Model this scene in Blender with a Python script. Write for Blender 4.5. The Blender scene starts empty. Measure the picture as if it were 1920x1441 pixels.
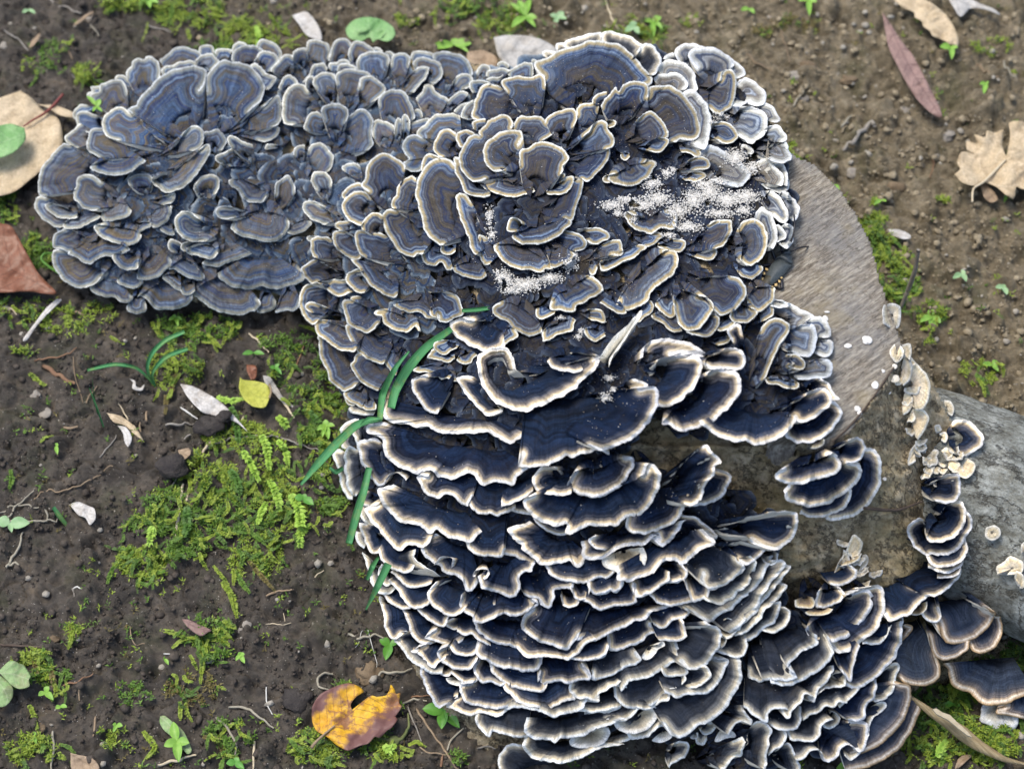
import bpy, math, random
import numpy as np

# ---------------------------------------------------------------- camera, sky, sun, exposure
scene = bpy.context.scene
COL = scene.collection
PITCH = math.radians(58)
CD = 1.15                       # metres from the camera to the aim point
TH = 0.28 / CD                  # tangent of half the horizontal field
FWD = np.array([0, math.cos(PITCH), -math.sin(PITCH)])
UP = np.array([0, math.sin(PITCH), math.cos(PITCH)])
RT = np.array([1.0, 0, 0])
AIM = np.array([0, 0, 0.05])
EYE = AIM - CD * FWD

cam_data = bpy.data.cameras.new("camera")
cam = bpy.data.objects.new("camera", cam_data)
COL.objects.link(cam)
cam.location = EYE.tolist()
cam.rotation_euler = (math.radians(90) - PITCH, 0, 0)
cam_data.sensor_width = 36
cam_data.lens = 18 / TH
cam_data.clip_start = 0.05
cam_data.clip_end = 60
cam_data.dof.use_dof = True
cam_data.dof.focus_distance = CD - 0.045
cam_data.dof.aperture_fstop = 9.0
scene.camera = cam

world = bpy.data.worlds.new("World")
scene.world = world
world.use_nodes = True
wn = world.node_tree
bg = wn.nodes["Background"]
sky = wn.nodes.new("ShaderNodeTexSky")
sky.sky_type = 'NISHITA'
sky.sun_disc = False
SUN_EL, SUN_AZ = math.radians(67), math.radians(-62)    # high, from the left and a little behind the log
sky.sun_elevation = SUN_EL
sky.sun_rotation = SUN_AZ
sky.air_density = 1.0
sky.dust_density = 3.0
wn.links.new(sky.outputs[0], bg.inputs[0])
bg.inputs[1].default_value = 0.142
sun_data = bpy.data.lights.new("sun", 'SUN')
sun = bpy.data.objects.new("sun", sun_data)
COL.objects.link(sun)
sun_data.energy = 1.5
sun_data.angle = math.radians(24)
sun_data.color = (1.0, 0.93, 0.82)
sun.rotation_euler = (math.radians(90) - SUN_EL, 0, -SUN_AZ + math.pi)
vs = scene.view_settings
vs.view_transform = 'Standard'
vs.look = 'None'
vs.exposure = 0.66
vs.gamma = 1
vs.use_curve_mapping = False

# ---------------------------------------------------------------- helpers
rng = np.random.default_rng(7)
random.seed(7)
MM = 0.001
PXM = 0.56 / 1920               # metres per photograph pixel at the aim distance

def P(px, py, z):
    """the point of height z that lies along the sight line through photograph pixel (px, py)"""
    px = np.asarray(px, float); py = np.asarray(py, float); z = np.asarray(z, float)
    a = (px - 960) / 960 * TH
    b = -(py - 720.5) / 960 * TH
    dx = a
    dy = FWD[1] + b * UP[1]
    dz = FWD[2] + b * UP[2]
    t = (z - EYE[2]) / dz
    return np.stack([EYE[0] + dx * t, EYE[1] + dy * t, z + 0 * t], -1)

def to_px(V):
    d = np.asarray(V) - EYE
    f = d @ FWD
    return 960 + (d @ RT) / f / TH * 960, 720.5 - (d @ UP) / f / TH * 960

def _h(ix, iy, iz, seed):
    n = (ix * 374761393 + iy * 668265263 + iz * 2147483647 + seed * 1274126177) & 0xFFFFFFFF
    n = ((n ^ (n >> 13)) * 1274126177) & 0xFFFFFFFF
    n = n ^ (n >> 16)
    return (n & 0xFFFFFF) / float(0xFFFFFF)

def vn(x, y, seed=0):
    """smooth value noise, 0..1"""
    x = np.asarray(x, float); y = np.asarray(y, float) + 0 * x
    ix = np.floor(x).astype(np.int64); iy = np.floor(y).astype(np.int64)
    fx = x - ix; fy = y - iy
    fx = fx * fx * (3 - 2 * fx); fy = fy * fy * (3 - 2 * fy)
    a = _h(ix, iy, 0, seed); b = _h(ix + 1, iy, 0, seed)
    c = _h(ix, iy + 1, 0, seed); d = _h(ix + 1, iy + 1, 0, seed)
    return (a * (1 - fx) + b * fx) * (1 - fy) + (c * (1 - fx) + d * fx) * fy

def fbm(x, y, seed=0, oct=4):
    s = 0; a = 1; t = 0
    for i in range(oct):
        s = s + a * vn(np.asarray(x) * 2 ** i, np.asarray(y) * 2 ** i, seed + i * 17); t += a; a *= 0.5
    return s / t

def sstep(x, a, b):
    t = np.clip((np.asarray(x, float) - a) / (b - a), 0, 1)
    return t * t * (3 - 2 * t)

def fastmesh(name, V, F, mats=None, parent=None, smooth=True, uv=None, midx=None):
    """V (n,3), F (m,k) one face size; uv per vertex"""
    V = np.asarray(V, np.float32); F = np.asarray(F, np.int32)
    me = bpy.data.meshes.new(name)
    k = F.shape[1]; m = F.shape[0]
    me.vertices.add(len(V)); me.vertices.foreach_set('co', V.ravel())
    me.loops.add(m * k); me.loops.foreach_set('vertex_index', F.ravel())
    me.polygons.add(m)
    me.polygons.foreach_set('loop_start', np.arange(0, m * k, k, dtype=np.int32))
    me.polygons.foreach_set('loop_total', np.full(m, k, np.int32))
    if smooth:
        me.polygons.foreach_set('use_smooth', np.ones(m, bool))
    for mt in (mats if isinstance(mats, (list, tuple)) else [mats]):
        if mt: me.materials.append(mt)
    if midx is not None:
        me.polygons.foreach_set('material_index', np.asarray(midx, np.int32))
    me.update(calc_edges=True)
    if uv is not None:
        l = me.uv_layers.new(name='UVMap')
        l.data.foreach_set('uv', np.asarray(uv, np.float32)[F.ravel()].ravel())
    o = bpy.data.objects.new(name, me)
    COL.objects.link(o)
    if parent: o.parent = parent
    return o

def tag(o, label=None, cat=None, group=None, kind=None):
    if label: o['label'] = label
    if cat: o['category'] = cat
    if group: o['group'] = group
    if kind: o['kind'] = kind
    return o

def empty(name, loc, label=None, cat=None, group=None):
    o = bpy.data.objects.new(name, None)
    COL.objects.link(o)
    o.location = [float(v) for v in loc]
    o.empty_display_size = 0.01
    return tag(o, label, cat, group)

def attach(child, parent):
    """parent a child whose mesh is in world coordinates"""
    child.parent = parent
    child.matrix_parent_inverse = parent.matrix_basis.inverted()
    return child

def catmull(pts, step):
    pts = np.asarray(pts, float)
    if len(pts) < 3:
        seg = np.linalg.norm(pts[-1] - pts[0]); n = max(2, int(seg / step) + 1)
        return pts[0] + (pts[-1] - pts[0]) * np.linspace(0, 1, n)[:, None]
    q = np.vstack([2 * pts[0] - pts[1], pts, 2 * pts[-1] - pts[-2]])
    out = []
    for i in range(1, len(q) - 2):
        p0, p1, p2, p3 = q[i - 1], q[i], q[i + 1], q[i + 2]
        n = max(1, int(math.ceil(np.linalg.norm(p2 - p1) / step)))
        t = (np.arange(n) / n)[:, None]
        c = 0.5 * (2 * p1 + (p2 - p0) * t + (2 * p0 - 5 * p1 + 4 * p2 - p3) * t ** 2 + (-p0 + 3 * p1 - 3 * p2 + p3) * t ** 3)
        lin = p1 + (p2 - p1) * t
        out.append(0.8 * c + 0.2 * lin)
    out.append(pts[-1:])
    return np.vstack(out)

def arclen(p):
    return np.concatenate([[0], np.cumsum(np.linalg.norm(np.diff(p, axis=0), axis=1))])

def resample(p, n):
    p = np.asarray(p, float)
    if len(p) == 1: return np.repeat(p, n, 0)
    s = arclen(p); t = np.linspace(0, s[-1], n)
    return np.stack([np.interp(t, s, p[:, k]) for k in range(p.shape[1])], -1)

def gridfaces(n, m, wrap=False):
    """n rows x m columns of vertices, row-major"""
    i, j = np.meshgrid(np.arange(n - 1), np.arange(m if wrap else m - 1), indexing='ij')
    i = i.ravel(); j = j.ravel(); j2 = (j + 1) % m
    return np.stack([i * m + j, (i + 1) * m + j, (i + 1) * m + j2, i * m + j2], -1)

def tube_data(pts, rad, seg=7):
    pts = np.asarray(pts, float); n = len(pts)
    rad = np.broadcast_to(np.asarray(rad, float), (n,)) if np.ndim(rad) == 0 else resample(np.asarray(rad, float)[:, None], n)[:, 0]
    T = np.gradient(pts, axis=0); T /= np.linalg.norm(T, axis=1)[:, None] + 1e-12
    ref = np.array([0.13, 0.21, 0.97])
    A = np.cross(T, ref); A /= np.linalg.norm(A, axis=1)[:, None] + 1e-12
    B = np.cross(T, A)
    a = np.arange(seg) / seg * 2 * math.pi
    V = pts[:, None] + rad[:, None, None] * (A[:, None] * np.cos(a)[None, :, None] + B[:, None] * np.sin(a)[None, :, None])
    V = V.reshape(-1, 3)
    F = gridfaces(n, seg, True)
    # end caps
    V = np.vstack([V, pts[:1], pts[-1:]])
    c0, c1 = len(V) - 2, len(V) - 1
    j = np.arange(seg); j2 = (j + 1) % seg
    F = np.vstack([F, np.stack([j2, j, np.full(seg, c0), np.full(seg, c0)], -1), np.stack([(n - 1) * seg + j, (n - 1) * seg + j2, np.full(seg, c1), np.full(seg, c1)], -1)])
    return V, F

class MB:
    """collects quads (triangles as degenerate-free tris) for one mesh object"""
    def __init__(s): s.V = []; s.F = []; s.n = 0; s.M = []
    def add(s, V, F, mi=0):
        V = np.asarray(V, float)
        for f in np.asarray(F):
            f = [int(x) + s.n for x in f]
            if len(f) == 4 and f[2] == f[3]: f = f[:3]
            s.F.append(f); s.M.append(mi)
        s.V.append(V); s.n += len(V)
    def build(s, name, mats, parent=None, smooth=True):
        me = bpy.data.meshes.new(name)
        me.from_pydata(np.vstack(s.V).tolist(), [], s.F)
        for mt in (mats if isinstance(mats, (list, tuple)) else [mats]): me.materials.append(mt)
        me.polygons.foreach_set('material_index', np.asarray(s.M, np.int32))
        if smooth: me.polygons.foreach_set('use_smooth', np.ones(len(me.polygons), bool))
        me.update()
        o = bpy.data.objects.new(name, me); COL.objects.link(o)
        if parent: attach(o, parent)
        return o

def tube(name, pts, rad, mat, parent=None, seg=7):
    V, F = tube_data(pts, rad, seg)
    b = MB(); b.add(V, F)
    return b.build(name, mat, parent)

# ---------------------------------------------------------------- materials
class NT:
    def __init__(s, name):
        s.m = bpy.data.materials.new(name); s.m.use_nodes = True
        s.t = s.m.node_tree; s.p = s.t.nodes['Principled BSDF']
    def n(s, typ, **kw):
        x = s.t.nodes.new(typ)
        for k, v in kw.items():
            if k.startswith('i_'):
                key = k[2:]
                x.inputs[int(key) if key.isdigit() else key].default_value = v
            else: setattr(x, k, v)
        return x
    def l(s, a, b): s.t.links.new(a, b)
    def math(s, op, a, b=None, c=None):
        x = s.n('ShaderNodeMath', operation=op)
        for i, v in enumerate((a, b, c)):
            if v is None: continue
            if isinstance(v, (int, float)): x.inputs[i].default_value = v
            else: s.l(v, x.inputs[i])
        return x.outputs[0]
    def mix(s, fac, a, b, mode='MIX'):
        x = s.n('ShaderNodeMix', data_type='RGBA', blend_type=mode)
        for i, v in ((0, fac), (6, a), (7, b)):
            if isinstance(v, (int, float)): x.inputs[i].default_value = v
            elif isinstance(v, tuple): x.inputs[i].default_value = (v + (1,))[:4]
            else: s.l(v, x.inputs[i])
        return x.outputs[2]
    def noise(s, vec, scale, detail=3, rough=0.55):
        x = s.n('ShaderNodeTexNoise'); x.inputs['Scale'].default_value = scale
        x.inputs['Detail'].default_value = detail; x.inputs['Roughness'].default_value = rough
        if vec is not None: s.l(vec, x.inputs['Vector'])
        return x.outputs[0]
    def ramp(s, fac, stops, interp='LINEAR'):
        x = s.n('ShaderNodeValToRGB'); cr = x.color_ramp; cr.interpolation = interp
        while len(cr.elements) < len(stops): cr.elements.new(0.5)
        for e, (p, c) in zip(cr.elements, sorted(stops, key=lambda q: q[0])):
            e.position = min(1, max(0, p))
            e.color = (c, c, c, 1) if isinstance(c, (int, float)) else tuple(c) + (1,)
        s.l(fac, x.inputs[0]); return x.outputs[0]
    def comb(s, x, y, z):
        c = s.n('ShaderNodeCombineXYZ')
        for i, v in enumerate((x, y, z)):
            if isinstance(v, (int, float)): c.inputs[i].default_value = v
            else: s.l(v, c.inputs[i])
        return c.outputs[0]
    def bump(s, h, strength, dist):
        b = s.n('ShaderNodeBump'); b.inputs['Strength'].default_value = strength
        b.inputs['Distance'].default_value = dist; s.l(h, b.inputs['Height'])
        s.l(b.outputs[0], s.p.inputs['Normal'])
    def pos(s): return s.n('ShaderNodeNewGeometry').outputs['Position']

def cap_mat(name, stops, alt, altf=0.5, lines=0.5, dark=(0.02, 0.035, 0.09), dust=(0.1, 0.085, 0.06), dustf=0.5, vmax=30.0, sheen=0.0):
    """zoned bracket cap: UV.y is the distance from the growing edge in mm, UV.x runs along the edge in mm"""
    k = NT(name); p = k.p
    uv = k.n('ShaderNodeUVMap'); sp = k.n('ShaderNodeSeparateXYZ'); k.l(uv.outputs[0], sp.inputs[0])
    u, v = sp.outputs[0], sp.outputs[1]
    oi = k.n('ShaderNodeObjectInfo'); r = k.math('MULTIPLY', oi.outputs['Random'], 60.0)
    w1 = k.noise(k.comb(k.math('MULTIPLY', u, 0.05), k.math('MULTIPLY', v, 0.03), r), 1, 1)
    w2 = k.noise(k.comb(k.math('MULTIPLY', u, 0.33), k.math('MULTIPLY', v, 0.05), r), 1, 2)
    g = k.math('ADD', 0.72, k.math('MULTIPLY', w1, 0.56))
    v2 = k.math('ADD', k.math('MULTIPLY', v, g), k.math('MULTIPLY', k.math('SUBTRACT', w2, 0.5), k.math('MINIMUM', 1.5, k.math('MULTIPLY', v, 0.6))))
    base = k.ramp(k.math('DIVIDE', v2, vmax), [(a / vmax, c) for a, c in stops])
    inner = k.math('SMOOTH_MIN', 1.0, k.math('MAXIMUM', 0.0, k.math('MULTIPLY', k.math('SUBTRACT', v2, 2.2), 0.5)), 0.2)
    # broad zones
    bnd = k.noise(k.comb(k.math('MULTIPLY', u, 0.012), k.math('MULTIPLY', v2, 0.36), k.math('ADD', r, 9.0)), 1, 2, 0.6)
    bf = k.math('MULTIPLY', k.math('MULTIPLY', k.ramp(bnd, [(0.42, 0.0), (0.60, 1.0)]), altf), inner)
    c1 = k.mix(bf, base, alt)
    # fine growth lines
    ln = k.noise(k.comb(k.math('MULTIPLY', u, 0.02), k.math('MULTIPLY', v2, 0.85), k.math('ADD', r, 3.0)), 1, 2, 0.65)
    lf = k.math('MULTIPLY', k.math('MULTIPLY', k.ramp(ln, [(0.50, 0.0), (0.62, 1.0)]), lines), inner)
    c2 = k.mix(lf, c1, dark)
    # pale hairs between the dark lines
    ll = k.math('MULTIPLY', k.math('MULTIPLY', k.ramp(ln, [(0.30, 1.0), (0.44, 0.0)]), lines * 0.45), inner)
    c2 = k.mix(ll, c2, k.mix(1.0, c2, (2.1, 2.1, 2.0), 'MULTIPLY'))
    fib = k.noise(k.comb(k.math('MULTIPLY', u, 2.6), k.math('MULTIPLY', v, 0.35), r), 1, 2, 0.6)
    c3 = k.mix(1.0, c2, k.ramp(fib, [(0.25, 0.78), (0.75, 1.18)]), 'MULTIPLY')
    wr = k.noise(k.comb(k.math('MULTIPLY', u, 0.55), k.math('MULTIPLY', v, 0.05), r), 1, 3, 0.7)
    c3 = k.mix(1.0, c3, k.ramp(wr, [(0.36, 0.80), (0.60, 1.12)]), 'MULTIPLY')  # wrinkle shading painted into the colour as radial bands
    ps = k.pos()
    mot = k.noise(ps, 160, 4, 0.6)
    c4 = k.mix(1.0, c3, k.ramp(mot, [(0.28, 0.72), (0.72, 1.25)]), 'MULTIPLY')
    dn = k.noise(ps, 60, 5, 0.75)
    df = k.math('MULTIPLY', k.math('MULTIPLY', k.ramp(dn, [(0.50, 0.0), (0.68, 1.0)]), dustf), inner)
    c5 = k.mix(df, c4, dust)
    # every cap a little different, and an edge that is worn and stained in places
    rr = oi.outputs['Random']
    c5 = k.mix(k.math('MULTIPLY', k.math('MULTIPLY', k.math('FRACT', k.math('MULTIPLY', rr, 7.31)), 0.26), inner), c5, k.mix(1.0, alt, (1.25, 1.15, .95), 'MULTIPLY'))
    c5 = k.mix(1.0, c5, k.ramp(k.math('FRACT', k.math('MULTIPLY', rr, 13.7)), [(0, (.74, .77, .82)), (1, (1.22, 1.18, 1.10))]), 'MULTIPLY')
    st = k.math('MULTIPLY', k.ramp(k.noise(ps, 95, 5, 0.75), [(0.50, 0.0), (0.66, 1.0)]), 0.42)
    c5 = k.mix(st, c5, k.mix(1.0, c5, (.55, .50, .42), 'MULTIPLY'))
    hair = k.noise(ps, 1500, 2, 0.7)
    c5 = k.mix(1.0, c5, k.ramp(hair, [(0.3, .80), (0.7, 1.18)]), 'MULTIPLY')
    k.l(c5, p.inputs['Base Color'])
    p.inputs['Roughness'].default_value = 0.82
    p.inputs['Specular IOR Level'].default_value = 0.05 if name.startswith(('navy', 'grey', 'dark', 'older')) else 0.10
    p.inputs['Sheen Weight'].default_value = sheen
    p.inputs['Sheen Roughness'].default_value = 0.5
    hgt = k.math('ADD', k.math('ADD', k.math('MULTIPLY', wr, 1.6), k.math('ADD', k.math('MULTIPLY', ln, 1.2), k.math('MULTIPLY', fib, 0.5)), k.math('MULTIPLY', k.noise(ps, 900, 3, 0.6), 0.5)))
    k.bump(hgt, 0.6, 0.0004)
    return k.m

def plain_mat(name, c1, c2, scale=80, rough=0.8, bump=0.3, bscale=300, bdist=0.0006, spec=0.3, c3=None, stretch=None, trans=0):
    k = NT(name)
    ps = k.pos()
    if stretch:
        mp = k.n('ShaderNodeMapping'); mp.inputs['Scale'].default_value = stretch; k.l(ps, mp.inputs[0])
        if len(stretch) == 3: ps = mp.outputs[0]
    nz = k.noise(ps, scale, 4, 0.6)
    st = [(0.3, c1), (0.7, c2)]
    if c3: st.append((0.85, c3))
    k.l(k.ramp(nz, st), k.p.inputs['Base Color'])
    k.p.inputs['Roughness'].default_value = rough
    k.p.inputs['Specular IOR Level'].default_value = spec
    if trans:
        k.p.inputs['Transmission Weight'].default_value = 0
        k.p.inputs['Subsurface Weight'].default_value = trans
        k.p.inputs['Subsurface Radius'].default_value = (0.002, 0.003, 0.001)
        k.p.inputs['Subsurface Scale'].default_value = 0.5
    k.bump(k.noise(ps, bscale, 4, 0.65), bump, bdist)
    return k.m

NAVY = (0.010, 0.014, 0.034)
CAPM = {
 'a': cap_mat('sky_tinted_blue_cap', [(0, (.84, .87, .85)), (.45, (.66, .69, .66)), (.9, (.36, .37, .33)), (1.7, (.29, .29, .245)), (2.5, (.20, .24, .27)), (3.2, (.125, .185, .28)), (3.9, (.030, .062, .14)), (4.8, (.18, .25, .36)), (7, (.095, .13, .18)), (12, (.075, .12, .20)), (22, (.052, .095, .18))],  # blue bands; sky reflection is also put into the light blue tone
      (.115, .092, .052), 0.85, 0.85, (.025, .055, .16), (.17, .135, .085), 0.6),
 'b': cap_mat('blue_cap_with_cream_edge', [(0, (.88, .90, .87)), (.6, (.74, .75, .69)), (1.25, (.42, .36, .22)), (2.3, (.32, .27, .17)), (3.2, (.20, .27, .37)), (4.0, (.035, .07, .17)), (4.9, (.19, .26, .37)), (6.5, (.05, .075, .13)), (12, (.042, .06, .105)), (22, (.026, .036, .062))],
      (.075, .062, .040), 0.75, 0.85, (.010, .026, .085), (.10, .08, .05), 0.55),
 'w': cap_mat('navy_cap_with_white_edge', [(0, (.93, .93, .92)), (1.5, (.88, .87, .84)), (2.1, (.70, .60, .42)), (3.0, (.52, .44, .32)), (3.8, (.30, .27, .25)), (5.0, (.10, .105, .125)), (6.8, (.014, .018, .034)), (10, (.012, .021, .050)), (15, (.005, .008, .018)), (24, (.007, .008, .012))],
      (.013, .028, .070), 0.55, 0.6, (.002, .004, .010), (.03, .024, .018), 0.35),
 'g': cap_mat('grey_cap_with_pale_edge', [(0, (.88, .91, .91)), (1.4, (.80, .82, .79)), (2.2, (.64, .58, .44)), (3.6, (.44, .41, .34)), (5.0, (.17, .175, .18)), (6.8, (.024, .030, .042)), (12, (.012, .019, .035)), (24, (.010, .012, .018))],
      (.05, .06, .085), 0.4, 0.45, (.006, .010, .02), (.06, .048, .03), 0.4),
 'p': cap_mat('pale_blue_grey_cap', [(0, (.90, .93, .93)), (.9, (.80, .83, .84)), (2.0, (.56, .58, .56)), (3.2, (.42, .43, .40)), (4.2, (.26, .31, .37)), (5.2, (.06, .09, .16)), (6.2, (.30, .36, .45)), (8, (.13, .165, .22)), (12, (.075, .095, .14)), (22, (.03, .04, .06))],
      (.22, .19, .13), 0.6, 0.75, (.03, .05, .11), (.12, .1, .07), 0.4),
 't': cap_mat('dark_cap_with_tan_edge', [(0, (.34, .22, .115)), (.9, (.58, .43, .27)), (2.1, (.80, .72, .61)), (3.3, (.46, .35, .24)), (4.8, (.21, .18, .165)), (7.0, (.055, .062, .085)), (10, (.026, .038, .068)), (24, (.013, .018, .032))],
      (.06, .082, .13), 0.5, 0.55, (.010, .018, .04), (.06, .06, .052), 0.35),
 'f': cap_mat('older_blue_cap', [(0, (.34, .39, .43)), (1.0, (.19, .235, .29)), (2.5, (.075, .115, .175)), (7, (.05, .08, .135)), (22, (.035, .062, .115))],  # filler caps under the others: darker tone, dim rims
      (.08, .066, .04), 0.85, 0.85, (.015, .032, .085), (.12, .095, .06), 0.6),
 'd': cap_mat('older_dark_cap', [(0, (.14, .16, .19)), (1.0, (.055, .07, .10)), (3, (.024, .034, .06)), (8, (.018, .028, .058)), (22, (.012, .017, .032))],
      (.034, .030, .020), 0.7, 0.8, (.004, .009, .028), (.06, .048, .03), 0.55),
 'c': cap_mat('cream_crust', [(0, (.88, .86, .78)), (1.2, (.84, .78, .64)), (2.6, (.74, .62, .40)), (4.5, (.74, .69, .58)), (9, (.58, .50, .40)), (20, (.4, .33, .26))],
      (.68, .56, .36), 0.4, 0.12, (.40, .30, .17), (.55, .40, .18), 0.3),
 'u': cap_mat('pale_cap', [(0, (.88, .89, .87)), (3, (.80, .80, .75)), (6, (.66, .62, .50)), (10, (.40, .35, .26)), (20, (.18, .15, .12))],
      (.66, .62, .52), 0.3, 0.15, (.40, .37, .33), (.35, .30, .22), 0.3),
 'r': cap_mat('small_cream_cap', [(0, (.90, .88, .82)), (1.1, (.80, .72, .52)), (2.3, (.62, .48, .27)), (3.8, (.28, .22, .18)), (6.5, (.06, .06, .07)), (20, (.04, .04, .05))],
      (.45, .38, .26), 0.3, 0.2, (.15, .12, .1), (.3, .2, .1), 0.25),
}
M_PORE = plain_mat('pore_underside', (.62, .58, .48), (.72, .70, .62), 200, 0.9, 0.3, 2500, 0.0002)
# ---------------------------------------------------------------- the lie of the fungus mass over the log (heights in metres)
CTRL = """70 400 .015 150 210 .028 250 590 .008 400 595 .008 350 90 .035 600 75 .035 860 85 .04 300 250 .058 500 250 .052 300 400 .042
500 450 .036 700 200 .046 650 340 .05 560 540 .02 120 500 .012 900 200 .075 1100 90 .10 1300 90 .10 1460 240 .115 1000 300 .118
1200 350 .125 1400 400 .145 760 400 .088 600 580 .022 600 720 .012 750 600 .065 900 550 .115 1100 560 .145 1300 560 .152 1500 600 .156 1570 700 .158
1530 820 .156 1300 840 .152 1000 760 .132 850 750 .095 640 860 .012 680 1000 .008 780 900 .066 1000 900 .115 1200 920 .132 1400 930 .132
710 1150 .006 900 1100 .062 1100 1100 .08 1300 1100 .085 1480 1060 .092 780 1290 .004 1000 1300 .030 1200 1300 .038 1380 1300 .042
1500 1180 .066 950 1440 .0 1200 1450 .004 1500 1440 .016 1600 1300 .040 1700 1440 .004 1700 1150 .055 1760 1000 .078 1620 1020 .085 1900 1250 .020
1850 900 .095 1900 750 .09 1620 880 .128 1700 800 .125 1700 640 .15 1490 320 .152 1650 500 .16 1800 1330 .006 1920 1420 -.005
1060 1000 .098 1250 1000 .105 860 1000 .078 1400 1180 .062 820 1200 .028""".split()
CTRL = np.array([float(v) for v in CTRL]).reshape(-1, 3)

def tps_fit(c, lam=0.15):
    X = c[:, :2] / 400.0; n = len(X)
    d2 = ((X[:, None] - X[None]) ** 2).sum(-1)
    K = 0.5 * d2 * np.log(d2 + 1e-12) + lam * 0.02 * np.eye(n)
    Pm = np.hstack([np.ones((n, 1)), X])
    A = np.zeros((n + 3, n + 3)); A[:n, :n] = K; A[:n, n:] = Pm; A[n:, :n] = Pm.T
    return X, np.linalg.solve(A, np.concatenate([c[:, 2], np.zeros(3)]))
_TX, _TW = tps_fit(CTRL)
GX = np.arange(-120, 2121, 8.0); GY = np.arange(-60, 1600, 8.0)
_gx, _gy = np.meshgrid(GX, GY)
def tps_eval(x, y):
    q = np.stack([x.ravel(), y.ravel()], -1) / 400.0
    d2 = ((q[:, None] - _TX[None]) ** 2).sum(-1)
    n = len(_TX)
    return ((0.5 * d2 * np.log(d2 + 1e-12)) @ _TW[:n] + _TW[n] + q @ _TW[n + 1:]).reshape(x.shape)
SG = np.clip(tps_eval(_gx, _gy), -0.01, 0.17)

def bil(grid, gx0, gy0, step, x, y):
    fx = np.clip((np.asarray(x, float) - gx0) / step, 0, grid.shape[1] - 1.001)
    fy = np.clip((np.asarray(y, float) - gy0) / step, 0, grid.shape[0] - 1.001)
    ix = fx.astype(int); iy = fy.astype(int); fx = fx - ix; fy = fy - iy
    return (grid[iy, ix] * (1 - fx) + grid[iy, ix + 1] * fx) * (1 - fy) + (grid[iy + 1, ix] * (1 - fx) + grid[iy + 1, ix + 1] * fx) * fy
def S(x, y): return bil(SG, GX[0], GY[0], 8.0, x, y)

def inpoly(poly, x, y):
    poly = np.asarray(poly, float); x = np.asarray(x, float); y = np.asarray(y, float)
    ins = np.zeros(x.shape, bool); j = len(poly) - 1
    for i in range(len(poly)):
        xi, yi = poly[i]; xj, yj = poly[j]
        c = ((yi > y) != (yj > y)) & (x < (xj - xi) * (y - yi) / (yj - yi + 1e-12) + xi)
        ins ^= c; j = i
    return ins
def polydist(poly, x, y, closed=True):
    poly = np.asarray(poly, float); d = np.full(np.shape(x), 1e9)
    n = len(poly)
    for i in range(n if closed else n - 1):
        a = poly[i]; b = poly[(i + 1) % n]; ab = b - a; L = (ab ** 2).sum() + 1e-9
        t = np.clip(((x - a[0]) * ab[0] + (y - a[1]) * ab[1]) / L, 0, 1)
        d = np.minimum(d, np.hypot(x - a[0] - t * ab[0], y - a[1] - t * ab[1]))
    return d
def pts2(s): return np.array([float(v) for v in s.split()]).reshape(-1, 2)

# ---------------------------------------------------------------- ground
_gy0 = P(960, 1560, 0)[1]; _gy1 = P(960, -120, 0)[1]
GSTEP = 0.0012
gxs = np.arange(-0.40, 0.40, GSTEP); gys = np.arange(_gy0, _gy1, GSTEP)
GXX, GYY = np.meshgrid(gxs, gys)
dry = sstep(GXX * 0.9 + GYY * 0.75, 0.02, 0.30)       # looser, lumpier ground towards the upper right
H = 0.010 * (fbm(GXX * 9, GYY * 9, 3, 3) - 0.5) + 0.006 * (fbm(GXX * 40, GYY * 40, 5, 3) - 0.5)
rid = 1 - np.abs(2 * fbm(GXX * 95, GYY * 95, 31, 4) - 1)
H += 0.0070 * (rid - 0.75) + 0.0062 * (fbm(GXX * 190, GYY * 190, 9, 4) - 0.5) + 0.0022 * (fbm(GXX * 420, GYY * 420, 19, 2) - 0.5)
# cracks
crk = np.abs(fbm(GXX * 22 + 3, GYY * 22, 61, 4) - 0.5)
H -= 0.0028 * (1 - sstep(crk, 0, 0.018)) * (1 - dry)
def stamp(n, rmin, rmax, hfac, seed, bias=None):
    r_ = np.random.default_rng(seed)
    for _ in range(n):
        cx = r_.uniform(-0.38, 0.38); cy = r_.uniform(_gy0, _gy1)
        d_ = 1 / (1 + math.exp(-(cx * 0.9 + cy * 0.75 - 0.14) * 20))
        if bias is not None and r_.random() > bias[0] + (bias[1] - bias[0]) * d_: continue
        r = rmin * (rmax / rmin) ** (r_.random() ** 1.6)
        i0 = int((cy - r - gys[0]) / GSTEP); i1 = int((cy + r - gys[0]) / GSTEP) + 2
        j0 = int((cx - r - gxs[0]) / GSTEP); j1 = int((cx + r - gxs[0]) / GSTEP) + 2
        i0 = max(i0, 0); j0 = max(j0, 0)
        if i1 <= i0 or j1 <= j0: continue
        xx = GXX[i0:i1, j0:j1] - cx; yy = GYY[i0:i1, j0:j1] - cy
        if xx.size == 0: continue
        an = r_.uniform(0, 3.14); e = r_.uniform(0.6, 1.0)
        u = (xx * math.cos(an) + yy * math.sin(an)) / r; v = (-xx * math.sin(an) + yy * math.cos(an)) / (r * e)
        d = u * u + v * v + 0.35 * (vn(xx / r * 1.7 + cx * 99, yy / r * 1.7, 5) - 0.5)
        b = np.sqrt(np.clip(1 - d, 0, 1)) * r * hfac
        H[i0:i1, j0:j1] += b * 0.85
stamp(520, 0.004, 0.013, 0.75, 11, (0.35, 1.0))
stamp(6500, 0.0016, 0.0055, 0.95, 12, (0.40, 1.0))
edge = np.minimum.reduce([sstep(GXX, -0.40, -0.36), 1 - sstep(GXX, 0.36, 0.40), sstep(GYY, gys[0], gys[0] + 0.03), 1 - sstep(GYY, gys[-1] - 0.03, gys[-1])])
def G(x, y):
    return bil(H, gxs[0], gys[0], GSTEP, x, y)
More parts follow.
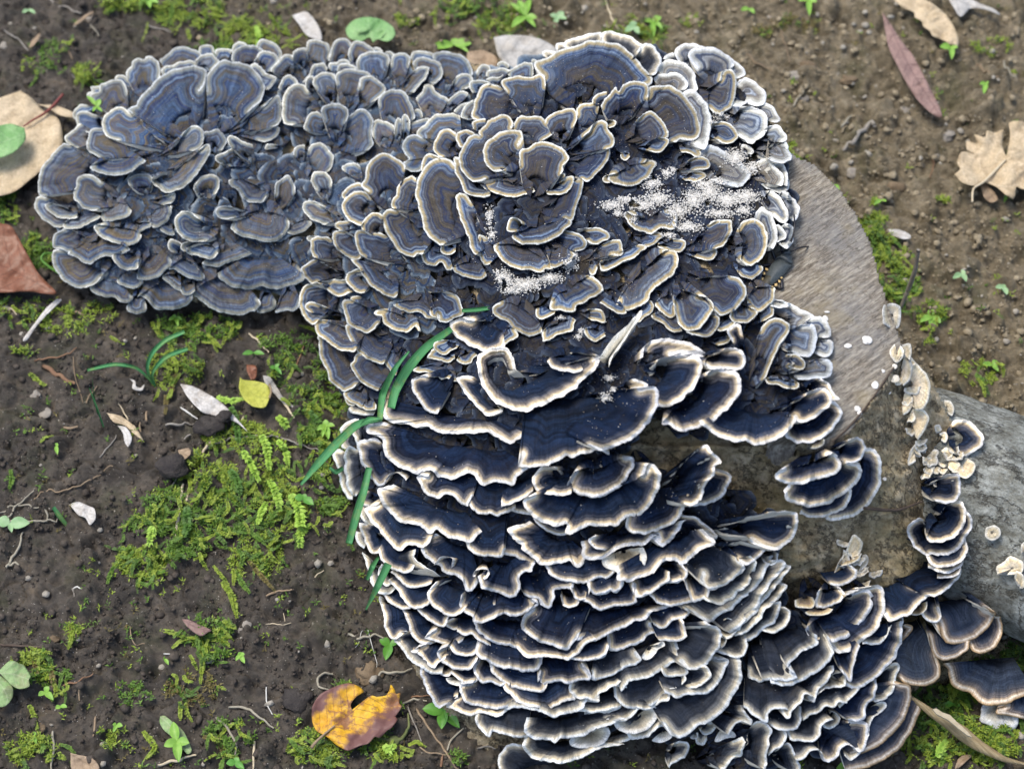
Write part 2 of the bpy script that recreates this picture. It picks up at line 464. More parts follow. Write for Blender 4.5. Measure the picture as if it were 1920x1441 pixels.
def PG(px, py, dz=0.0):
    """pixel to ground point, dz above the soil"""
    z = np.zeros(np.shape(px))
    for _ in range(3):
        p = P(px, py, z); z = G(p[..., 0], p[..., 1])
    return P(px, py, z + dz)

k = NT('soil'); ps = k.pos()
sp = k.n('ShaderNodeSeparateXYZ'); k.l(ps, sp.inputs[0])
pos_f = k.math('ADD', k.math('MULTIPLY', sp.outputs[0], 0.9), k.math('MULTIPLY', sp.outputs[1], 0.75))
big = k.noise(ps, 9, 4, 0.6)
dryf = k.ramp(k.math('ADD', pos_f, k.math('MULTIPLY', k.math('SUBTRACT', big, 0.5), 0.25)), [(0.0, 0.0), (0.26, 1.0)])
wet = k.ramp(k.noise(ps, 55, 6, 0.7), [(0.28, (.036, .032, .028)), (0.46, (.088, .077, .064)), (0.6, (.14, .12, .095)), (0.78, (.22, .165, .105))])
dr = k.ramp(k.noise(ps, 70, 6, 0.7), [(0.25, (.07, .058, .036)), (0.42, (.17, .14, .088)), (0.58, (.28, .235, .155)), (0.76, (.42, .37, .27))])
c = k.mix(dryf, wet, dr)
gr = k.noise(ps, 26, 4, 0.7)
c = k.mix(k.math('MULTIPLY', k.ramp(gr, [(0.52, 0.0), (0.68, 1.0)]), 0.38), c, (.055, .075, .02))
vo = k.n('ShaderNodeTexVoronoi'); vo.inputs['Scale'].default_value = 420; k.l(ps, vo.inputs['Vector'])
sel = k.math('MULTIPLY', k.math('LESS_THAN', vo.outputs['Distance'], 0.16), k.math('GREATER_THAN', k.noise(ps, 230, 2), 0.56))
c = k.mix(k.math('MULTIPLY', sel, 0.8), c, (.42, .39, .33))
c = k.mix(1.0, c, k.ramp(k.noise(ps, 260, 5, 0.8), [(0.36, 0.75), (0.62, 1.22)]), 'MULTIPLY')
k.l(c, k.p.inputs['Base Color'])
k.p.inputs['Roughness'].default_value = 0.66
k.p.inputs['Specular IOR Level'].default_value = 0.35
k.bump(k.noise(ps, 420, 7, 0.85), 1.0, 0.0022)
M_SOIL = k.m
# one sheet: the finely modelled patch runs on outwards as plain rough soil
out = np.array([0.02, 0.05, 0.12, 0.3, 0.8, 2.5, 8.0])
ax = np.concatenate([gxs[0] - out[::-1], gxs, gxs[-1] + out]); ay = np.concatenate([gys[0] - out[::-1], gys, gys[-1] + out])
AX, AY = np.meshgrid(ax, ay)
HH = np.pad(H * edge, 7, mode='constant')
ground = fastmesh('ground', np.stack([AX.ravel(), AY.ravel(), HH.ravel()], -1), gridfaces(len(ay), len(ax))[:, ::-1], M_SOIL)
tag(ground, kind='structure')
H = H * edge

# ---------------------------------------------------------------- the log: stump end with its sawn face, and the trunk running off to the right
FACE = pts2("1490 292 1530 312 1572 352 1604 402 1628 450 1646 510 1664 570 1690 648 1668 700 1640 742 1612 778 1588 812 1540 826 1470 832 1300 834 1120 820 900 720 800 500 900 300 1150 190 1400 240")
MASK = pts2("130 400 190 240 350 125 600 110 860 110 1000 140 1120 100 1300 110 1420 180 1470 270 1490 292 1530 312 1572 352 1604 402 1628 450 1646 510 1664 570 1690 648 1745 700 1790 800 1800 950 1790 1080 1850 1180 1930 1240 1940 1300 1800 1290 1720 1300 1640 1380 1560 1480 1480 1560 1050 1560 960 1460 860 1370 780 1260 735 1150 700 1020 672 900 665 800 640 700 610 600 570 540 400 560 200 530")
ZF = 0.150
def rough_line(pl, amp):
    q = catmull(np.vstack([pl, pl[:1]]), 7)[:-1]; i = np.arange(len(q))
    return q + amp * 2 * (np.stack([fbm(i / 3.0, 0 * i, 3, 3), fbm(i / 3.0, 0 * i + 5, 4, 3)], -1) - 0.5)
FACE = rough_line(FACE, 5.0)
_mj = MASK.copy()
def zface(x, y): return ZF + 0.000012 * (y - 600) - 0.00001 * (x - 1500)
def zwood(x, y):
    s = S(x, y) - 0.007
    # below the sawn edge the side wall falls away steadily
    ed = pts2("1690 648 1668 700 1640 742 1612 778 1588 812 1540 826 1470 832 1300 834 1120 820")
    d = polydist(ed, x, y, False)
    below = ~inpoly(FACE, x, y)
    wall = zface(x, y) - 0.0015 - 0.00030 * d - 0.004 * sstep(d, 0, 25)
    reg = sstep(x, 1080, 1200) * sstep(y, 560, 640) * below
    s2 = np.where(reg > 0, s * (1 - reg) + np.minimum(wall, 0.15) * reg * 1.0, s)
    return s2
st = 4.0
lx = np.arange(60, 1960, st); ly = np.arange(60, 1580, st)
LX, LY = np.meshgrid(lx, ly)
inm = inpoly(MASK, LX, LY) & ~((LX > 1475) & (LY < 650) & ~inpoly(FACE, LX, LY))
zb = zwood(LX, LY)
nz = (fbm(LX / 60, LY / 60, 77, 4) - 0.5) * 0.012 + (fbm(LX / 16, LY / 10, 78, 4) - 0.5) * 0.0045
zb = zb + nz
face_in = inpoly(FACE, LX, LY) & (LX > 1440)
zf = zface(LX, LY) + (fbm(LX / 40, LY / 40, 5, 3) - 0.5) * 0.0010
zb = np.where(face_in, zf - 0.001, zb)
W3 = P(LX, LY, zb)
def submesh(name, sel, mat, parent, skirt=True, drop=-0.02):
    idx = -np.ones(LX.shape, int)
    cell = sel[:-1, :-1] & sel[1:, :-1] & sel[:-1, 1:] & sel[1:, 1:]
    use = np.zeros(LX.shape, bool)
    use[:-1, :-1] |= cell; use[1:, :-1] |= cell; use[:-1, 1:] |= cell; use[1:, 1:] |= cell
    idx[use] = np.arange(use.sum())
    V = W3[use]
    ci, cj = np.nonzero(cell)
    F = np.stack([idx[ci, cj], idx[ci + 1, cj], idx[ci + 1, cj + 1], idx[ci, cj + 1]], -1)
    if skirt:
        # outer edges dropped down to the soil
        from_edges = []
        pad = np.pad(cell, 1)
        n0 = len(V); extra = {}
        VV = [V]; ex = []; EF = []
        def low(v):
            if v not in extra:
                extra[v] = n0 + len(ex)
                q = V[v].copy(); q[2] = min(q[2], drop) if q[2] > drop else q[2] - 0.01
                ex.append(q)
            return extra[v]
        for (di, dj, a, b) in ((-1, 0, (0, 0), (0, 1)), (1, 0, (1, 1), (1, 0)), (0, -1, (1, 0), (0, 0)), (0, 1, (0, 1), (1, 1))):
            m = cell & ~pad[1 + di:pad.shape[0] - 1 + di, 1 + dj:pad.shape[1] - 1 + dj]
            for i, j in zip(*np.nonzero(m)):
                p = idx[i + a[0], j + a[1]]; q = idx[i + b[0], j + b[1]]
                EF.append((p, q, low(q), low(p)))
        V = np.vstack([V, np.array(ex)]); F = np.vstack([F, np.array(EF)])
    return fastmesh(name, V, F, mat, parent)

k = NT('sawn_wood_face'); ps = k.pos()
mp = k.n('ShaderNodeMapping'); mp.vector_type = 'TEXTURE'; mp.inputs['Rotation'].default_value = (0, 0, math.radians(38)); mp.inputs['Scale'].default_value = (1, 1 / 6.0, 1); k.l(ps, mp.inputs[0])
saw = k.noise(mp.outputs[0], 110, 7, 0.8)
bl = k.noise(ps, 22, 5, 0.65)
cc = k.ramp(saw, [(0.36, (.085, .068, .048)), (0.49, (.215, .185, .14)), (0.60, (.36, .33, .265))])
arc = k.n('ShaderNodeTexWave', wave_type='RINGS', rings_direction='SPHERICAL'); arc.inputs['Scale'].default_value = 95; arc.inputs['Distortion'].default_value = 5; arc.inputs['Detail'].default_value = 4; arc.inputs['Detail Scale'].default_value = 3
mp2 = k.n('ShaderNodeMapping'); mp2.inputs['Location'].default_value = (0.06, -0.30, -0.15); k.l(ps, mp2.inputs[0]); k.l(mp2.outputs[0], arc.inputs['Vector'])
cc = k.mix(1.0, cc, k.ramp(arc.outputs[1], [(0.0, .80), (0.6, 1.12)]), 'MULTIPLY')
cc = k.mix(k.math('MULTIPLY', k.ramp(bl, [(0.45, 0.0), (0.68, 1.0)]), 0.55), cc, (.17, .18, .19))
cc = k.mix(k.math('MULTIPLY', k.ramp(k.noise(ps, 34, 4, 0.7), [(0.52, 0.0), (0.7, 1.0)]), 0.55), cc, (.26, .215, .12))
cc = k.mix(k.math('MULTIPLY', k.ramp(k.noise(ps, 300, 4, 0.7), [(0.58, 0.0), (0.68, 1.0)]), 0.6), cc, (.06, .05, .04))
ck = k.math('ABSOLUTE', k.math('SUBTRACT', k.noise(mp.outputs[0], 14, 5, 0.7), 0.5))
cc = k.mix(k.ramp(ck, [(0.0, 0.75), (0.012, 0.0)]), cc, (.05, .04, .03))
k.l(cc, k.p.inputs['Base Color']); k.p.inputs['Roughness'].default_value = 0.85
k.bump(k.math('ADD', saw, k.math('MULTIPLY', k.noise(ps, 420, 4, 0.7), 0.8)), 0.30, 0.0008)
M_FACE = k.m
def bark_mat(name, a, b, c3, green, stretch):
    k = NT(name); ps = k.pos()
    mp = k.n('ShaderNodeMapping'); mp.vector_type = 'TEXTURE'; mp.inputs['Rotation'].default_value = (0, 0, math.radians(-28)); mp.inputs['Scale'].default_value = (1, 1 / stretch[1], 1); k.l(ps, mp.inputs[0])
    n1 = k.noise(mp.outputs[0], 105, 8, 0.82)
    cc = k.ramp(n1, [(0.38, a), (0.5, b), (0.62, c3)])
    cc = k.mix(k.math('MULTIPLY', k.ramp(k.noise(ps, 14, 4, 0.6), [(0.45, 0.0), (0.65, 1.0)]), 0.6), cc, green)
    cc = k.mix(k.math('MULTIPLY', k.ramp(k.noise(ps, 500, 3, 0.6), [(0.55, 0.0), (0.70, 1.0)]), 0.5), cc, (.05, .04, .03))
    ck = k.math('ABSOLUTE', k.math('SUBTRACT', k.noise(mp.outputs[0], 26, 6, 0.75), 0.5)); cr_ = k.ramp(ck, [(0.0, 1.0), (0.022, 0.0)])
    cc = k.mix(k.math('MULTIPLY', cr_, 0.7), cc, (.06, .05, .035))
    k.l(cc, k.p.inputs['Base Color']); k.p.inputs['Roughness'].default_value = 0.82
    k.bump(k.math('SUBTRACT', k.math('ADD', n1, k.math('MULTIPLY', k.noise(ps, 380, 4, 0.7), 0.5)), k.math('MULTIPLY', cr_, 0.6)), 0.9, 0.0025)
    return k.m
M_SIDE = bark_mat('damp_brown_wood', (.20, .15, .08), (.44, .355, .215), (.66, .56, .39), (.36, .30, .14), (1, 1.5, 1))
M_TRUNK = bark_mat('grey_green_bark', (.13, .13, .105), (.27, .285, .255), (.50, .53, .50), (.30, .27, .18), (1, 1.7, 1))

log = empty('log', P(1500, 900, 0), 'thick sawn log lying under the blue and white bracket fungi, running off to the right', 'log')
def attach_all(o): attach(o, log); return o
attach_all(submesh('stump', inm & ~(face_in & (LX > 1450)), M_SIDE, None))
fc_sel = face_in & inm
fcz = W3.copy()
W3 = P(LX, LY, np.where(face_in, zf, zb))
# the sawn face reaches exactly to the stump's edge
g2 = fc_sel.copy(); g2[1:, :] |= fc_sel[:-1, :]; g2[:, 1:] |= fc_sel[:, :-1]; g2[:-1, :] |= fc_sel[1:, :]; g2[:, :-1] |= fc_sel[:, 1:]
W3 = P(LX, LY, np.where(g2, zface(LX, LY) + (fbm(LX / 40, LY / 40, 5, 3) - 0.5) * 0.0010, zb))
attach_all(submesh('cut_face', g2, M_FACE, None, True, 0.10))

# trunk: a real round limb
ax_ = np.array([(1560, 880, .030), (1630, 885, .040), (1720, 890, .050), (1830, 945, .049), (1960, 1010, .047), (2120, 1090, .045), (2400, 1240, .04)])
axp = P(ax_[:, 0], ax_[:, 1], ax_[:, 2]); axp = resample(catmull(axp, 0.006), 90)
T = np.gradient(axp, axis=0); T /= np.linalg.norm(T, axis=1)[:, None]
A = np.cross(T, [0, 0, 1.0]); A /= np.linalg.norm(A, axis=1)[:, None]; B = np.cross(A, T)
NS = 110; aa = np.arange(NS) / NS * 2 * math.pi
R0 = np.interp(np.arange(90), [0, 12, 32, 89], [.034, .044, .054, .051])
ti = np.arange(90)[:, None]
rr = R0[:, None] * (1 + 0.14 * (fbm(ti / 14 + 0 * aa, aa[None] * 1.4, 41, 3) - 0.5) + 0.045 * (fbm(ti / 5.0, aa[None] * 6, 42, 3) - 0.5) + 0.02 * (fbm(ti / 1.7, aa[None] * 14, 43, 2) - 0.5))
TV = axp[:, None] + rr[..., None] * (A[:, None] * np.cos(aa)[None, :, None] + B[:, None] * np.sin(aa)[None, :, None])
attach_all(fastmesh('trunk', TV.reshape(-1, 3), gridfaces(90, NS, True)[:, ::-1], M_TRUNK))
# crack of bark lifting below the sawn edge, and the dark split line on the side wall
def wline(pp, dz): pp = np.asarray(pp, float); return P(pp[:, 0], pp[:, 1], np.where(inpoly(FACE, pp[:, 0], pp[:, 1]), zface(pp[:, 0], pp[:, 1]), zwood(pp[:, 0], pp[:, 1])) + dz)
CAPS = """
@1380 1040 3.556
u;1760 1000;1640 1000 1630 1060 1625 1110 1680 1130 1740 1165 1780 1130 1830 1170 1880 1130 1880 1070
t;1850 960;1790 1005 1740 1020 1735 1060 1800 1070 1860 1080 1920 1095
t;1600 700 1850 680;1380 720 1410 770 1420 830 1450 880 1510 910 1560 920 1600 960 1650 995 1730 1005 1800 995 1860 965 1920 940 2000 930
t;1190 610;1095 830 1130 855 1190 870 1260 872 1320 850 1362 810 1360 740 1345 690
t;1640 500;1555 600 1570 640 1620 658 1690 640 1740 600 1770 550 1778 480 1770 440
t;1390 560;1290 570 1300 620 1330 680 1380 710 1440 695 1500 670 1545 635 1555 600
t;1480 400;1358 490 1370 540 1400 580 1460 598 1530 585 1590 560 1650 520 1700 460 1740 385 1700 375
w;1300 330;1235 395 1260 430 1310 450 1350 440 1372 410 1350 370
t;960 1150;1230 1040 1200 1120 1150 1210 1080 1300 980 1370 870 1420 780 1440
t;880 1050;1100 850 1165 870 1170 950 1150 1040 1100 1130 1030 1210 950 1280 880 1310 820 1325
t;1090 500;1110 575 1165 520 1180 480 1140 455
g;930 850;1050 710 1085 730 1095 760 1070 830 1050 900 1010 960 960 975 920 985
g;850 1080;950 975 1000 985 1000 1020 960 1050 920 1080 900 1130 890 1190 880 1230
w;830 660;1112 480 1112 540 1090 620 1050 700 990 770 920 830 850 880 790 890 745 875
g;950 520;1030 480 1010 540 960 590 910 600 860 595
g;1060 450;1115 420 1115 460 1080 510 1040 515 1020 490
r;1200 330;1275 310 1270 360 1230 395 1180 400 1150 380
w;1070 250;1200 200 1250 205 1290 250 1270 290 1210 350 1150 400 1080 430 1030 445 1000 410
w;1260 140;1505 70 1500 120 1460 180 1400 230 1340 270 1290 275
w;740 400;860 215 950 200 990 250 998 330 985 410 940 490 870 560 790 620 710 655 660 650 635 590
w;660 370;760 260 850 225 900 245 912 300 890 380 830 460 760 530 680 570 600 580 520 575 480 540 465 490
r;560 340;460 380 480 400 560 405 620 390 648 360
w;620 220;540 250 535 350 590 355 650 340 700 300 725 250 690 220
r;460 270;395 300 395 345 450 355 510 355 530 320 510 280
w;700 130;650 200 680 210 750 190 800 150 805 100 780 80
r;750 20;690 80 760 60 820 30 830 0
g;180 680;75 790 80 820 150 848 210 830 250 790 290 770 270 730
g;420 620;220 840 230 860 300 870 380 860 460 830 540 780 610 720 655 650 640 590
g;330 640;220 835 290 835 360 835 410 820 395 790 360 770 360 730 400 680 440 650 500 620 550 590 545 570
w;720 640;820 625 800 690 785 760 780 820 760 848 742 820 710 780
g;620 800;640 790 680 780 730 790 740 820 735 870 700 885 640 880 590 900 540 930
g;450 850;650 755 655 770 630 800 600 850 560 890 540 950 520 980 505 960
g;300 880;515 940 480 920 450 935 440 980 400 1010 370 1040 360 1085 330 1085 320 1060
g;200 900;350 1035 310 1020 260 1020 220 1050 215 1110 180 1105 130 1075 95 1050 70 1030
g;560 930;720 985 690 980 650 1010 600 1010 560 1050 500 1070 450 1110 440 1090
g;700 900;825 890 780 940 730 980 700 1010
g;310 1060;435 1030 435 1090 410 1150 370 1172 310 1165 250 1150
g;620 1060;640 1040 700 1080 690 1120 660 1150 620 1165 580 1150
g;450 1120;630 1110 590 1130 560 1190 530 1235 480 1245 420 1245 370 1235 350 1190
w;780 960;940 850 935 900 930 960 880 990 860 1030 860 1080 840 1100 780 1100
w;640 1170;780 1105 850 1100 880 1130 880 1190 870 1250 850 1300 820 1310 790 1280 740 1270 700 1300 680 1350 620 1375 560 1350
g;440 1260;585 1340 560 1300 500 1310 460 1350 420 1370
g;260 1340;340 1245 380 1290 410 1350 430 1400 430 1430 425 1460
g;760 1290;830 1320 800 1350 760 1370 730 1340
@1100 1040 3.593
u;920 1150;870 1225 860 1255 880 1260 950 1235 1005 1225 1000 1200
g;770 1220;735 1255 740 1270 790 1280 810 1250
g;570 1320;600 1260 680 1260 690 1300 670 1350 620 1390 570 1420 555 1441
g;850 1340;1000 1240 1050 1225 1080 1250 1050 1300 1045 1350 1000 1370 960 1400 920 1441
g;1080 1290;1130 1120 1200 1130 1245 1180 1235 1250 1220 1320 1215 1400 1200 1441
g;1250 1170;1330 1170 1350 1210 1320 1280 1260 1320 1235 1340
g;780 1150;770 1190 800 1215 850 1190 880 1150 860 1120 830 1120
u;730 1200;695 1230 720 1240 750 1230 750 1190
g;950 1080;965 1190 990 1150 1050 1120 1110 1150 1120 1110 1080 1070 1060 1030
g;120 1220 280 1170;-40 1350 0 1340 90 1310 200 1270 320 1240
u;60 1170;-110 1170 -100 1260 0 1300 60 1300 130 1250 155 1210 150 1160
g;520 1060;270 1200 300 1235 380 1230 430 1220 480 1170 540 1140 570 1100 620 1090 680 1070 692 1040 660 1010 630 960
u;520 1180;440 1250 500 1265 560 1240 580 1220
u;330 1080;180 1130 210 1170 270 1200 350 1198 420 1170 470 1110 485 1060 460 1020
g;150 1040;0 1190 50 1160 110 1160 140 1120 200 1110 240 1130 300 1090 350 1040 370 1030
g;760 940;545 1180 570 1210 630 1225 700 1200 750 1160 820 1120 880 1080 950 1010 1000 930 1040 850 1050 770 1040 700
g;100 980;0 1070 80 1060 150 1060 230 1030
g;360 870;185 920 200 970 240 1010 310 1045 370 1020 430 1010 490 990 540 930 560 900
g;470 950;350 1030 400 1040 460 1020 500 990 550 980 558 940
g;120 850;0 990 70 990 75 930 130 905 190 875 250 888
g;420 690;255 890 290 850 350 835 420 825 500 780 570 735 615 690 626 640 600 575
g;590 850;560 900 590 900 640 880 668 840 665 815
g;740 790;565 940 600 960 680 945 740 940 800 930 860 890 910 830 940 770 948 710 900 700
g;690 820;710 900 770 880 840 820 830 770 800 745
g;600 740;510 790 530 820 600 820 660 815 692 790 670 750
g;680 590;660 740 690 775 720 780 780 755 830 710 870 660 900 600 908 540 880 490 830 465
g;180 700;30 830 50 845 120 820 190 790 270 760 330 740 365 700 350 680
u;420 610;370 690 400 705 440 690 480 640 530 610 510 580 480 600
g;60 640;0 700 60 705 120 690 140 650
w;300 500;140 580 145 640 190 650 250 630 320 610 380 580 420 540 480 520 495 495 460 480
w;560 460;510 575 560 585 630 580 680 550 670 500 650 440
w;560 380;470 480 490 495 530 490 580 440 650 430 700 380 720 360
g;890 560;890 650 930 610 945 570 920 540
g;880 480;900 550 950 570 1010 520 1018 470 980 430 950 420
g;960 600;890 660 950 670 1000 700 1060 680 1085 620 1075 570
w;-30 350 380 330;-95 547 -70 578 0 570 60 575 130 545 200 510 270 480 330 450 400 430 440 380 520 360
g;1160 430;1075 570 1090 580 1150 550 1200 490 1270 450 1300 380 1310 310 1280 310
g;1250 430;1190 510 1250 525 1320 500 1360 450 1375 380 1350 360
g;1160 340;1030 530 1070 520 1120 480 1180 420 1200 380 1250 340 1310 270 1350 215 1330 195
g;1150 260;1010 490 1030 500 1090 440 1150 380 1200 300 1260 240 1320 150 1375 75 1350 65
g;1060 250;1000 500 1040 480 1100 390 1150 340 1180 280 1230 200 1290 130 1340 70 1320 35 1290 30
g;900 240;715 400 740 420 820 455 900 410 970 370 1040 310 1110 250 1180 170 1220 90 1235 45
g;930 180;800 300 830 320 900 340 960 310 1030 250 1090 190 1130 110 1148 50 1130 30
g;1230 10;1200 50 1240 70 1280 50 1290 0
w;540 210;415 270 460 310 520 340 600 340 680 330 710 320
w;720 190;650 170 690 270 710 315 760 310 820 290 830 240
w;850 40;785 160 800 205 830 238 880 225 940 200 1000 150 1060 95 1050 55
w;400 170;315 220 320 285 380 280 440 250 500 210 560 170 560 140
w;600 100;560 180 580 190 640 170 680 120 685 75
w;150 250;0 320 60 360 100 380 160 355 220 350 280 340 340 320 340 300
u;130 160;0 190 20 230 60 270 130 260 165 240 200 255 240 210 250 180
@660 1020 3.422
g;1080 1400;1110 1290 1060 1275 1020 1275 965 1310 940 1370 950 1441 980 1480
g;1280 1270 1500 1240;1100 1245 1090 1290 1130 1350 1200 1385 1290 1400 1380 1400 1480 1365 1560 1320 1640 1300 1711 1290
u;1530 1200;1395 1255 1410 1290 1470 1308 1540 1305 1610 1280 1655 1220 1645 1175
g;950 1090;790 1100 790 1140 830 1200 880 1235 900 1200 960 1215 1030 1240 1095 1240
g;1250 1110 1500 1060;1110 1155 1098 1200 1130 1240 1200 1250 1260 1260 1300 1275 1330 1250 1400 1240 1480 1225 1560 1180 1620 1170 1711 1130
w;780 1010;650 1000 600 1045 640 1060 700 1080 760 1098 830 1085 900 1100 960 1100 990 1075
g;1250 1010;1000 1060 1060 1050 1130 1055 1200 1075 1260 1090 1300 1112 1350 1090 1420 1075 1480 1060 1500 1020
w;600 900;440 795 440 850 470 920 510 980 530 1030 560 1055 600 1030
w;860 930;740 890 690 900 690 940 720 1000 780 1035 850 1050 920 1060 980 1055 1040 1025
w;1190 920;975 920 1000 960 1060 1000 1120 1030 1180 1050 1250 1055 1310 1040 1370 1010 1430 1000 1425 980
g;1500 870 1650 810;1395 900 1400 950 1450 985 1520 1000 1570 1012 1590 1000 1570 980 1600 950 1711 890
g;1600 1010;1460 1070 1530 1080 1600 1075 1711 1050
u;680 850;600 860 620 890 680 905 720 900
w;600 800;540 800 570 840 620 850 640 830
w;730 810;640 830 680 860 720 885 770 890 800 875
w;870 790;800 750 780 770 780 820 820 880 860 890 900 890 950 912 970 900
w;1080 810;885 790 900 830 960 880 1010 910 1060 915 1110 935 1180 950 1230 940 1250 910
w;1350 790;1200 850 1190 890 1220 905 1260 890 1300 875 1350 890 1400 895 1460 880 1520 870 1530 840 1500 800
g;1620 760;1535 830 1540 870 1600 865 1660 845 1711 820
g;420 690;270 600 280 630 300 650 350 720 400 760 450 800 500 825 550 832
w;430 610;340 550 300 570 300 610 330 660 370 690 410 690
w;520 670;450 655 400 680 440 720 480 770 530 795 560 760 590 740
w;680 690;590 665 550 690 570 740 610 780 660 805 720 808 770 795 790 760
w;330 480;185 400 200 450 210 530 240 590 280 610 300 590
g;240 380;175 330 180 380 200 430
w;470 530;330 430 350 490 370 560 400 610 450 640 485 640
w;600 550;520 560 460 600 480 615 530 625 590 640 650 660 690 630
w;740 630;635 670 660 700 720 720 770 715 790 700
w;1000 680;800 640 795 700 850 740 910 780 970 800 1040 805 1100 815 1170 820 1200 790 1218 740
w;720 490;640 475 590 500 610 530 660 550 690 540
w;780 530;685 570 720 590 770 580 790 600 840 630 880 648
w;950 550;780 505 800 550 850 600 900 635 950 640 1010 650 1060 670 1090 650
w;1290 640;1085 690 1100 710 1160 725 1220 725 1290 730 1350 735 1380 745 1420 720 1460 700 1480 660 1540 630
w;1540 670;1420 735 1480 745 1560 735 1630 710 1640 670
w;1300 460;1130 440 1088 480 1090 540 1140 590 1220 625 1300 650 1375 675 1410 650 1440 610
w;1050 370;905 420 895 450 960 455 1040 458 1110 440 1160 410 1205 385 1180 370
w;830 370;700 350 692 390 710 430 770 460 775 500 830 508 890 495 940 465
w;640 320;520 260 480 320 510 380 560 430 610 455 650 465 700 440 715 430
w;400 280;245 245 270 280 310 330 350 380 400 410 440 410 480 390
w;310 320;200 330 230 370 280 400 320 420 370 415 380 400
g;230 240;120 200 130 260 170 310 230 320 270 290
w;400 190;260 190 300 230 340 265 400 280 450 275 490 260
w;520 420;410 410 470 470 540 520 590 525 610 490
g;140 150;65 50 80 90 110 180 115 240 130 270
g;240 190;190 120 165 160 170 215 210 270 250 260
w;1230 240;1130 335 1190 355 1210 395 1250 412 1285 400 1292 350 1300 300 1350 290 1410 280 1420 260
@620 760 3.84
g;180 140;165 95 110 120 65 165 70 190
g;200 240;130 150 90 180 75 250 90 310
g;130 450;70 320 20 325 18 380 40 440 60 520 80 600 120 660 160 680
g;230 450;170 295 120 290 95 340 95 420 105 500 120 580 150 640 185 650
g;250 260;200 90 160 160 160 200 180 270 200 300
w;330 660;240 600 215 650 220 715 265 722
g;250 950;180 900 175 940 200 1000 240 1035
g;290 790;205 760 210 800 250 850 300 885 340 895
w;350 930;250 840 200 840 215 890 240 950 270 1020 300 1070 350 1060
g;500 1150;610 1050 600 1090 650 1130 700 1170 780 1220
w;1330 960;1230 1060 1290 1080 1350 1100 1410 1130 1460 1140 1480 1110
w;500 1040;350 1060 370 1110 420 1160 470 1195 530 1205 580 1190 600 1160
w;850 970 1000 980;710 932 665 950 660 1000 655 1050 690 1100 740 1130 790 1155 800 1190 860 1215 900 1220 940 1250 965 1300 990 1340 1020 1340 1050 1290
w;1230 1110 1300 1080;1065 1270 1085 1315 1140 1325 1200 1340 1260 1375 1310 1380 1340 1370 1365 1300 1370 1240 1400 1200 1450 1195 1460 1170
w;1100 1150;1030 1230 1040 1195 1080 1175 1130 1180 1150 1220 1110 1250
w;860 1110;750 1140 780 1090 830 1080 880 1100 870 1150
w;1130 880;980 1000 990 1030 1030 1070 1090 1088 1160 1090 1230 1090 1250 1060
w;500 830;290 725 250 740 248 770 280 830 320 870 350 900 390 960 440 1010 500 1048 530 1020 560 1000 610 1010 660 1030 700 990
w;700 690 950 740;400 580 345 590 340 620 370 690 410 750 460 800 510 835 570 850 640 860 680 895 720 915 760 895 800 920 850 950 910 960 960 985 1010 985 1050 940
w;1370 710;1290 755 1360 775 1440 790
w;1150 570;985 700 1010 740 1060 772 1120 780 1160 775 1200 796 1260 778 1310 755
w;850 510;660 510 620 512 650 560 680 630 740 665 785 670 820 640 870 645 910 680 940 715 985 728 1000 690
w;1340 600;1225 710 1228 735 1280 715 1340 690 1400 660 1440 625
w;390 400;330 240 240 240 200 255 195 300 210 370 230 430 260 490 300 540 350 575 390 570 420 540
w;470 505;385 560 390 530 430 490 490 490 530 530
w;700 230 1220 300;340 130 270 140 265 190 310 210 350 230 380 260 380 310 400 360 440 410 500 450 560 465 600 490 630 500 660 480 700 465 740 480 770 515 850 530 920 520 980 490 1020 490 1050 520 1080 560 1120 572 1180 550 1250 560 1310 568 1340 540 1345 510 1390 470
w;850 60 1150 90;370 0 365 60 400 100 460 125 540 135 620 155 680 145 720 170 780 195 850 205 940 208 1020 200 1080 195 1140 195 1190 220 1240 255 1300 278 1350 250 1380 235
@940 820 3.31
w;490 930;430 940 450 990 490 1010 540 1000 550 960
w;420 1000;370 990 380 1040 420 1055 470 1045 485 1020
w;640 870;535 905 545 940 590 975 650 960 680 940 700 960 740 940 760 900
w;480 790;270 800 310 850 370 890 450 905 530 905 590 880 650 870 700 840
w;900 900;820 930 825 990 880 980 950 950 1010 910 1045 890 1050 860
w;1070 830;1050 900 1100 900 1150 870 1160 830 1130 790
u;760 700;620 760 640 800 700 830 780 838 850 820 890 790 902 740 880 685
w;300 600 420 620;130 530 45 560 40 590 80 640 130 670 125 690 160 720 200 750 240 780 310 785 370 775 420 770 450 795 490 800 515 765
w;1270 700;1210 740 1260 750 1310 730 1350 700 1330 675
w;1190 550;1150 480 1200 490 1260 530 1320 580 1342 610 1320 630 1280 600
g;1240 750;1250 870 1255 910 1290 945 1350 930 1420 900 1480 850 1510 800 1480 770
w;1350 680;1560 640 1640 690 1620 720 1580 750 1540 780 1510 790 1470 760
w;1000 640 1150 580;715 845 720 880 760 890 800 905 840 880 900 860 950 830 980 790 1030 760 1080 765 1110 790 1140 780 1190 740 1240 700 1310 670 1320 640 1280 600
w;1360 550;1700 455 1770 460 1830 470 1840 530 1830 590 1790 650 1720 690 1650 690 1600 670 1560 630
w;760 590 900 550;500 690 500 720 510 745 560 760 620 750 680 720 740 690 800 670 870 675 910 650 950 610 975 620 970 650 1000 670 1050 640 1090 590 1120 545
w;650 630;570 610 538 630 545 655 590 690 630 700
w;1280 290;1370 205 1420 220 1432 260 1400 320 1370 370 1310 410 1230 425 1160 430
w;980 400;780 500 775 550 800 590 860 600 930 590 1010 560 1080 520 1110 490 1130 450 1160 400 1180 378
w;1030 290;1275 45 1310 90 1350 120 1368 155 1330 165 1330 230 1290 270 1260 320 1240 380 1200 410 1160 415
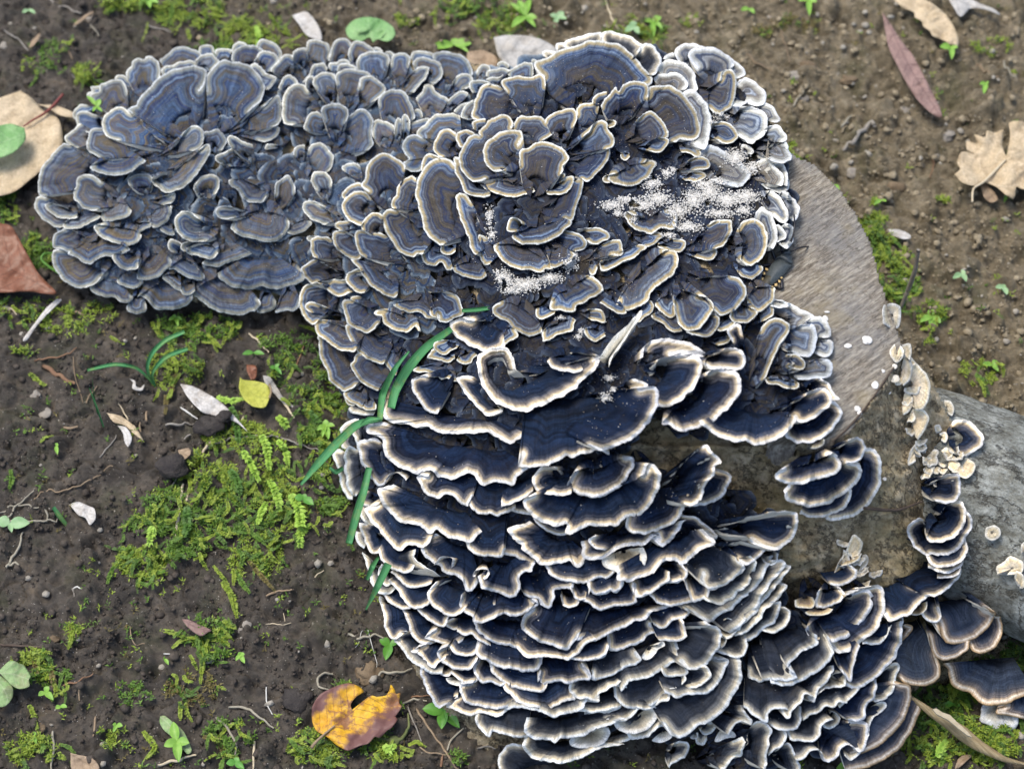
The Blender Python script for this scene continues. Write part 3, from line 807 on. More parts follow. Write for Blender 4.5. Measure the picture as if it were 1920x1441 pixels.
w;400 560;205 515 240 550 300 590 370 612 420 595
w;600 320;170 370 125 390 135 430 180 480 240 520 310 545 370 550 405 535 400 590 430 595 500 570 560 545 640 550 710 550 760 510 800 490 850 500 900 450 950 380 985 300 990 230 960 170 920 153 895 180 890 230
w;370 230;330 180 250 190 200 230 185 280 210 320 260 345 320 360 380 365 440 350
w;600 190;450 210 415 270 420 310 470 345 540 370 610 370 680 345 740 300 790 240 820 180 822 130 790 125
@540 500 4.8
g;700 1260;545 1290 560 1310 620 1330 680 1340 750 1340
b;640 1180;495 1150 520 1210 550 1250 600 1255
b;660 1110;560 1095 500 1130 500 1170 540 1210 600 1245 650 1265 700 1265
b;730 1180;670 1260 690 1285 740 1295 790 1285 797 1240
b;600 850;290 600 262 630 275 680 272 740 280 800 310 870 350 950 370 1010 420 1070 470 1100 510 1125 560 1105 610 1080
b;850 890;640 770 600 820 600 840 560 870 575 920 620 980 660 1030 720 1080 780 1110 815 1120
b;1000 760;900 780 850 815 870 870 905 925 960 980
b;850 640;545 510 522 540 530 600 560 670 610 740 660 790 720 830 780 860 840 880 860 875
b;600 560;300 480 250 478 235 520 245 580 290 630 350 680 400 720 470 750 540 752 590 762 610 750
b;400 260;260 130 180 160 120 200 105 250 103 290 103 330 115 390 145 450 190 495 235 517
b;480 430;330 365 260 325 190 315 150 335 148 380 175 405
b;760 340;560 300 580 270 640 262
b;760 390;560 302 510 300 490 340 495 400 510 460 540 510 600 560 660 590 720 598 770 560 790 530 820 515
b;600 180;520 115 430 112 370 130 338 175 360 220 410 250 460 268 510 255 555 232
b;700 110;630 20 580 40 530 60 523 110 540 160 580 205 630 235 680 240
b;1400 890;1130 910 1120 940 1180 960 1240 955 1290 965 1340 975 1370 1020 1430 1010 1480 1030 1530 1040
b;1600 770;1510 840 1540 870 1600 875 1650 865 1660 830 1700 795
b;1440 780;1310 740 1270 790 1255 820 1310 835 1380 850 1450 858 1510 830
b;1500 690;1400 650 1340 665 1310 705 1325 755 1375 788 1430 785 1470 750 1520 738
b;1050 430;850 385 800 395 772 420 800 440 840 445 850 490 890 540 950 575 1020 592 1080 590 1120 550 1160 535 1190 580
b;1200 290;945 340 960 370 1020 395 1100 415 1150 410 1210 430 1240 470 1300 470 1345 480
b;1330 320;1280 390 1275 430 1300 455 1345 465
b;1280 230;1350 440 1360 490 1420 502 1500 470 1560 440 1575 390 1550 310 1510 255 1460 238
b;880 60;560 -70 600 -20 635 0 655 40 680 90 730 160 790 210 860 250 950 280 980 250
@800 560 3.84
w;470 720;300 545 215 565 230 610 260 660 300 720 340 770 390 810 440 835 500 830 550 810
w;150 560;-20 560 -100 570 -108 640 -80 700 -40 760 10 810 40 830 80 820
w;950 890;1270 1105 1240 1095 1160 1110 1080 1130 1040 1150 1000 1135 940 1170 870 1210 800 1215 720 1220 655 1210 680 1150
w;1270 840;1590 640 1650 635 1668 680 1660 760 1630 830 1580 920 1520 980 1440 1030 1370 1060 1310 1090 1250 1090 1225 1080
w;1400 640;1480 660 1520 645 1580 640 1590 620 1560 595 1500 575
b;1500 90;1530 170 1570 130 1620 100 1640 50 1620 10
b;1230 210;1130 220 1140 260 1170 290 1200 310 1240 305 1290 270
b;960 160;830 240 835 270 832 312 880 295 940 260 1000 240 1050 225 1060 180 1080 150
b;1130 100;1190 150 1230 160 1285 172 1290 130 1270 90 1230 70 1180 70
b;680 50;520 30 470 60 470 100 520 140 570 160 620 210 680 250 740 270 790 255 830 230
w;480 160;320 155 270 140 210 140 165 165 165 210 200 260 240 300 300 340 360 365 420 380 500 375 550 350 570 310
b;570 200;565 330 600 310 640 290 660 265 640 220
w;740 560;650 510 630 430 595 370 530 345 450 355 400 380 370 410 360 480 370 560 400 640 450 700 500 750 560 780 640 800 720 818 780 790 860 750 950 710 1040 670 1120 600 1180 540 1230 480 1250 430
w;1020 390;860 455 890 490 940 515 1010 530 1090 525 1150 500 1200 460 1240 420
u;1310 430;1240 430 1290 350 1340 280 1400 230 1470 160 1530 95 1553 85 1540 130 1490 200 1440 280 1390 350 1350 400 1310 490
@1180 560 3.84
b;600 300;640 340 700 320 730 290 725 265
w;130 430;100 420 110 350 150 300 220 288 310 295 400 305 460 330 510 350 545 385 540 412 480 400 430 395 360 395 300 400
w;190 550;220 430 300 410 380 405 460 410 510 440 530 490 510 560 470 630 420 690 350 740 280 770 210 780
w;560 420;540 480 590 512 680 505 740 515 800 520 835 470 838 420 810 380 760 358 700 355
w;450 710;590 515 680 505 750 520 800 550 812 610 790 680 750 740 690 810 620 870 560 900 480 930 400 955 330 940 280 910 235 900
p;1060 150;1000 10 1040 5 1130 20 1200 50 1260 80 1310 110 1325 130 1300 160 1260 190
p;1030 20;1130 20 1160 45 1130 65 1060 65 1010 50
p;1230 250;1320 130 1380 125 1420 160 1445 220 1448 270 1410 280
p;1280 340;1440 290 1465 320 1465 370 1440 410 1410 425 1360 395
p;1080 260;1260 190 1320 190 1350 230 1355 300 1340 370 1300 415 1240 410 1180 390
p;1180 500;1430 430 1465 480 1468 540 1430 570 1350 570 1280 580 1220 590
b;1090 580;970 580 1000 610 1060 620 1110 640 1170 650 1215 640 1222 605
b;1060 510;1140 395 1200 395 1250 430 1268 480 1250 512 1200 500 1150 480
b;900 160;1000 0 1030 30 1040 80 1030 130 970 160
w;1250 640;1380 575 1440 600 1465 640 1490 690 1518 720 1465 725
r;1360 1010;1300 1075 1340 1080 1400 1050 1405 1010
w;1240 840;1470 740 1520 780 1533 830 1500 900 1440 960 1380 1010 1300 1040 1220 1040 1150 1015 1118 990
w;800 760 1000 820;540 910 600 960 680 1000 760 1025 830 1025 880 1050 930 1058 980 1040 1060 1015 1120 980 1160 940 1185 900
w;1080 800;1310 670 1360 645 1420 645 1455 680 1455 740 1420 790 1370 830 1320 870 1260 892 1215 875 1200 850
b;900 540;950 200 1000 160 1050 138 1110 150 1155 190 1155 240 1120 290 1080 340 1050 400 1010 490 975 570
w;830 420;810 240 800 200 760 185 710 215 708 250 740 290
@1400 560 2.771
w;540 900;640 770 680 800 700 860 700 940 680 1000 640 1060 590 1110 520 1140 460 1150 410 1140
w;400 1000;545 990 540 1040 500 1090 430 1125 350 1135 275 1120
w;400 900;540 850 590 850 600 900 570 960 510 1010 430 1060 350 1080 270 1075 210 1050 190 1010 200 985
w;470 780;540 730 570 712 605 730 618 780 600 830 560 850 510 852
w;340 850;430 805 460 800 490 840 485 890 440 920 370 940 300 960 220 960 160 940 148 915 180 890
w;1060 1390;1115 1390 1100 1430 1060 1450 1000 1450
w;1050 1340;1140 1330 1120 1380 1080 1420 1020 1430 960 1400
w;1040 1290;1140 1250 1155 1300 1130 1350 1080 1380 1010 1400 960 1390 945 1360
w;1020 1220;1140 1090 1165 1130 1165 1200 1130 1260 1090 1310 1040 1335 980 1330
w;1000 1130;1090 1045 1130 1060 1135 1120 1130 1180 1100 1220 1060 1250 1010 1270 960 1265 938 1240
w;930 1230;900 1140 860 1160 830 1210 850 1260 890 1310 940 1340 980 1310 985 1290
w;950 970;1030 920 1100 910 1115 950 1110 1010 1080 1050 1030 1065 990 1055
c;755 85;745 150 710 125 705 60 715 30 760 25 800 45 803 110 790 150 755 155
c;850 440;855 300 900 350 940 400 955 460 945 520 920 570 880 580
c;815 290;800 240 850 232 858 280 850 320
c;780 285;770 235 745 265 745 290 755 310 780 335 810 310 820 270 800 240
c;800 370;820 290 850 310 862 360 850 420 815 455
c;855 630;860 570 920 575 947 620 930 680 890 735
c;808 540;820 490 850 490 870 530 850 580 815 605
c;872 800;880 845 845 868 835 850 850 790 875 755 900 790 910 820
c;905 790;900 730 935 760 930 800
c;925 880;930 830 965 880 940 930
c;1040 560;1025 525 1060 530 1080 570 1070 610 1050 600
c;998 690;980 690 975 660 1000 652 1015 680
c;1015 715;1000 700 1030 690 1048 715 1035 750 1010 735
c;1120 870;1150 830 1188 860 1180 900 1140 935 1100 920
w;1090 720;1070 640 1110 620 1160 640 1210 680 1228 730 1210 780 1160 810 1100 820
c;1050 830;1010 790 1040 770 1080 830 1110 860 1100 890 1070 895 1050 880
c;1275 1215;1240 1200 1238 1235 1275 1255 1315 1235 1318 1200 1285 1175 1245 1185 1240 1200
c;1380 1400;1300 1430 1298 1390 1340 1360 1370 1335 1420 1355 1441 1380 1430 1420 1350 1435
c;1440 1310;1425 1320 1425 1280 1441 1260
c;1420 1490;1390 1450 1400 1410 1441 1440 1441 1500
c;540 1330;510 1330 530 1260 560 1225 603 1265 590 1320 550 1360
c;600 1370;600 1330 620 1325 635 1350 620 1390 580 1420
c;490 1400;510 1320 480 1360 450 1430
@1150 320 3.84
b;800 1060;750 1150 800 1155 860 1120 880 1090
b;400 1030;270 1040 300 1080 360 1110 400 1150 450 1162 500 1155
b;600 1070;720 1020 765 1060 765 1110 740 1150 700 1195 640 1200 570 1185 520 1160
p;1080 70;1265 60 1265 90 1250 140 1200 158 1150 145 1100 125
p;1190 240;1220 150 1270 170 1320 220 1342 280 1330 330 1300 370
p;1190 470;1240 380 1300 400 1310 450 1290 520 1260 560 1220 555
p;1080 200;1130 140 1190 180 1230 240 1260 290 1275 340 1240 375 1190 360 1150 330
p;1130 470;1170 390 1200 385 1240 440 1240 480 1190 520
p;1060 460;1020 330 1050 275 1080 265 1100 290 1140 310 1165 370 1180 450 1170 520 1150 570
b;900 670;900 740 940 765 1010 775 1060 740 1075 690
b;1020 830;1165 850 1150 930 1110 980 1060 1015 1010 1000 970 960
b;930 960;840 1030 850 1070 900 1098 960 1098 1010 1070 1040 1020 1000 990
b;600 780;870 760 920 790 955 840 960 890 930 950 880 1000 820 1035 770 1042 730 1010
b;400 880;300 960 330 1000 370 1040 410 1055 440 1040 445 1000
b;500 860;620 900 700 930 725 980 710 1030 670 1080 620 1130 560 1155 510 1140 470 1110 455 1050 440 980 430 960
b;380 520;430 490 510 495 530 530 510 570 470 585 400 580 320 545
b;180 470;290 440 340 440 365 470 330 490 300 530 240 550
b;540 590;590 620 640 640 680 652 730 635 750 600 735 565 700 555
b;560 540;700 365 740 355 800 355 850 360 855 420 830 480 790 540 740 562
b;250 340;130 310 90 295 80 325 110 380 160 420 220 445 270 460 310 435 350 410 420 425 455 400 460 340 430 290 390 272
b;940 530;900 400 960 350 1010 340 1060 368 1100 430 1114 510 1100 590 1060 645 1000 678 950 675 920 650 918 625
b;230 700;370 575 430 570 465 600 468 670 440 730 380 790 320 830 275 880 260 930 210 970 150 1000 80 1008 20 1000 18 960
@850 320 4.8
b;1440 1150;1310 1190 1400 1230 1450 1270 1500 1295 1560 1280
b;900 1220;740 1250 755 1320 800 1338 850 1320 910 1290
b;1050 1050;870 1190 870 1250 950 1255 1030 1270 1090 1265 1120 1210 1180 1180 1240 1150 1300 1110 1345 1080 1340 1030 1300 980 1240 945
b;1200 800;1370 640 1430 620 1500 610 1525 650 1525 730 1500 765 1440 758
b;1430 790;1305 830 1330 900 1400 890 1480 850 1560 810 1640 780 1700 730 1740 690 1715 660 1670 660
b;1240 800;1215 900 1240 940 1280 930 1298 880
b;1160 580;1120 520 1180 512 1270 510 1340 530 1390 560 1408 600 1370 630 1310 665 1250 665 1200 630
b;390 700;280 600 235 570 215 620 215 715 240 760 260 830 280 860 320 850
b;880 640;1130 720 1180 700 1205 650 1180 600 1130 570 1060 545 1000 540
b;880 690;890 880 960 860 1030 830 1080 780 1095 740
b;640 680;365 670 375 720 410 790 470 840 540 880 600 890 650 885 700 890 760 910 800 910 830 880 895 880
b;850 330;1150 60 1180 40 1182 90 1160 170 1140 240 1110 320 1085 400 1065 445 1015 438
b;790 480;520 600 560 640 620 668 700 660 770 665 830 640 880 620 950 590 1010 530 1070 460
b;640 500;540 550 480 540 485 470 510 430 550 418 590 440 620 480
b;900 130;840 210 880 222 950 220 1010 200 1060 150 1080 100 1078 55 1030 50 980 90
b;870 130;900 90 940 40 990 18 1010 40
b;560 110;330 92 280 110 268 150 320 185 390 212 460 232 540 240 620 228 690 200 733 183
@40 300 3.2
a;700 800;630 880 640 910 690 920 750 910 755 870
a;520 700;415 770 430 795 470 815 520 825 560 830 600 850 640 855 670 830
a;1600 760;1525 915 1560 910 1600 900 1630 910 1665 880 1670 840
a;1460 780;1415 910 1460 915 1520 895 1530 850
a;850 720;690 825 720 815 760 850 800 890 860 898 930 895 990 870 1030 825
a;1200 680;1015 810 1050 820 1090 850 1130 890 1200 910 1300 928 1390 910 1430 880 1435 850
a;470 600;270 535 200 540 190 560 185 600 210 660 240 710 290 750 330 768 390 762 440 745 475 705
a;640 660;575 720 590 750 650 770 690 768 730 735
a;930 680;845 705 880 740 920 775 960 790
a;1020 720;955 775 970 810 1000 815 1040 790
a;1620 590;1615 690 1650 695 1685 680 1670 640
a;420 470;250 415 215 430 190 450 185 490 195 525 240 530 280 550
a;480 470;275 560 320 580 360 610 410 625 450 600 500 580 550 585 600 565 655 540
a;680 550;545 570 560 610 590 640 640 660 695 650 700 630
a;780 550;690 695 700 715 750 718 810 710 850 680 890 640 905 610
a;980 580;885 655 920 660 970 690 1020 715 1070 725 1098 710 1095 690
a;970 560;960 500 900 470 880 490 885 530 905 550
a;1380 560 1520 560;1170 680 1175 700 1210 730 1260 765 1330 775 1400 775 1440 760 1500 775 1550 780 1620 755 1690 720 1700 690
a;1230 530;1085 620 1100 635 1180 640 1220 620 1290 605 1340 585 1385 560
a;1050 520;1000 490 960 500 955 530 975 550
a;1140 500;990 530 1000 560 1050 575 1110 590 1150 590 1180 560
a;880 380;830 420 870 445 920 450
a;740 180;640 150 640 110 700 85 760 85 790 110
a;1110 200;1040 190 1032 160 1055 115 1100 90 1150 88 1188 115 1192 160 1170 200
a;1140 400;1060 345 1000 302 950 308 922 350 920 400 945 445 990 478 1050 490 1110 487
a;1640 370;1590 440 1640 450 1700 430 1745 385 1740 370
a;1450 290;1255 395 1260 420 1310 455 1370 470 1430 480 1500 492 1560 470 1600 430 1615 375
a;1390 320;1250 280 1190 275 1162 305 1175 345 1230 355 1260 350
a;1440 150;1245 115 1250 150 1290 180 1320 220 1350 250 1400 262 1450 255 1475 225
a;1540 290;1520 200 1530 140 1575 100 1610 95 1635 130 1650 190
a;300 300;140 222 95 222 78 250 80 290 110 340 160 380 210 402 260 400
a;360 330;250 385 260 410 310 415 380 400 440 365 480 340
a;290 290;170 258 140 262 140 290 170 320 220 350 290 352 335 345
a;700 380;700 440 740 420 780 400 797 370 770 370
a;600 400;490 393 445 388 433 412 455 440 500 475 550 490 600 506 655 510 700 492 722 455
a;780 300;790 400 830 400 870 370 895 320 905 280
a;790 240;860 270 900 265 920 240 922 200 890 205
a;560 240;475 345 490 370 540 370 600 355 650 340 665 300
a;560 230;470 130 430 95 380 90 340 105 328 150 310 185 315 230 345 262 365 290 420 302 445 298
@40 50 3.84
a;1340 240;1275 180 1290 145 1330 130 1375 140 1390 180
a;1450 260;1395 200 1400 170 1440 158 1480 160 1515 170
a;1580 200;1515 190 1520 145 1560 112 1600 115 1625 130
a;1760 230;1690 150 1710 100 1740 88 1790 105 1840 140 1875 195 1860 235
a;1640 290;1510 240 1530 170 1590 135 1640 130 1690 140 1735 175
a;1720 300;1670 255 1700 200 1750 173 1800 180 1840 215 1855 250 1840 290 1800 320
a;1160 330;990 245 1040 205 1090 155 1150 140 1210 155 1270 180 1300 215
a;1310 310;1250 240 1300 205 1360 195 1400 215 1432 250 1400 290 1370 310
a;1120 380;1010 350 1008 305 1040 280 1100 275 1150 250 1200 245 1250 255 1275 275
a;840 480;670 375 690 350 730 350 770 385
a;890 480;750 350 760 310 790 285 800 240 840 222 880 230 910 208 960 225 995 260 1005 310 1000 350
a;600 520;470 520 475 480 510 465 500 435 540 425 575 430
a;700 600;495 515 510 480 560 470 570 420 610 395 670 385 720 385 755 430 765 480
a;560 620;380 670 370 640 385 590 420 560 470 560
a;600 700;540 635 470 612 415 620 390 660 400 710 430 750 480 762 530 755
a;530 800;420 700 370 745 325 780 318 815 350 850 390 880
a;560 1060;320 835 270 865 215 930 205 945 160 985 130 1050 120 1150 126 1200 134 1221
a;1620 400;1645 285 1680 262 1720 290 1760 330 1800 345 1848 370 1820 410 1770 450
a;1380 860;1310 760 1360 745 1415 732 1450 770 1475 830 1450 890
a;1640 1000;1480 1000 1445 970 1460 945 1500 930
a;1500 1000;1520 870 1450 910 1395 935 1400 970 1440 985
a;1650 960;1500 850 1480 810 1500 782 1545 795 1600 830 1660 850
a;1590 770;1860 730 1850 775 1800 815 1760 835 1720 820
a;1550 740;1770 560 1830 500 1865 498 1878 560 1872 640 1855 695 1825 718
a;1440 680;1335 440 1335 350 1370 310 1400 270 1450 243 1500 245 1560 260 1620 270 1680 310 1720 350 1750 420 1750 470 1720 540 1670 570 1640 600
a;1180 720;760 600 800 575 830 565 835 540 870 490 930 440 980 380 1040 340 1110 300 1180 290 1240 275 1290 290 1325 315 1338 350 1320 400 1295 440
a;900 880;545 725 500 750 485 800 470 850 480 890 510 915 560 940 600 960
a;1060 860;760 610 735 580 690 578 640 600 595 645 572 700 590 760 630 798 670 815
a;1080 1040;1310 870 1335 840 1362 855 1355 910 1330 960 1290 1030 1236 1104 1176 1152 1104 1188 1056 1206 996 1164 942 1122 936 1098
a;1060 900;1180 760 1220 720 1265 712 1300 740 1318 800 1300 860 1270 880 1235 888
a;700 940;510 990 490 1010 520 1040 580 1060 650 1070 720 1065 790 1045 860 1000 905 965
@480 50 3.84
a;240 330;110 310 180 225 220 200 265 210
a;330 290;260 220 265 185 310 160 360 155
a;430 300;365 150 370 115 410 95 460 100 510 115 535 150 530 210
a;610 250;520 240 535 180 550 115 590 88 640 90 680 120
a;880 200;850 150 890 155 915 180
a;740 280;665 230 670 170 690 125 740 103 790 115 840 150 855 180
a;960 230;930 180 970 178 1000 205
a;1200 280;1105 225 1130 185 1190 170 1250 185 1290 200
a;1380 420;1270 200 1330 178 1400 185 1460 200 1520 240 1560 300 1560 350
a;1230 340;1130 270 1150 235 1210 220 1270 235 1320 265 1350 310 1345 360 1290 410
a;1040 420;970 260 985 215 1030 195 1080 198 1112 220 1105 270
a;850 400;725 290 730 240 760 200 820 185 890 180 940 190 970 230 960 260
a;1050 430;1160 300 1210 290 1245 300 1240 350 1200 400 1160 440 1135 475
a;1400 480;1420 400 1450 350 1500 335 1545 345 1562 380 1550 420 1500 450
a;600 340;525 300 530 265 580 258 600 240 650 238 680 260
a;440 380;330 400 380 350 400 280 440 262 490 262 520 300
a;650 350;580 320 600 275 650 262 700 275 722 300
a;410 450;355 430 370 370 410 358 420 390
a;540 530;420 430 415 380 450 340 520 325 570 345
a;660 540;575 390 572 340 620 315 690 308 760 315 825 345
a;740 560;750 430 750 380 780 355 830 350 880 380 920 420 935 450 910 490 860 530
a;230 470;160 440 200 370 240 350 290 380 300 410
a;1270 620;1150 520 1200 470 1215 425 1265 415 1290 460 1330 490 1390 520
a;1400 600;1380 540 1420 490 1480 460 1530 480
a;1160 680;1140 600 1170 590 1200 620 1205 650
a;400 610;255 715 210 705 190 660 190 590 188 530 210 465 260 425 310 410 350 415 375 460
a;980 690;885 560 890 520 920 475 980 455 1040 460 1090 490 1110 540 1130 570 1145 630 1140 665
a;1150 790;1110 680 1160 680 1200 660 1250 655
a;940 840;840 790 845 700 880 672 930 680 990 710
a;1030 830;995 770 1000 690 1020 655 1045 670
a;1080 810;1050 740 1050 660 1075 630 1105 670 1110 730
a;520 750;350 740 350 690 380 640 430 610 460 620
a;640 840;650 650 700 625 720 600 760 588 810 610 840 660 840 720 835 780 840 850 810 890
a;570 780;480 660 462 610 480 575 540 555 600 558 650 590 660 630 640 690
a;1400 780;1165 790 1170 745 1210 710 1235 670 1280 640 1350 625 1430 620 1470 640
a;200 860;60 880 80 840 120 850
a;1250 920;1200 800 1150 778 1095 785 1058 830 1055 880 1090 930 1100 955 1062 970 1068 1015 1120 1048 1175 1040 1195 1015
b;1430 880;1440 765 1390 740 1340 745 1305 780 1280 840 1275 885 1300 915 1330 942
b;1530 820;1470 870 1440 810 1450 765 1500 738 1550 750 1578 785
a;400 1050;380 880 400 845 440 832 490 850 530 890 560 940 555 990 530 1040
@540 250 4.8
a;130 240;45 190 60 130 100 105 150 100
a;640 400;485 320 490 290 530 270 590 262 650 300
a;450 740;300 655 250 615 190 600 140 615 128 650 150 710 200 765 270 805 330 830
a;340 560;240 500 205 440 205 395 240 350 300 338 350 355 385 400 392 460
a;280 930;240 925 190 920 162 940 180 970 215 975
b;450 1250;220 1130 150 1180 115 1215 130 1260 160 1310 210 1345 250 1340
b;450 1090;220 1110 205 1050 205 1010 210 960 250 930 320 928 380 940
b;600 850;540 795 470 788 420 805 420 845 450 870
b;640 980;500 870 440 868 400 890 395 950 430 1020 470 1070 530 1110 590 1135 650 1130
b;640 560;490 580 490 530 540 480 600 455 650 445
b;1040 1130;860 900 690 872 640 868 608 900 605 950 620 1020 650 1090 665 1110
b;820 880;660 860 670 800 710 740 780 712 840 740
b;900 600;720 520 680 500 655 470 690 410 690 350 710 290 750 230 800 195 860 182 920 190 970 220 1030 270 1060 300
b;720 690;740 570 690 525 640 520 580 530 520 570 480 620 478 680 500 730 550 780 600 815 650 835
b;1650 1140;1480 1220 1530 1260 1580 1290 1640 1310 1710 1325 1770 1300 1800 1280
b;1380 1060;1200 1090 1210 1150 1260 1190 1330 1195 1370 1165 1400 1180 1430 1230 1480 1225
b;1150 620;1145 400 1110 380 1060 400 1010 450 980 500 970 560 940 600 935 670
b;1200 880;940 680 890 690 855 740 850 800 870 860 900 920 940 990 990 1050 1050 1090 1130 1115 1160 1080 1210 1090
b;1330 300;1205 340 1210 260 1240 195 1290 180 1360 215
b;1480 1000;1375 1020 1370 1060 1400 1090 1460 1095 1510 1060
b;1560 700;1480 250 1430 230 1380 222 1300 240 1230 300 1190 370 1160 450 1150 540 1170 640 1200 740 1210 820 1250 900 1310 970 1380 1000
b;1700 430;1540 250 1530 215 1495 225 1495 300 1520 390 1560 470 1600 540 1660 565 1740 575 1820 560
b;1750 900;1640 590 1600 540 1540 530 1510 560 1515 620 1530 700 1560 800 1590 870 1630 950 1640 1020 1690 1090
@1150 50 4.8
p;540 300;445 290 480 255 540 232
p;1300 780;1360 680 1410 700 1460 750 1490 800 1495 850 1440 860
p;1340 1120;1540 1035 1570 1070 1590 1130 1615 1175 1590 1215 1530 1228 1460 1220 1400 1200
p;1330 1000;1400 890 1450 880 1500 900 1540 940 1570 990 1560 1025 1530 1030
p;1430 1330;1440 1235 1510 1230 1550 1260 1575 1320 1580 1400 1570 1440
p;1300 1340;1290 1220 1340 1190 1400 1200 1440 1240 1490 1290 1530 1340 1540 1380 1520 1430
p;1130 620;1120 520 1140 480 1190 455 1240 470 1290 510 1330 550 1370 590 1380 650 1350 700 1290 715 1220 690 1150 710 1080 715
p;1010 420;1050 280 1110 310 1160 360 1190 410 1180 440 1125 465
p;700 330;570 300 552 240 580 180 640 152 720 150 780 165 830 185
p;870 440;750 360 700 300 665 260 690 215 760 190 850 190 920 195 980 230 1040 270 1080 320 1095 350
p;560 520;395 380 440 320 500 300 580 305 640 330 690 370 730 420 750 480 755 570
p;500 560;360 470 400 425 470 420 560 418 620 440 660 475 668 520 650 570
p;1070 800;1200 720 1270 730 1340 760 1385 810 1395 880 1370 950 1320 1010 1260 1055 1215 1055 1190 1030 1140 990
b;850 560;970 470 980 410 1020 385 1070 395 1110 440 1112 520 1105 600 1090 670 1060 730 1000 760 980 790 920 775 870 740
b;880 950;890 860 940 860 1000 850 1060 880 1105 930 1130 980 1100 1030 1040 1058 980 1050 930 1020
p;1180 1110;1150 1060 1200 1060 1250 1090 1270 1130 1240 1150
p;860 1280;790 1140 800 1090 860 1060 920 1080 1000 1120 1070 1160 1150 1220 1210 1270 1230 1310 1220 1370 1180 1420 1120 1440 1020 1430 960 1410
b;620 1050;740 1070 780 1110 790 1160 740 1170 680 1140 610 1135
b;640 1340;750 1300 810 1310 845 1345 800 1380 740 1395 680 1390 640 1385
b;620 1270;700 1180 750 1165 820 1165 865 1200 878 1245 850 1280 800 1285 740 1285
p;600 900;640 590 690 568 750 590 800 640 850 710 880 800 885 900 870 990 850 1050 810 1105 770 1080
b;330 850;310 600 320 540 380 528 460 525 540 545 610 590 660 640 690 690 740 760 775 830 785 920 770 980 730 1020 620 1015 560 1040
b;170 1000;235 825 290 770 330 755 380 780 430 830 470 890 498 960 495 1000
b;260 1080;440 990 490 1010 498 1030 470 1090 420 1130 370 1128 330 1110
@850 50 4.8
g;960 230;925 210 920 160 960 143 1000 150
g;880 280;805 260 805 230 850 218 930 222
g;1200 270;1000 190 985 160 1010 120 1080 100 1180 80 1260 60 1330 50 1335 90
g;1430 310;1330 100 1340 60 1390 45 1450 55 1520 65 1570 80 1620 100 1670 140 1710 170 1680 220
g;1600 380;1680 210 1700 170 1740 143 1790 165 1840 230 1880 290 1870 340 1850 380 1810 430
a;440 390;390 350 400 325 440 312 480 325 505 360
a;260 450;200 420 240 350 290 335 330 360 335 400
a;400 470;295 440 310 395 380 380 450 375 510 390
a;740 410;700 300 720 290 750 300 760 340
a;640 490;480 430 520 390 580 350 650 325 710 325 728 370 715 430
a;380 510;290 470 350 455 410 450 450 430
a;260 560;170 600 140 550 150 500 200 478 270 480 330 510
b;1160 640;780 420 740 370 740 320 790 300 860 270 940 220 1030 190 1120 160 1200 135 1280 125 1370 130 1450 145 1520 180 1590 230 1650 290 1700 350 1760 410 1800 470 1790 520 1760 530
a;150 820;0 760 60 710 130 685
a;170 810;175 832 70 820 75 760 110 710 180 650
b;560 760;175 830 178 740 190 660 220 590 260 530 320 505 370 520 420 545
b;700 760;470 570 435 510 450 470 520 450 580 435 640 450 700 455 760 432 810 440 835 480 835 525
b;260 930;175 920 168 860 210 840 290 825
b;1180 960;1115 790 1120 730 1170 690 1240 680 1310 700 1320 740
b;1340 700;1250 680 1260 640 1310 600 1380 585
b;1510 820;1320 720 1340 680 1400 620 1450 560 1470 545 1485 580 1530 520 1600 490 1680 490 1740 520 1760 570 1750 620
b;1370 870;1390 840 1440 840 1468 860 1450 900 1400 910
b;420 1040;225 960 260 900 320 840 390 800 450 793 510 820 535 860 525 900
b;640 1000;540 890 560 850 610 800 680 805 750 795 800 810 830 860 870 900 900 960 870 1000 800 1030
b;970 980;820 850 850 800 920 760 1000 742 1080 740 1115 780 1115 830 1090 890
b;1080 1220;1370 1090 1405 1090 1410 1140 1390 1210 1350 1270 1290 1330 1210 1395 1170 1390
b;1060 1110;1190 970 1240 920 1290 860 1340 848 1385 875 1395 920 1430 960 1450 1020 1440 1080 1410 1100
b;450 1250;210 960 150 985 100 1040 60 1110 45 1180 60 1250 90 1310 130 1360 180 1395 240 1390 290 1375
b;540 1200;590 1060 625 990 610 940 560 925 490 930 420 950 350 990 290 1050 262 1130 270 1200 300 1260 350 1300 400 1295 440 1290
b;740 1440;590 1230 595 1140 625 1100 680 1090 720 1050 790 1032 870 1045 950 1080 1010 1120 1042 1170 1020 1220 990 1260 985 1300
b;1410 1350;1375 1330 1335 1365 1360 1400 1405 1405
b;1560 1130;1500 1150 1510 1190 1550 1205 1590 1170
b;1570 1260;1440 1335 1400 1345 1395 1380 1450 1410 1530 1435 1620 1430 1700 1400 1760 1350 1800 1290 1825 1230 1800 1200 1750 1190 1710 1220
"""
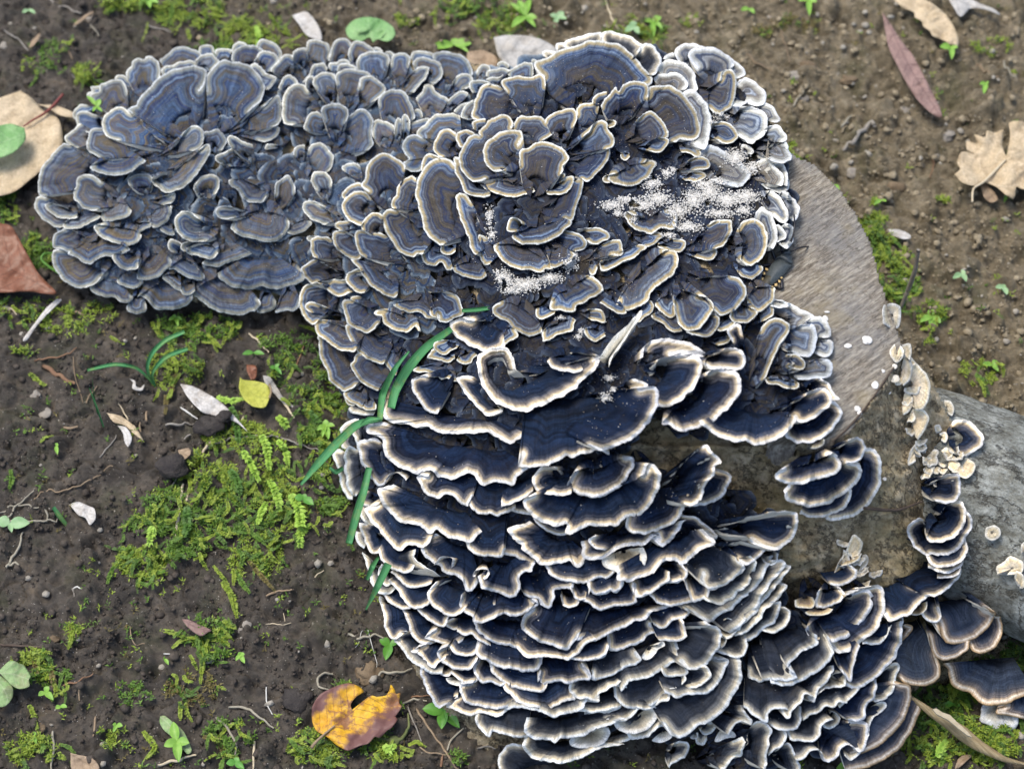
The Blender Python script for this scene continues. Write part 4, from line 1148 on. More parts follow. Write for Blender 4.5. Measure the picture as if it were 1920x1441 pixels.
# ---------------------------------------------------------------- z-buffer of what already stands (in photograph pixels), to stack the caps truly
ZS = 2.0
ZX0, ZY0 = -60, -40
zw_, zh_ = int(2080 / ZS), int(1560 / ZS)
_zx, _zy = np.meshgrid(ZX0 + np.arange(zw_) * ZS, ZY0 + np.arange(zh_) * ZS)
ZBUF = np.full((zh_, zw_), -0.02)
IDB = np.zeros((zh_, zw_), int)
_m = inpoly(MASK, _zx, _zy)
ZBUF[_m] = np.where(inpoly(FACE, _zx, _zy) & (_zx > 1440), zface(_zx, _zy), zwood(_zx, _zy))[_m]
def splat(V, cid=None):
    x, y = to_px(V); i = ((y - ZY0) / ZS + 0.5).astype(int); j = ((x - ZX0) / ZS + 0.5).astype(int)
    ok = (i >= 0) & (i < zh_) & (j >= 0) & (j < zw_); i, j, z = i[ok], j[ok], V[ok, 2]
    if cid is not None:
        cid = 0 if cid >= 5000 else cid
        w = z > ZBUF[i, j]
        o = np.argsort(z[w]); IDB[i[w][o], j[w][o]] = cid
    np.maximum.at(ZBUF, (i, j), z)
def dens(Vg, k):
    """upsample a vertex grid (n,m,3) k-fold"""
    n, m, _ = Vg.shape
    a = np.linspace(0, n - 1, (n - 1) * k + 1); b = np.linspace(0, m - 1, (m - 1) * k + 1)
    i = np.minimum(a.astype(int), n - 2); f = (a - i)[:, None, None]
    q = Vg[i] * (1 - f) + Vg[i + 1] * f
    j = np.minimum(b.astype(int), m - 2); f = (b - j)[None, :, None]
    return (q[:, j] * (1 - f) + q[:, j + 1] * f).reshape(-1, 3)
splat(dens(TV[:, :NS // 2 + 1], 9))
BASEZ = ZBUF.copy()
def woodz(x, y):
    return bil(BASEZ, ZX0, ZY0, ZS, x, y)
def topz(px, py):
    i = np.clip(((np.asarray(py) - ZY0) / ZS + 0.5).astype(int), 0, zh_ - 1); j = np.clip(((np.asarray(px) - ZX0) / ZS + 0.5).astype(int), 0, zw_ - 1)
    return ZBUF[i, j]

caps = []
def make_cap(pal, base, rim, cid, fill=False):
    g = 1000 + cid * 13
    e0 = e1 = 0.0
    full = arclen(rim)[-1]
    chord = np.linalg.norm(rim[0] - rim[-1])
    # long shelves of the tiers keep their full width right back to the wood
    shelf = (not fill) and len(base) == 1 and pal in 'wgt' and rim[:, 1].mean() > 775 and chord > 0.52 * full and abs(rim[0, 0] - rim[-1, 0]) > 0.45 * chord and not (rim[:, 0].mean() > 1440 and rim[:, 1].mean() < 1000)
    if shelf or (len(base) > 1 and pal in 'wg'):
        # shelves run a little on under their neighbours
        ex = min(14.0, 0.07 * full)
        t0 = (rim[0] - rim[1]); t1 = (rim[-1] - rim[-2])
        rim = np.vstack([rim[0] + t0 / (np.linalg.norm(t0) + 1e-6) * ex, rim, rim[-1] + t1 / (np.linalg.norm(t1) + 1e-6) * ex])
    if len(base) == 1 and not shelf and pal in 'abwgtdfup' and np.linalg.norm(rim[0] - rim[-1]) > 0.28 * full:
        # the sides curl back to the point of attachment
        def side(a, nb):
            tv = (a - nb) / (np.linalg.norm(a - nb) + 1e-6); bv = base[0] - a; l = np.linalg.norm(bv)
            return [a + bv * 0.28 + tv * 0.07 * l, a + bv * 0.60 + tv * 0.06 * l, a + bv * 0.85]
        s0 = side(rim[0], rim[1]); s1 = side(rim[-1], rim[-2])
        e0 = arclen(np.array([rim[0]] + s0))[-1]; e1 = arclen(np.array([rim[-1]] + s1))[-1]
        rim = np.vstack([s0[::-1], rim, s1])
    perim = arclen(rim)[-1]
    step = 3.0 if perim < 500 else 4.0
    R = catmull(rim, step); n = max(8, min(190, int(arclen(R)[-1] / step)))
    R = resample(R, n)
    s = arclen(R)
    N = np.gradient(R, axis=0); N = np.stack([N[:, 1], -N[:, 0]], -1); N /= np.linalg.norm(N, axis=1)[:, None] + 1e-9
    # fine scallops of the growing edge
    amp = {'w': 2.1, 'g': 2.1, 'b': 1.6, 'a': 1.6, 'p': 1.9, 't': 1.1}.get(pal, 1.0) * min(1.0, perim / 120)
    R = R + N * (amp * 2 * (vn(s / 14, 0 * s, g) - 0.5) + amp * 1.1 * 2 * (vn(s / 4.7, 0 * s, g + 1) - 0.5) * 0.5)[:, None]
    if len(base) == 1:
        c = base[0]; rc = R.mean(0); l0 = float(np.median(np.linalg.norm(R - c, axis=1)))
        if pal in 'abwgtdfp':
            dv = c - rc; dv = dv / (np.linalg.norm(dv) + 1e-6)
            ext = min(0.75 * l0, 60); c = c + dv * ext
            spread = 0.42
        else: spread = 0.12
        B = c + (R - c) * spread
        if shelf: B = c + (R - rc) * np.array([0.84, 0.35])
    else:
        B = resample(base, n)
        if np.linalg.norm(B[0] - R[0]) + np.linalg.norm(B[-1] - R[-1]) > np.linalg.norm(B[-1] - R[0]) + np.linalg.norm(B[0] - R[-1]): B = B[::-1]
    L = np.linalg.norm(R - B, axis=1)
    m = int(np.clip(L.max() / 5.5, 7, 26))
    t = 1 - (1 - np.linspace(0, 1, m)) ** 1.35
    t = t[:, None]
    pix = B[None] + (R - B)[None] * t[..., None]                # (m,n,2)
    # distance from the edge
    flat = pix.reshape(-1, 2); d = np.full(len(flat), 1e9)
    fade = np.zeros(n)
    if e0: fade = np.maximum(fade, 1 - s / e0)
    if e1: fade = np.maximum(fade, 1 - (s[-1] - s) / e1)
    fade = np.clip(fade, 0, 1)
    sfade = np.clip(1 - np.minimum(s, s[-1] - s) / (0.13 * s[-1]), 0, 1) * 0.8 if (shelf or len(base) > 1) else fade
    core = R[fade <= 0.12]
    sub = core[::2] if n > 60 else core
    a = sub[:-1]; b = sub[1:]; ab = b - a; LL = (ab ** 2).sum(1) + 1e-9
    tt = np.clip(((flat[:, None] - a[None]) * ab[None]).sum(-1) / LL[None], 0, 1)
    dd = np.linalg.norm(flat[:, None] - a[None] - tt[..., None] * ab[None], axis=-1)
    d = dd.min(1).reshape(m, n); d[-1] *= (fade > 0.12)
    Lm = np.percentile(L, 70)
    lift = float(np.clip({'a': 0.15, 'b': 0.18, 'p': 0.20, 'f': 0.15, 'd': 0.15}.get(pal, 0.25 if len(base) == 1 and not shelf else 0.34) * Lm * PXM, 0.0030, {'w': 0.017, 'g': 0.015, 'b': 0.015, 'a': 0.013}.get(pal, 0.013)))
    if fill: lift *= 0.5
    if pal in 'c': lift = float(np.clip(0.2 * Lm * PXM, 0.0012, 0.005))
    x, y = pix[..., 0], pix[..., 1]
    Sb = S(x, y)
    fz = (x > 1480) & inpoly(FACE, x, y)
    Sb = np.where(fz, np.minimum(Sb, zface(x, y) + 0.002), Sb)
    if pal in 'c' or (pal in 'wt' and x.mean() > 1640 and y.mean() < 1120):
        Sb = woodz(x, y) if pal == 'c' else np.median(woodz(B[:, 0], B[:, 1])) + 0 * x
    if pal == 'c':
        # a young cap lies on the wood as one smooth sheet
        A_ = np.stack([x.ravel(), y.ravel(), np.ones(x.size)], -1); wz_ = woodz(x, y); wz_ = np.maximum(wz_, np.percentile(wz_, 65) - 0.012); co_, *_ = np.linalg.lstsq(A_, wz_.ravel(), rcond=None)
        pl_ = (A_ @ co_).reshape(x.shape); Sb = 0.5 * pl_ + 0.5 * np.maximum(pl_, pl_[0].mean()) + 0.0024
    else: Sb = np.maximum(Sb, woodz(x, y) + 0.0016)
    # ruffles: low near the base, full at the edge
    wa = {'w': 0.0032, 'g': 0.0030, 'b': 0.0018, 'a': 0.0017, 't': 0.001}.get(pal, 0.0008) * min(1, perim / 160)
    wav = wa * (vn(s / 26, 0 * s, g + 3) - 0.5) * 2 + wa * 0.45 * (vn(s / 10, 0 * s, g + 4) - 0.5) * 2
    z = Sb - (0.0012 if fill else 0.0) - 0.010 * (1 - sstep(t, 0, 0.2)) * (pal not in 'cu') + lift * (t ** 0.85) * (1 - 0.5 * sstep(sfade, 0, 1.0))[None] + wav[None] * t ** 1.6
    z += 0.00028 * np.sin(d * PXM / 0.0021 * 2 * math.pi + 2 * vn(s / 30, 0 * s, g + 8)[None]) * (t < 0.97)
    z += 0.0009 * (fbm(x / 17, y / 17, g + 20, 2) - 0.5) * 2 * sstep(t, 0.0, 0.3)
    z -= 0.0011 * np.clip(1 - d / 9.0, 0, 1) ** 2
    # raise where it must pass over what is already there
    w = (0.22 + 0.78 * t) * (1 - 0.6 * sstep(fade, 0, 0.9))[None] + 0 * z
    zo = topz(x, y)
    need = np.where((t > 0.35) & (fade[None] < 0.3), np.maximum(zo + 0.0009 - z, 0) / w, 0)
    r = min(float(np.percentile(need[need > 0], 88)) if (need > 0).sum() > 5 else 0.0, 0.010)
    if pal == 'c': r = min(r, 0.0015)
    if fill: r = 0
    z = z + r * w
    V = P(x, y, z)
    # rounded edge and the turn under
    th = 0.0006 if perim > 90 else 0.00045
    inn = (B - R) / (L[:, None] + 1e-6)
    e1 = P(R[:, 0] + inn[:, 0] * 0.3, R[:, 1] + inn[:, 1] * 0.3, z[-1] - th * 0.6)
    e2 = P(R[:, 0] + inn[:, 0] * 2.0, R[:, 1] + inn[:, 1] * 2.0, z[-1] - th * 1.15)
    VG = np.concatenate([V, e1[None], e2[None]], 0)
    su = (s * PXM * 1000)
    D = np.concatenate([d, d[-1:], d[-1:]], 0) * PXM * 1000 * (1 + 0.5 * (1 - sstep(full, 50, 250)))
    uv = np.stack([np.broadcast_to(su[None], D.shape), D], -1).reshape(-1, 2)
    uv[:, 0] += cid * 37.0
    F = gridfaces(m + 2, n)
    # orient up
    c0 = VG[m // 2, n // 2]; c1 = VG[m // 2 + 1, n // 2]; c2 = VG[m // 2, min(n // 2 + 1, n - 1)]
    if np.cross(c1 - c0, c2 - c0)[2] < 0: F = F[:, ::-1]; up = -1
    else: up = 1
    k_ = max(1, int(math.ceil(5.5 / 2.0 * 1.3)))
    splat(dens(V, k_), cid)
    # underside
    mu = max(4, m // 3); ti = np.linspace(1, 0, mu)
    U = [e2]
    for q in ti[1:]:
        row = q * (m - 1); i0 = int(min(row, m - 2)); f = row - i0
        v = V[i0] * (1 - f) + V[i0 + 1] * f
        v = v.copy(); v[:, 2] -= th * 1.2 + 0.0045 * (1 - q) ** 1.2 * min(1, perim / 200) + 0.0004
        U.append(v)
    U = np.array(U)
    caps.append(dict(pal=pal, V=VG.reshape(-1, 3), F=F, uv=uv, U=U.reshape(-1, 3), UF=gridfaces(mu, n)[:, ::(1 if up > 0 else -1)],
                     c=R.mean(0) * 0.7 + B.mean(0) * 0.3, w=float(np.ptp(R[:, 0])), h=float(np.ptp(np.vstack([R, B])[:, 1])), perim=perim,
                     base=V[0].mean(0), wavy=float(perim / (np.linalg.norm(R[0] - R[-1]) + 1)), rimc=R.mean(0), basec=B.mean(0), fill=fill))

cid = 0
ox = oy = 0; sc = 1.0
# where each cap stands and which way it grows
dirs = []
for ln in CAPS.strip().splitlines():
    if ln[0] == '@': ox, oy, sc = [float(v) for v in ln[1:].split()]; continue
    pal, b, r = ln.split(';'); o = np.array([ox, oy]); b = o + pts2(b) / sc; r = o + pts2(r) / sc
    v = r.mean(0) - b.mean(0)
    dirs.append([*(r.mean(0) * .5 + b.mean(0) * .5), *(v / (np.linalg.norm(v) + 1e-6)), 'abwgtcurp'.index(pal), arclen(r)[-1]])
dirs = np.array(dirs); dirs = dirs[((dirs[:, 4] < 5) | (dirs[:, 4] == 8)) & (dirs[:, 5] > 40)]
# an under-layer of filler caps, coloured dark with dim rims, fills the gaps between
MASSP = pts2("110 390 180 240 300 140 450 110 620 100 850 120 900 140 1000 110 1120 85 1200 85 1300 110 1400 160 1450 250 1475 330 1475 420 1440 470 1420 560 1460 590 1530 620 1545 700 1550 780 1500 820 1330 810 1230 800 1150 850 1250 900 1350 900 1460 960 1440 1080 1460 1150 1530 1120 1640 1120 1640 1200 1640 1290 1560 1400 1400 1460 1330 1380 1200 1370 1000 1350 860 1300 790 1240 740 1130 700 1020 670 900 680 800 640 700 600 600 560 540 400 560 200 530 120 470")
fr = np.random.default_rng(21)
yy = 80.0
flist = []
while yy < 1440:
    xx = 60 + fr.uniform(0, 30)
    while xx < 1700:
        flist.append((xx + fr.uniform(-12, 12), yy + fr.uniform(-10, 10))); xx += 44
    yy += 30
flist = [p for p in flist if inpoly(MASSP, np.array([p[0]]), np.array([p[1]]))[0]]
NF = len(flist)
for fi, (fx, fy) in enumerate(flist):
    d2 = (dirs[:, 0] - fx) ** 2 + (dirs[:, 1] - fy) ** 2; j = np.argsort(d2)[:4]
    v = (dirs[j, 2:4] / (d2[j, None] + 200)).sum(0); v = v / (np.linalg.norm(v) + 1e-6)
    a = math.atan2(v[1], v[0]) + fr.uniform(-.45, .45); v = np.array([math.cos(a), math.sin(a)])
    rad = fr.uniform(34, 62); wd = fr.uniform(0.55, 1.0)
    b = np.array([fx, fy]) - v * rad * 0.7
    th_ = np.linspace(-wd, wd, 7) + a
    rr_ = rad * (1 + 0.10 * fr.uniform(-1, 1, 7)); rr_[[0, -1]] *= 0.86
    rim = b + np.stack([np.cos(th_), np.sin(th_)], -1) * rr_[:, None]
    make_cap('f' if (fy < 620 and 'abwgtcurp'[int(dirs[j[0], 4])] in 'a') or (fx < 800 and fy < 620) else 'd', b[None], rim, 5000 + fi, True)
ox = oy = 0; sc = 1.0
for ln in CAPS.strip().splitlines():
    if ln[0] == '@':
        ox, oy, sc = [float(v) for v in ln[1:].split()]; continue
    pal, b, r = ln.split(';')
    o = np.array([ox, oy])
    cid += 1
    make_cap(pal, o + pts2(b) / sc, o + pts2(r) / sc, cid)

# the dense trail of young cream caps along the bark edge and around the yellow group
tr = np.random.default_rng(31)
edge_path = resample(catmull(pts2("1686 630 1694 680 1708 730 1722 790 1736 850 1748 900 1752 930"), 4), 60)
tr_spots = []
for _ in range(17):
    q = edge_path[tr.integers(0, 60)] + tr.normal(0, 1, 2) * [9, 4]; tr_spots.append((q[0], q[1], tr.uniform(11, 18), 'c'))
for _ in range(12):
    tr_spots.append((tr.normal(1608, 20), tr.normal(1062, 26), tr.uniform(11, 18), 'c'))
for _ in range(7):
    tr_spots.append((tr.normal(1788, 14), tr.normal(850, 34), tr.uniform(9, 14), 'c'))
for qx, qy, qr, qp in tr_spots:
    a0 = 1.35 + tr.normal(0, 0.5); th_ = np.linspace(-1.5, 1.5, 9) + a0
    b0 = np.array([qx, qy]) - qr * 0.5 * np.array([math.cos(a0), math.sin(a0)])
    cid += 1
    make_cap(qp, b0[None], b0 + np.stack([np.cos(th_), np.sin(th_)], -1) * (qr * tr.uniform(.75, 1.2, 9))[:, None], cid)

# ---------------------------------------------------------------- names, labels and what becomes an object
area = np.bincount(IDB.ravel(), minlength=cid + 1)
for i, c in enumerate(caps):
    j = i - NF + 1
    c['id'] = j if j > 0 else -1 - i; c['area'] = area[j] if j > 0 else 0
ANCH = """150 230|beside the beige leaf|1
300 90|on the far back edge of the left lobe|1
470 110|under the fern moss at the left lobe's back edge|1
330 200|in the big rosette of the left lobe|1
100 330|on the left lobe's outer left side|1
130 430|near the tip of the brown leaf|1
200 520|in the left lobe's bottom corner|1
260 380|in the left lobe below its rosette|1
440 330|in the blue hollow of the left lobe|1
400 460|above the left lobe's bottom row|1
380 565|in the bottom row above the moss and bare soil|1
520 480|on the left lobe beside the centre mass|1
560 190|in the left part of the back middle|1
620 90|below the round green leaf|1
760 120|left of the seedling behind the fungi|1
680 240|in the saddle between both lobes|1
560 360|in the swirl of the middle hollow|1
860 130|in front of the grey fallen leaf|1
800 230|on the blue slope left of the centre crown|1
730 340|on the left flank of the centre crown|1
780 430|in the big layered fan left of centre|1
600 480|on the outer left flank at mid height|1
650 600|above the long green blades, left flank|1
700 720|under the long green blades|1
900 480|around the left white crumb patch|1
1100 90|on the crown's far top edge|1
950 190|on the crown's upper left|1
1010 260|in the small fans at the crown's centre|1
1200 200|around the dark hollow of the crown|1
1340 120|on the crown's upper right edge|1
1420 240|on the right edge beside bare soil|1
1300 330|beside the white crumb heap|1
1010 400|in the cup below the crown's centre|1
1000 580|below the front white crumbs|1
1130 470|between the two white crumb patches|1
1240 480|below the white crumb heap|1
1430 400|above the shield bug|1
1430 520|left of the shield bug|1
1330 590|in the dark blue fans under the bug|1
900 650|in the big pale-edged saucer area|1
1150 740|around the fallen crumbs in the middle|1
1260 690|in the right pointing fans by the middle|1
1500 640|in the rosette on the sawn face|1
1450 770|along the lower edge of the sawn-face rosette|1
1550 880|in the cluster on the bare wood wall|1
1800 980|in the stack on the trunk's near side|1
1690 645|at the top of the bark-edge trail|1
1700 690|in the upper bark-edge trail|1
1712 740|in the middle bark-edge trail|1
1728 800|in the lower bark-edge trail|1
1742 880|at the foot of the bark-edge trail|1
1790 800|in the cream group on the grey trunk|1
1790 870|below the cream group on the trunk|1
1880 1060|at the right edge on the grey trunk|1
1600 1040|in the upper yellow-cream group on wood|1
1610 1075|in the lower yellow-cream group on wood|1
680 850|crossed by the hanging green blade|1
800 820|in the topmost long tiers|1
1050 800|below the middle saucer|1
1100 890|around the two small saucers of the tiers|1
1300 890|beside bare wood in the upper tiers|1
1420 990|at the upper right end of the tiers|1
860 920|in the upper left tiers|1
720 980|on the left side of the tiers|1
1000 1000|in the middle of the upper tiers|1
1180 1040|right of the middle of the tiers|1
1400 1100|in the stacked fins at the tiers' right|1
800 1080|in the left middle tiers|1
740 1150|at the tiers' left edge above the seedling|1
960 1120|in the curled middle tiers|1
1120 1180|below the curled middle tiers|1
1300 1180|in the lower right tiers|1
860 1240|in the lower left tiers|1
1020 1260|in the lower middle tiers|1
830 1330|above the clover-like seedling|1
1200 1300|in the bottom right of the tiers|1
1050 1390|in the lowest tiers over bare soil|1
1330 1400|at the bottom edge on dark wood|1
1450 1390|at the bottom edge right of the dark wood|1
1480 1220|in the dark hollow right of the tiers|1
1560 1130|in the layered fans under the cream group|1
1540 1290|in the wavy tiers at lower right|1
1650 1330|next to the broken cane|1
1700 1150|between the fans and the trunk foot|1
1830 1210|on the trunk foot at the right|1
1850 1330|over the moss at the lower right corner|1""".splitlines()
ANCH = [(float(a.split('|')[0].split()[0]), float(a.split('|')[0].split()[1]), a.split('|')[1]) for a in ANCH]
ORD_ = ['first', 'second', 'third', 'fourth', 'fifth', 'sixth', 'seventh', 'eighth', 'ninth', 'tenth', 'eleventh', 'twelfth', 'thirteenth', 'fourteenth', 'fifteenth', 'sixteenth', 'seventeenth', 'eighteenth']
def nth(i):
    return ORD_[i] if i < len(ORD_) else str(i + 1) + 'th'
COLN = {'a': 'grey-blue', 'b': 'blue brown-banded', 'w': 'dark navy white-edged', 'g': 'dark grey pale-edged', 't': 'dark tan-edged', 'p': 'pale blue-grey', 'c': 'cream', 'u': 'pale whitish', 'r': 'small cream'}
vis = sorted([c for c in caps if c['area'] > 3], key=lambda c: -c['area'])
brk = [c for c in vis if c['pal'] != 'c'][:300]
crm = [c for c in vis if c['pal'] == 'c']
keep = brk + crm
kid = {c['id'] for c in keep}
rest = [c for c in caps if c['id'] not in kid]
cl = {}
for c in keep:
    a = min(range(len(ANCH)), key=lambda i: (ANCH[i][0] - c['c'][0]) ** 2 + (ANCH[i][1] - c['c'][1]) ** 2)
    cl.setdefault(a, []).append(c)
def sizew(c):
    w = c['perim'] * 0.75
    return 'tiny' if w < 35 else 'small' if w < 75 else 'mid-sized' if w < 150 else 'broad' if w < 280 else 'long'
for a, L in cl.items():
    xs = np.ptp([c['c'][0] for c in L]); ys = np.ptp([c['c'][1] for c in L])
    hor = xs >= ys
    L.sort(key=lambda c: c['c'][0] if hor else c['c'][1])
    for i, c in enumerate(L):
        if len(L) == 1: o_ = ''
        elif i == 0: o_ = 'leftmost' if hor else 'topmost'
        elif i == len(L) - 1: o_ = 'rightmost' if hor else 'lowest'
        else: o_ = nth(i) + (' from left' if hor else ' from top')
        col = COLN[c['pal']]
        c['label'] = f"{sizew(c) if c['pal'] != 'r' else ''} {col} cap, {o_ + ' ' if o_ else ''}{ANCH[a][2]}".strip()
        if len(c['label'].split()) > 16: c['label'] = ' '.join(c['label'].replace(' cap,', ',').replace(' from left', '').replace(' from top', '').split()[:16])
for c in keep:
    crust = c['pal'] == 'c'
    nm = 'crust_fungus' if crust else 'bracket_fungus'
    bp = c['base']
    o = fastmesh(nm, c['V'] - bp, c['F'], CAPM[c['pal']], None, True, c['uv'])
    o.location = bp.tolist()
    tag(o, c['label'], 'fungus', 'cream crust fungi on the log' if crust else 'bracket fungus caps')
    u = fastmesh('pore_surface', c['U'] - bp, c['UF'], M_PORE, o)
# the small ones past the count stay joined
if rest:
    V = []; F = []; UVs = []; MI = []; n = 0; pl = list(CAPM)
    for c in rest:
        V.append(c['V']); F.append(c['F'] + n); UVs.append(c['uv']); MI += [pl.index(c['pal'])] * len(c['F']); n += len(c['V'])
    o = fastmesh('small_fungus_caps', np.vstack(V), np.vstack(F), [CAPM[p] for p in pl], None, True, np.vstack(UVs), MI)
    tag(o, 'small part-hidden bracket caps tucked between the larger ones', kind='stuff')
print('caps', len(caps), 'things', len(keep), 'rest', len(rest), 'maxcluster', max(len(v) for v in cl.values()))
# ---------------------------------------------------------------- grit and the white crumbs lying on the fungi
def blobs(name, px, py, z, r, mats, mi, label, flat=0.8, seed=1):
    """many small rough grains as one object"""
    g_ = np.random.default_rng(seed); n = len(px)
    C0 = P(px, py, z)
    base = np.array([[1, 0, 0], [-1, 0, 0], [0, 1, 0], [0, -1, 0], [0, 0, 1], [0, 0, -1]], float)
    tri = np.array([[0, 2, 4], [2, 1, 4], [1, 3, 4], [3, 0, 4], [2, 0, 5], [1, 2, 5], [3, 1, 5], [0, 3, 5]])
    j = base[None] * g_.uniform(0.6, 1.25, (n, 6, 1)) + g_.normal(0, 0.12, (n, 6, 3))
    a = g_.uniform(0, 6.28, n); ca, sa = np.cos(a)[:, None], np.sin(a)[:, None]
    x = j[..., 0] * ca - j[..., 1] * sa; y = j[..., 0] * sa + j[..., 1] * ca
    V = C0[:, None] + np.stack([x, y, j[..., 2] * flat], -1) * np.asarray(r)[:, None, None]
    F = tri[None] + (np.arange(n) * 6)[:, None, None]
    o = fastmesh(name, V.reshape(-1, 3), F.reshape(-1, 3), mats, None, False, None, np.repeat(mi, 8))
    return tag(o, label, kind='stuff')
M_CRUMB = plain_mat('white_crumb', (.62, .61, .57), (.78, .77, .73), 300, 0.9, 0.2, 3000, 0.0002)
M_GRITT = plain_mat('tan_grit', (.30, .24, .16), (.46, .38, .28), 900, 0.8, 0.2, 3000, 0.0002)
M_GRITW = plain_mat('pale_grit', (.55, .53, .48), (.72, .70, .66), 900, 0.7, 0.2, 3000, 0.0002)
M_GRITD = plain_mat('dark_grit', (.05, .04, .03), (.09, .075, .055), 900, 0.8, 0.2, 3000, 0.0002)
g1 = np.random.default_rng(5)
def cloud(spec):
    X = []; Y = []
    for cx, cy, rx, ry, n in spec:
        n = int(n * 1.7); a = g1.uniform(0, 6.28, n); q = np.abs(g1.normal(0, 0.46, n)); kk_ = g1.uniform(0, 1, n) < 0.9; a, q = a[kk_], q[kk_]
        X.append(cx + rx * q * np.cos(a)); Y.append(cy + ry * q * np.sin(a))
    return np.concatenate(X), np.concatenate(Y)
CW = [(918, 405, 9, 24, 260), (922, 440, 9, 14, 120), (945, 520, 20, 18, 520), (985, 533, 38, 15, 900), (1030, 520, 30, 12, 420), (1068, 496, 18, 14, 240), (960, 545, 26, 8, 240), (1080, 480, 8, 10, 60),
      (1148, 385, 26, 12, 420), (1175, 375, 26, 10, 320), (1205, 385, 26, 14, 520), (1235, 372, 28, 16, 620), (1225, 345, 24, 14, 360), (1250, 325, 14, 12, 180), (1160, 400, 14, 8, 100), (1190, 410, 10, 12, 90),
      (1270, 395, 24, 22, 620), (1300, 375, 24, 26, 720), (1330, 360, 26, 22, 700), (1365, 375, 34, 18, 800), (1400, 368, 30, 16, 560), (1380, 295, 26, 22, 560), (1410, 315, 20, 16, 320), (1345, 340, 20, 10, 240), (1290, 425, 34, 12, 520), (1255, 440, 18, 8, 180), (1350, 400, 40, 12, 380), (1395, 395, 20, 12, 260), (1320, 345, 26, 8, 260),
      (1350, 218, 17, 8, 220), (1335, 228, 8, 5, 40), (1085, 632, 10, 6, 60), (1090, 620, 6, 8, 40), (1050, 596, 12, 5, 50), (1142, 708, 14, 8, 90), (1135, 745, 14, 10, 130), (1150, 730, 8, 6, 40), (1262, 318, 8, 8, 60)]
X, Y = cloud(CW)
hh = g1.uniform(0, 1, len(X)) ** 1.5 * 0.0014
blobs('white_crumbs', X, Y, topz(X, Y) + 0.0006 + hh, (0.00024 + 0.00055 * g1.uniform(0, 1, len(X)) ** 2), M_CRUMB, np.zeros(len(X), int), 'loose white crumbly granules heaped on the caps', seed=3)
# scattered grit
X = g1.uniform(70, 1640, 26000); Y = g1.uniform(60, 1440, 26000)
dens_ = fbm(X / 70, Y / 70, 91, 3); wz = np.interp(Y, [0, 300, 800, 850, 1441], [0.7, 1.0, 1.0, 0.35, 0.16])
i_ = np.clip(((Y - ZY0) / ZS).astype(int), 0, zh_ - 1); j_ = np.clip(((X - ZX0) / ZS).astype(int), 0, zw_ - 1)
ok = inpoly(MASSP, X, Y) & (g1.uniform(0, 1, len(X)) < wz * sstep(dens_, 0.40, 0.62) * 0.75)
X, Y = X[ok], Y[ok]
mi = g1.choice(3, len(X), p=[.42, .43, .15])
rad = 0.00016 + 0.00022 * g1.uniform(0, 1, len(X)) ** 3
blobs('sand_grit', X, Y, topz(X, Y) + rad * 0.5, rad, [M_GRITT, M_GRITW, M_GRITD], mi, 'fine sand grit sprinkled over the fungus caps', seed=4)

# ---------------------------------------------------------------- soil crumbs
X = g1.uniform(-40, 1960, 9000); Y = g1.uniform(-30, 1470, 9000)
pg = PG(X, Y); dd = sstep(pg[:, 0] * 0.9 + pg[:, 1] * 0.75, 0.0, 0.26)
ok = (g1.uniform(0, 1, len(X)) < 0.35 + 0.6 * dd) & ~inpoly(MASSP, X, Y)
X, Y, dd = X[ok], Y[ok], dd[ok]
rad = (0.0005 + 0.0026 * g1.uniform(0, 1, len(X)) ** 2.8)
def soilmat(n, a, b): return plain_mat(n, a, b, 260, 0.8, 0.8, 900, 0.0012)
MS = [soilmat('dark_soil_crumb', (.045, .038, .032), (.12, .10, .08)), soilmat('dry_soil_crumb', (.22, .18, .115), (.42, .36, .25)), soilmat('grey_soil_crumb', (.26, .24, .20), (.46, .43, .36))]
mi = np.where(g1.uniform(0, 1, len(X)) < dd, np.where(g1.uniform(0, 1, len(X)) < .8, 1, 2), np.where(g1.uniform(0, 1, len(X)) < .9, 0, 2))
def lumps(name, C0, r, mats, mi, label, seed):
    import bmesh
    bm = bmesh.new(); bmesh.ops.create_icosphere(bm, subdivisions=1, radius=1); bv = np.array([v.co[:] for v in bm.verts]); bf = np.array([[v.index for v in f.verts] for f in bm.faces]); bm.free()
    g_ = np.random.default_rng(seed); n = len(C0)
    q = bv[None] * g_.uniform(0.72, 1.2, (n, len(bv), 1)) * np.stack([g_.uniform(.8, 1.3, n), g_.uniform(.7, 1.1, n), g_.uniform(.5, .9, n)], -1)[:, None]
    a = g_.uniform(0, 6.28, n); ca, sa = np.cos(a)[:, None], np.sin(a)[:, None]
    x = q[..., 0] * ca - q[..., 1] * sa; y = q[..., 0] * sa + q[..., 1] * ca
    V = C0[:, None] + np.stack([x, y, q[..., 2]], -1) * np.asarray(r)[:, None, None]
    F = bf[None] + (np.arange(n) * len(bv))[:, None, None]
    o = fastmesh(name, V.reshape(-1, 3), F.reshape(-1, 3), mats, None, True, None, np.repeat(mi, len(bf)))
    return tag(o, label, kind='stuff')
lumps('soil_crumbs', PG(X, Y, 0) + np.stack([0 * rad, 0 * rad, rad * 0.25], -1), rad, MS, mi, 'loose crumbs of soil and tiny stones scattered over the bare ground', 6)
X = g1.uniform(-40, 1960, 42000); Y = g1.uniform(-30, 1470, 42000)
ok = ~inpoly(MASSP, X, Y) & (fbm(X / 45, Y / 45, 12, 3) > 0.42); X, Y = X[ok], Y[ok]
pg = PG(X, Y); dd = sstep(pg[:, 0] * 0.9 + pg[:, 1] * 0.75, 0.0, 0.26)
rad = 0.0003 + 0.0013 * g1.uniform(0, 1, len(X)) ** 2.6
mi = np.where(g1.uniform(0, 1, len(X)) < dd, 1, 0)
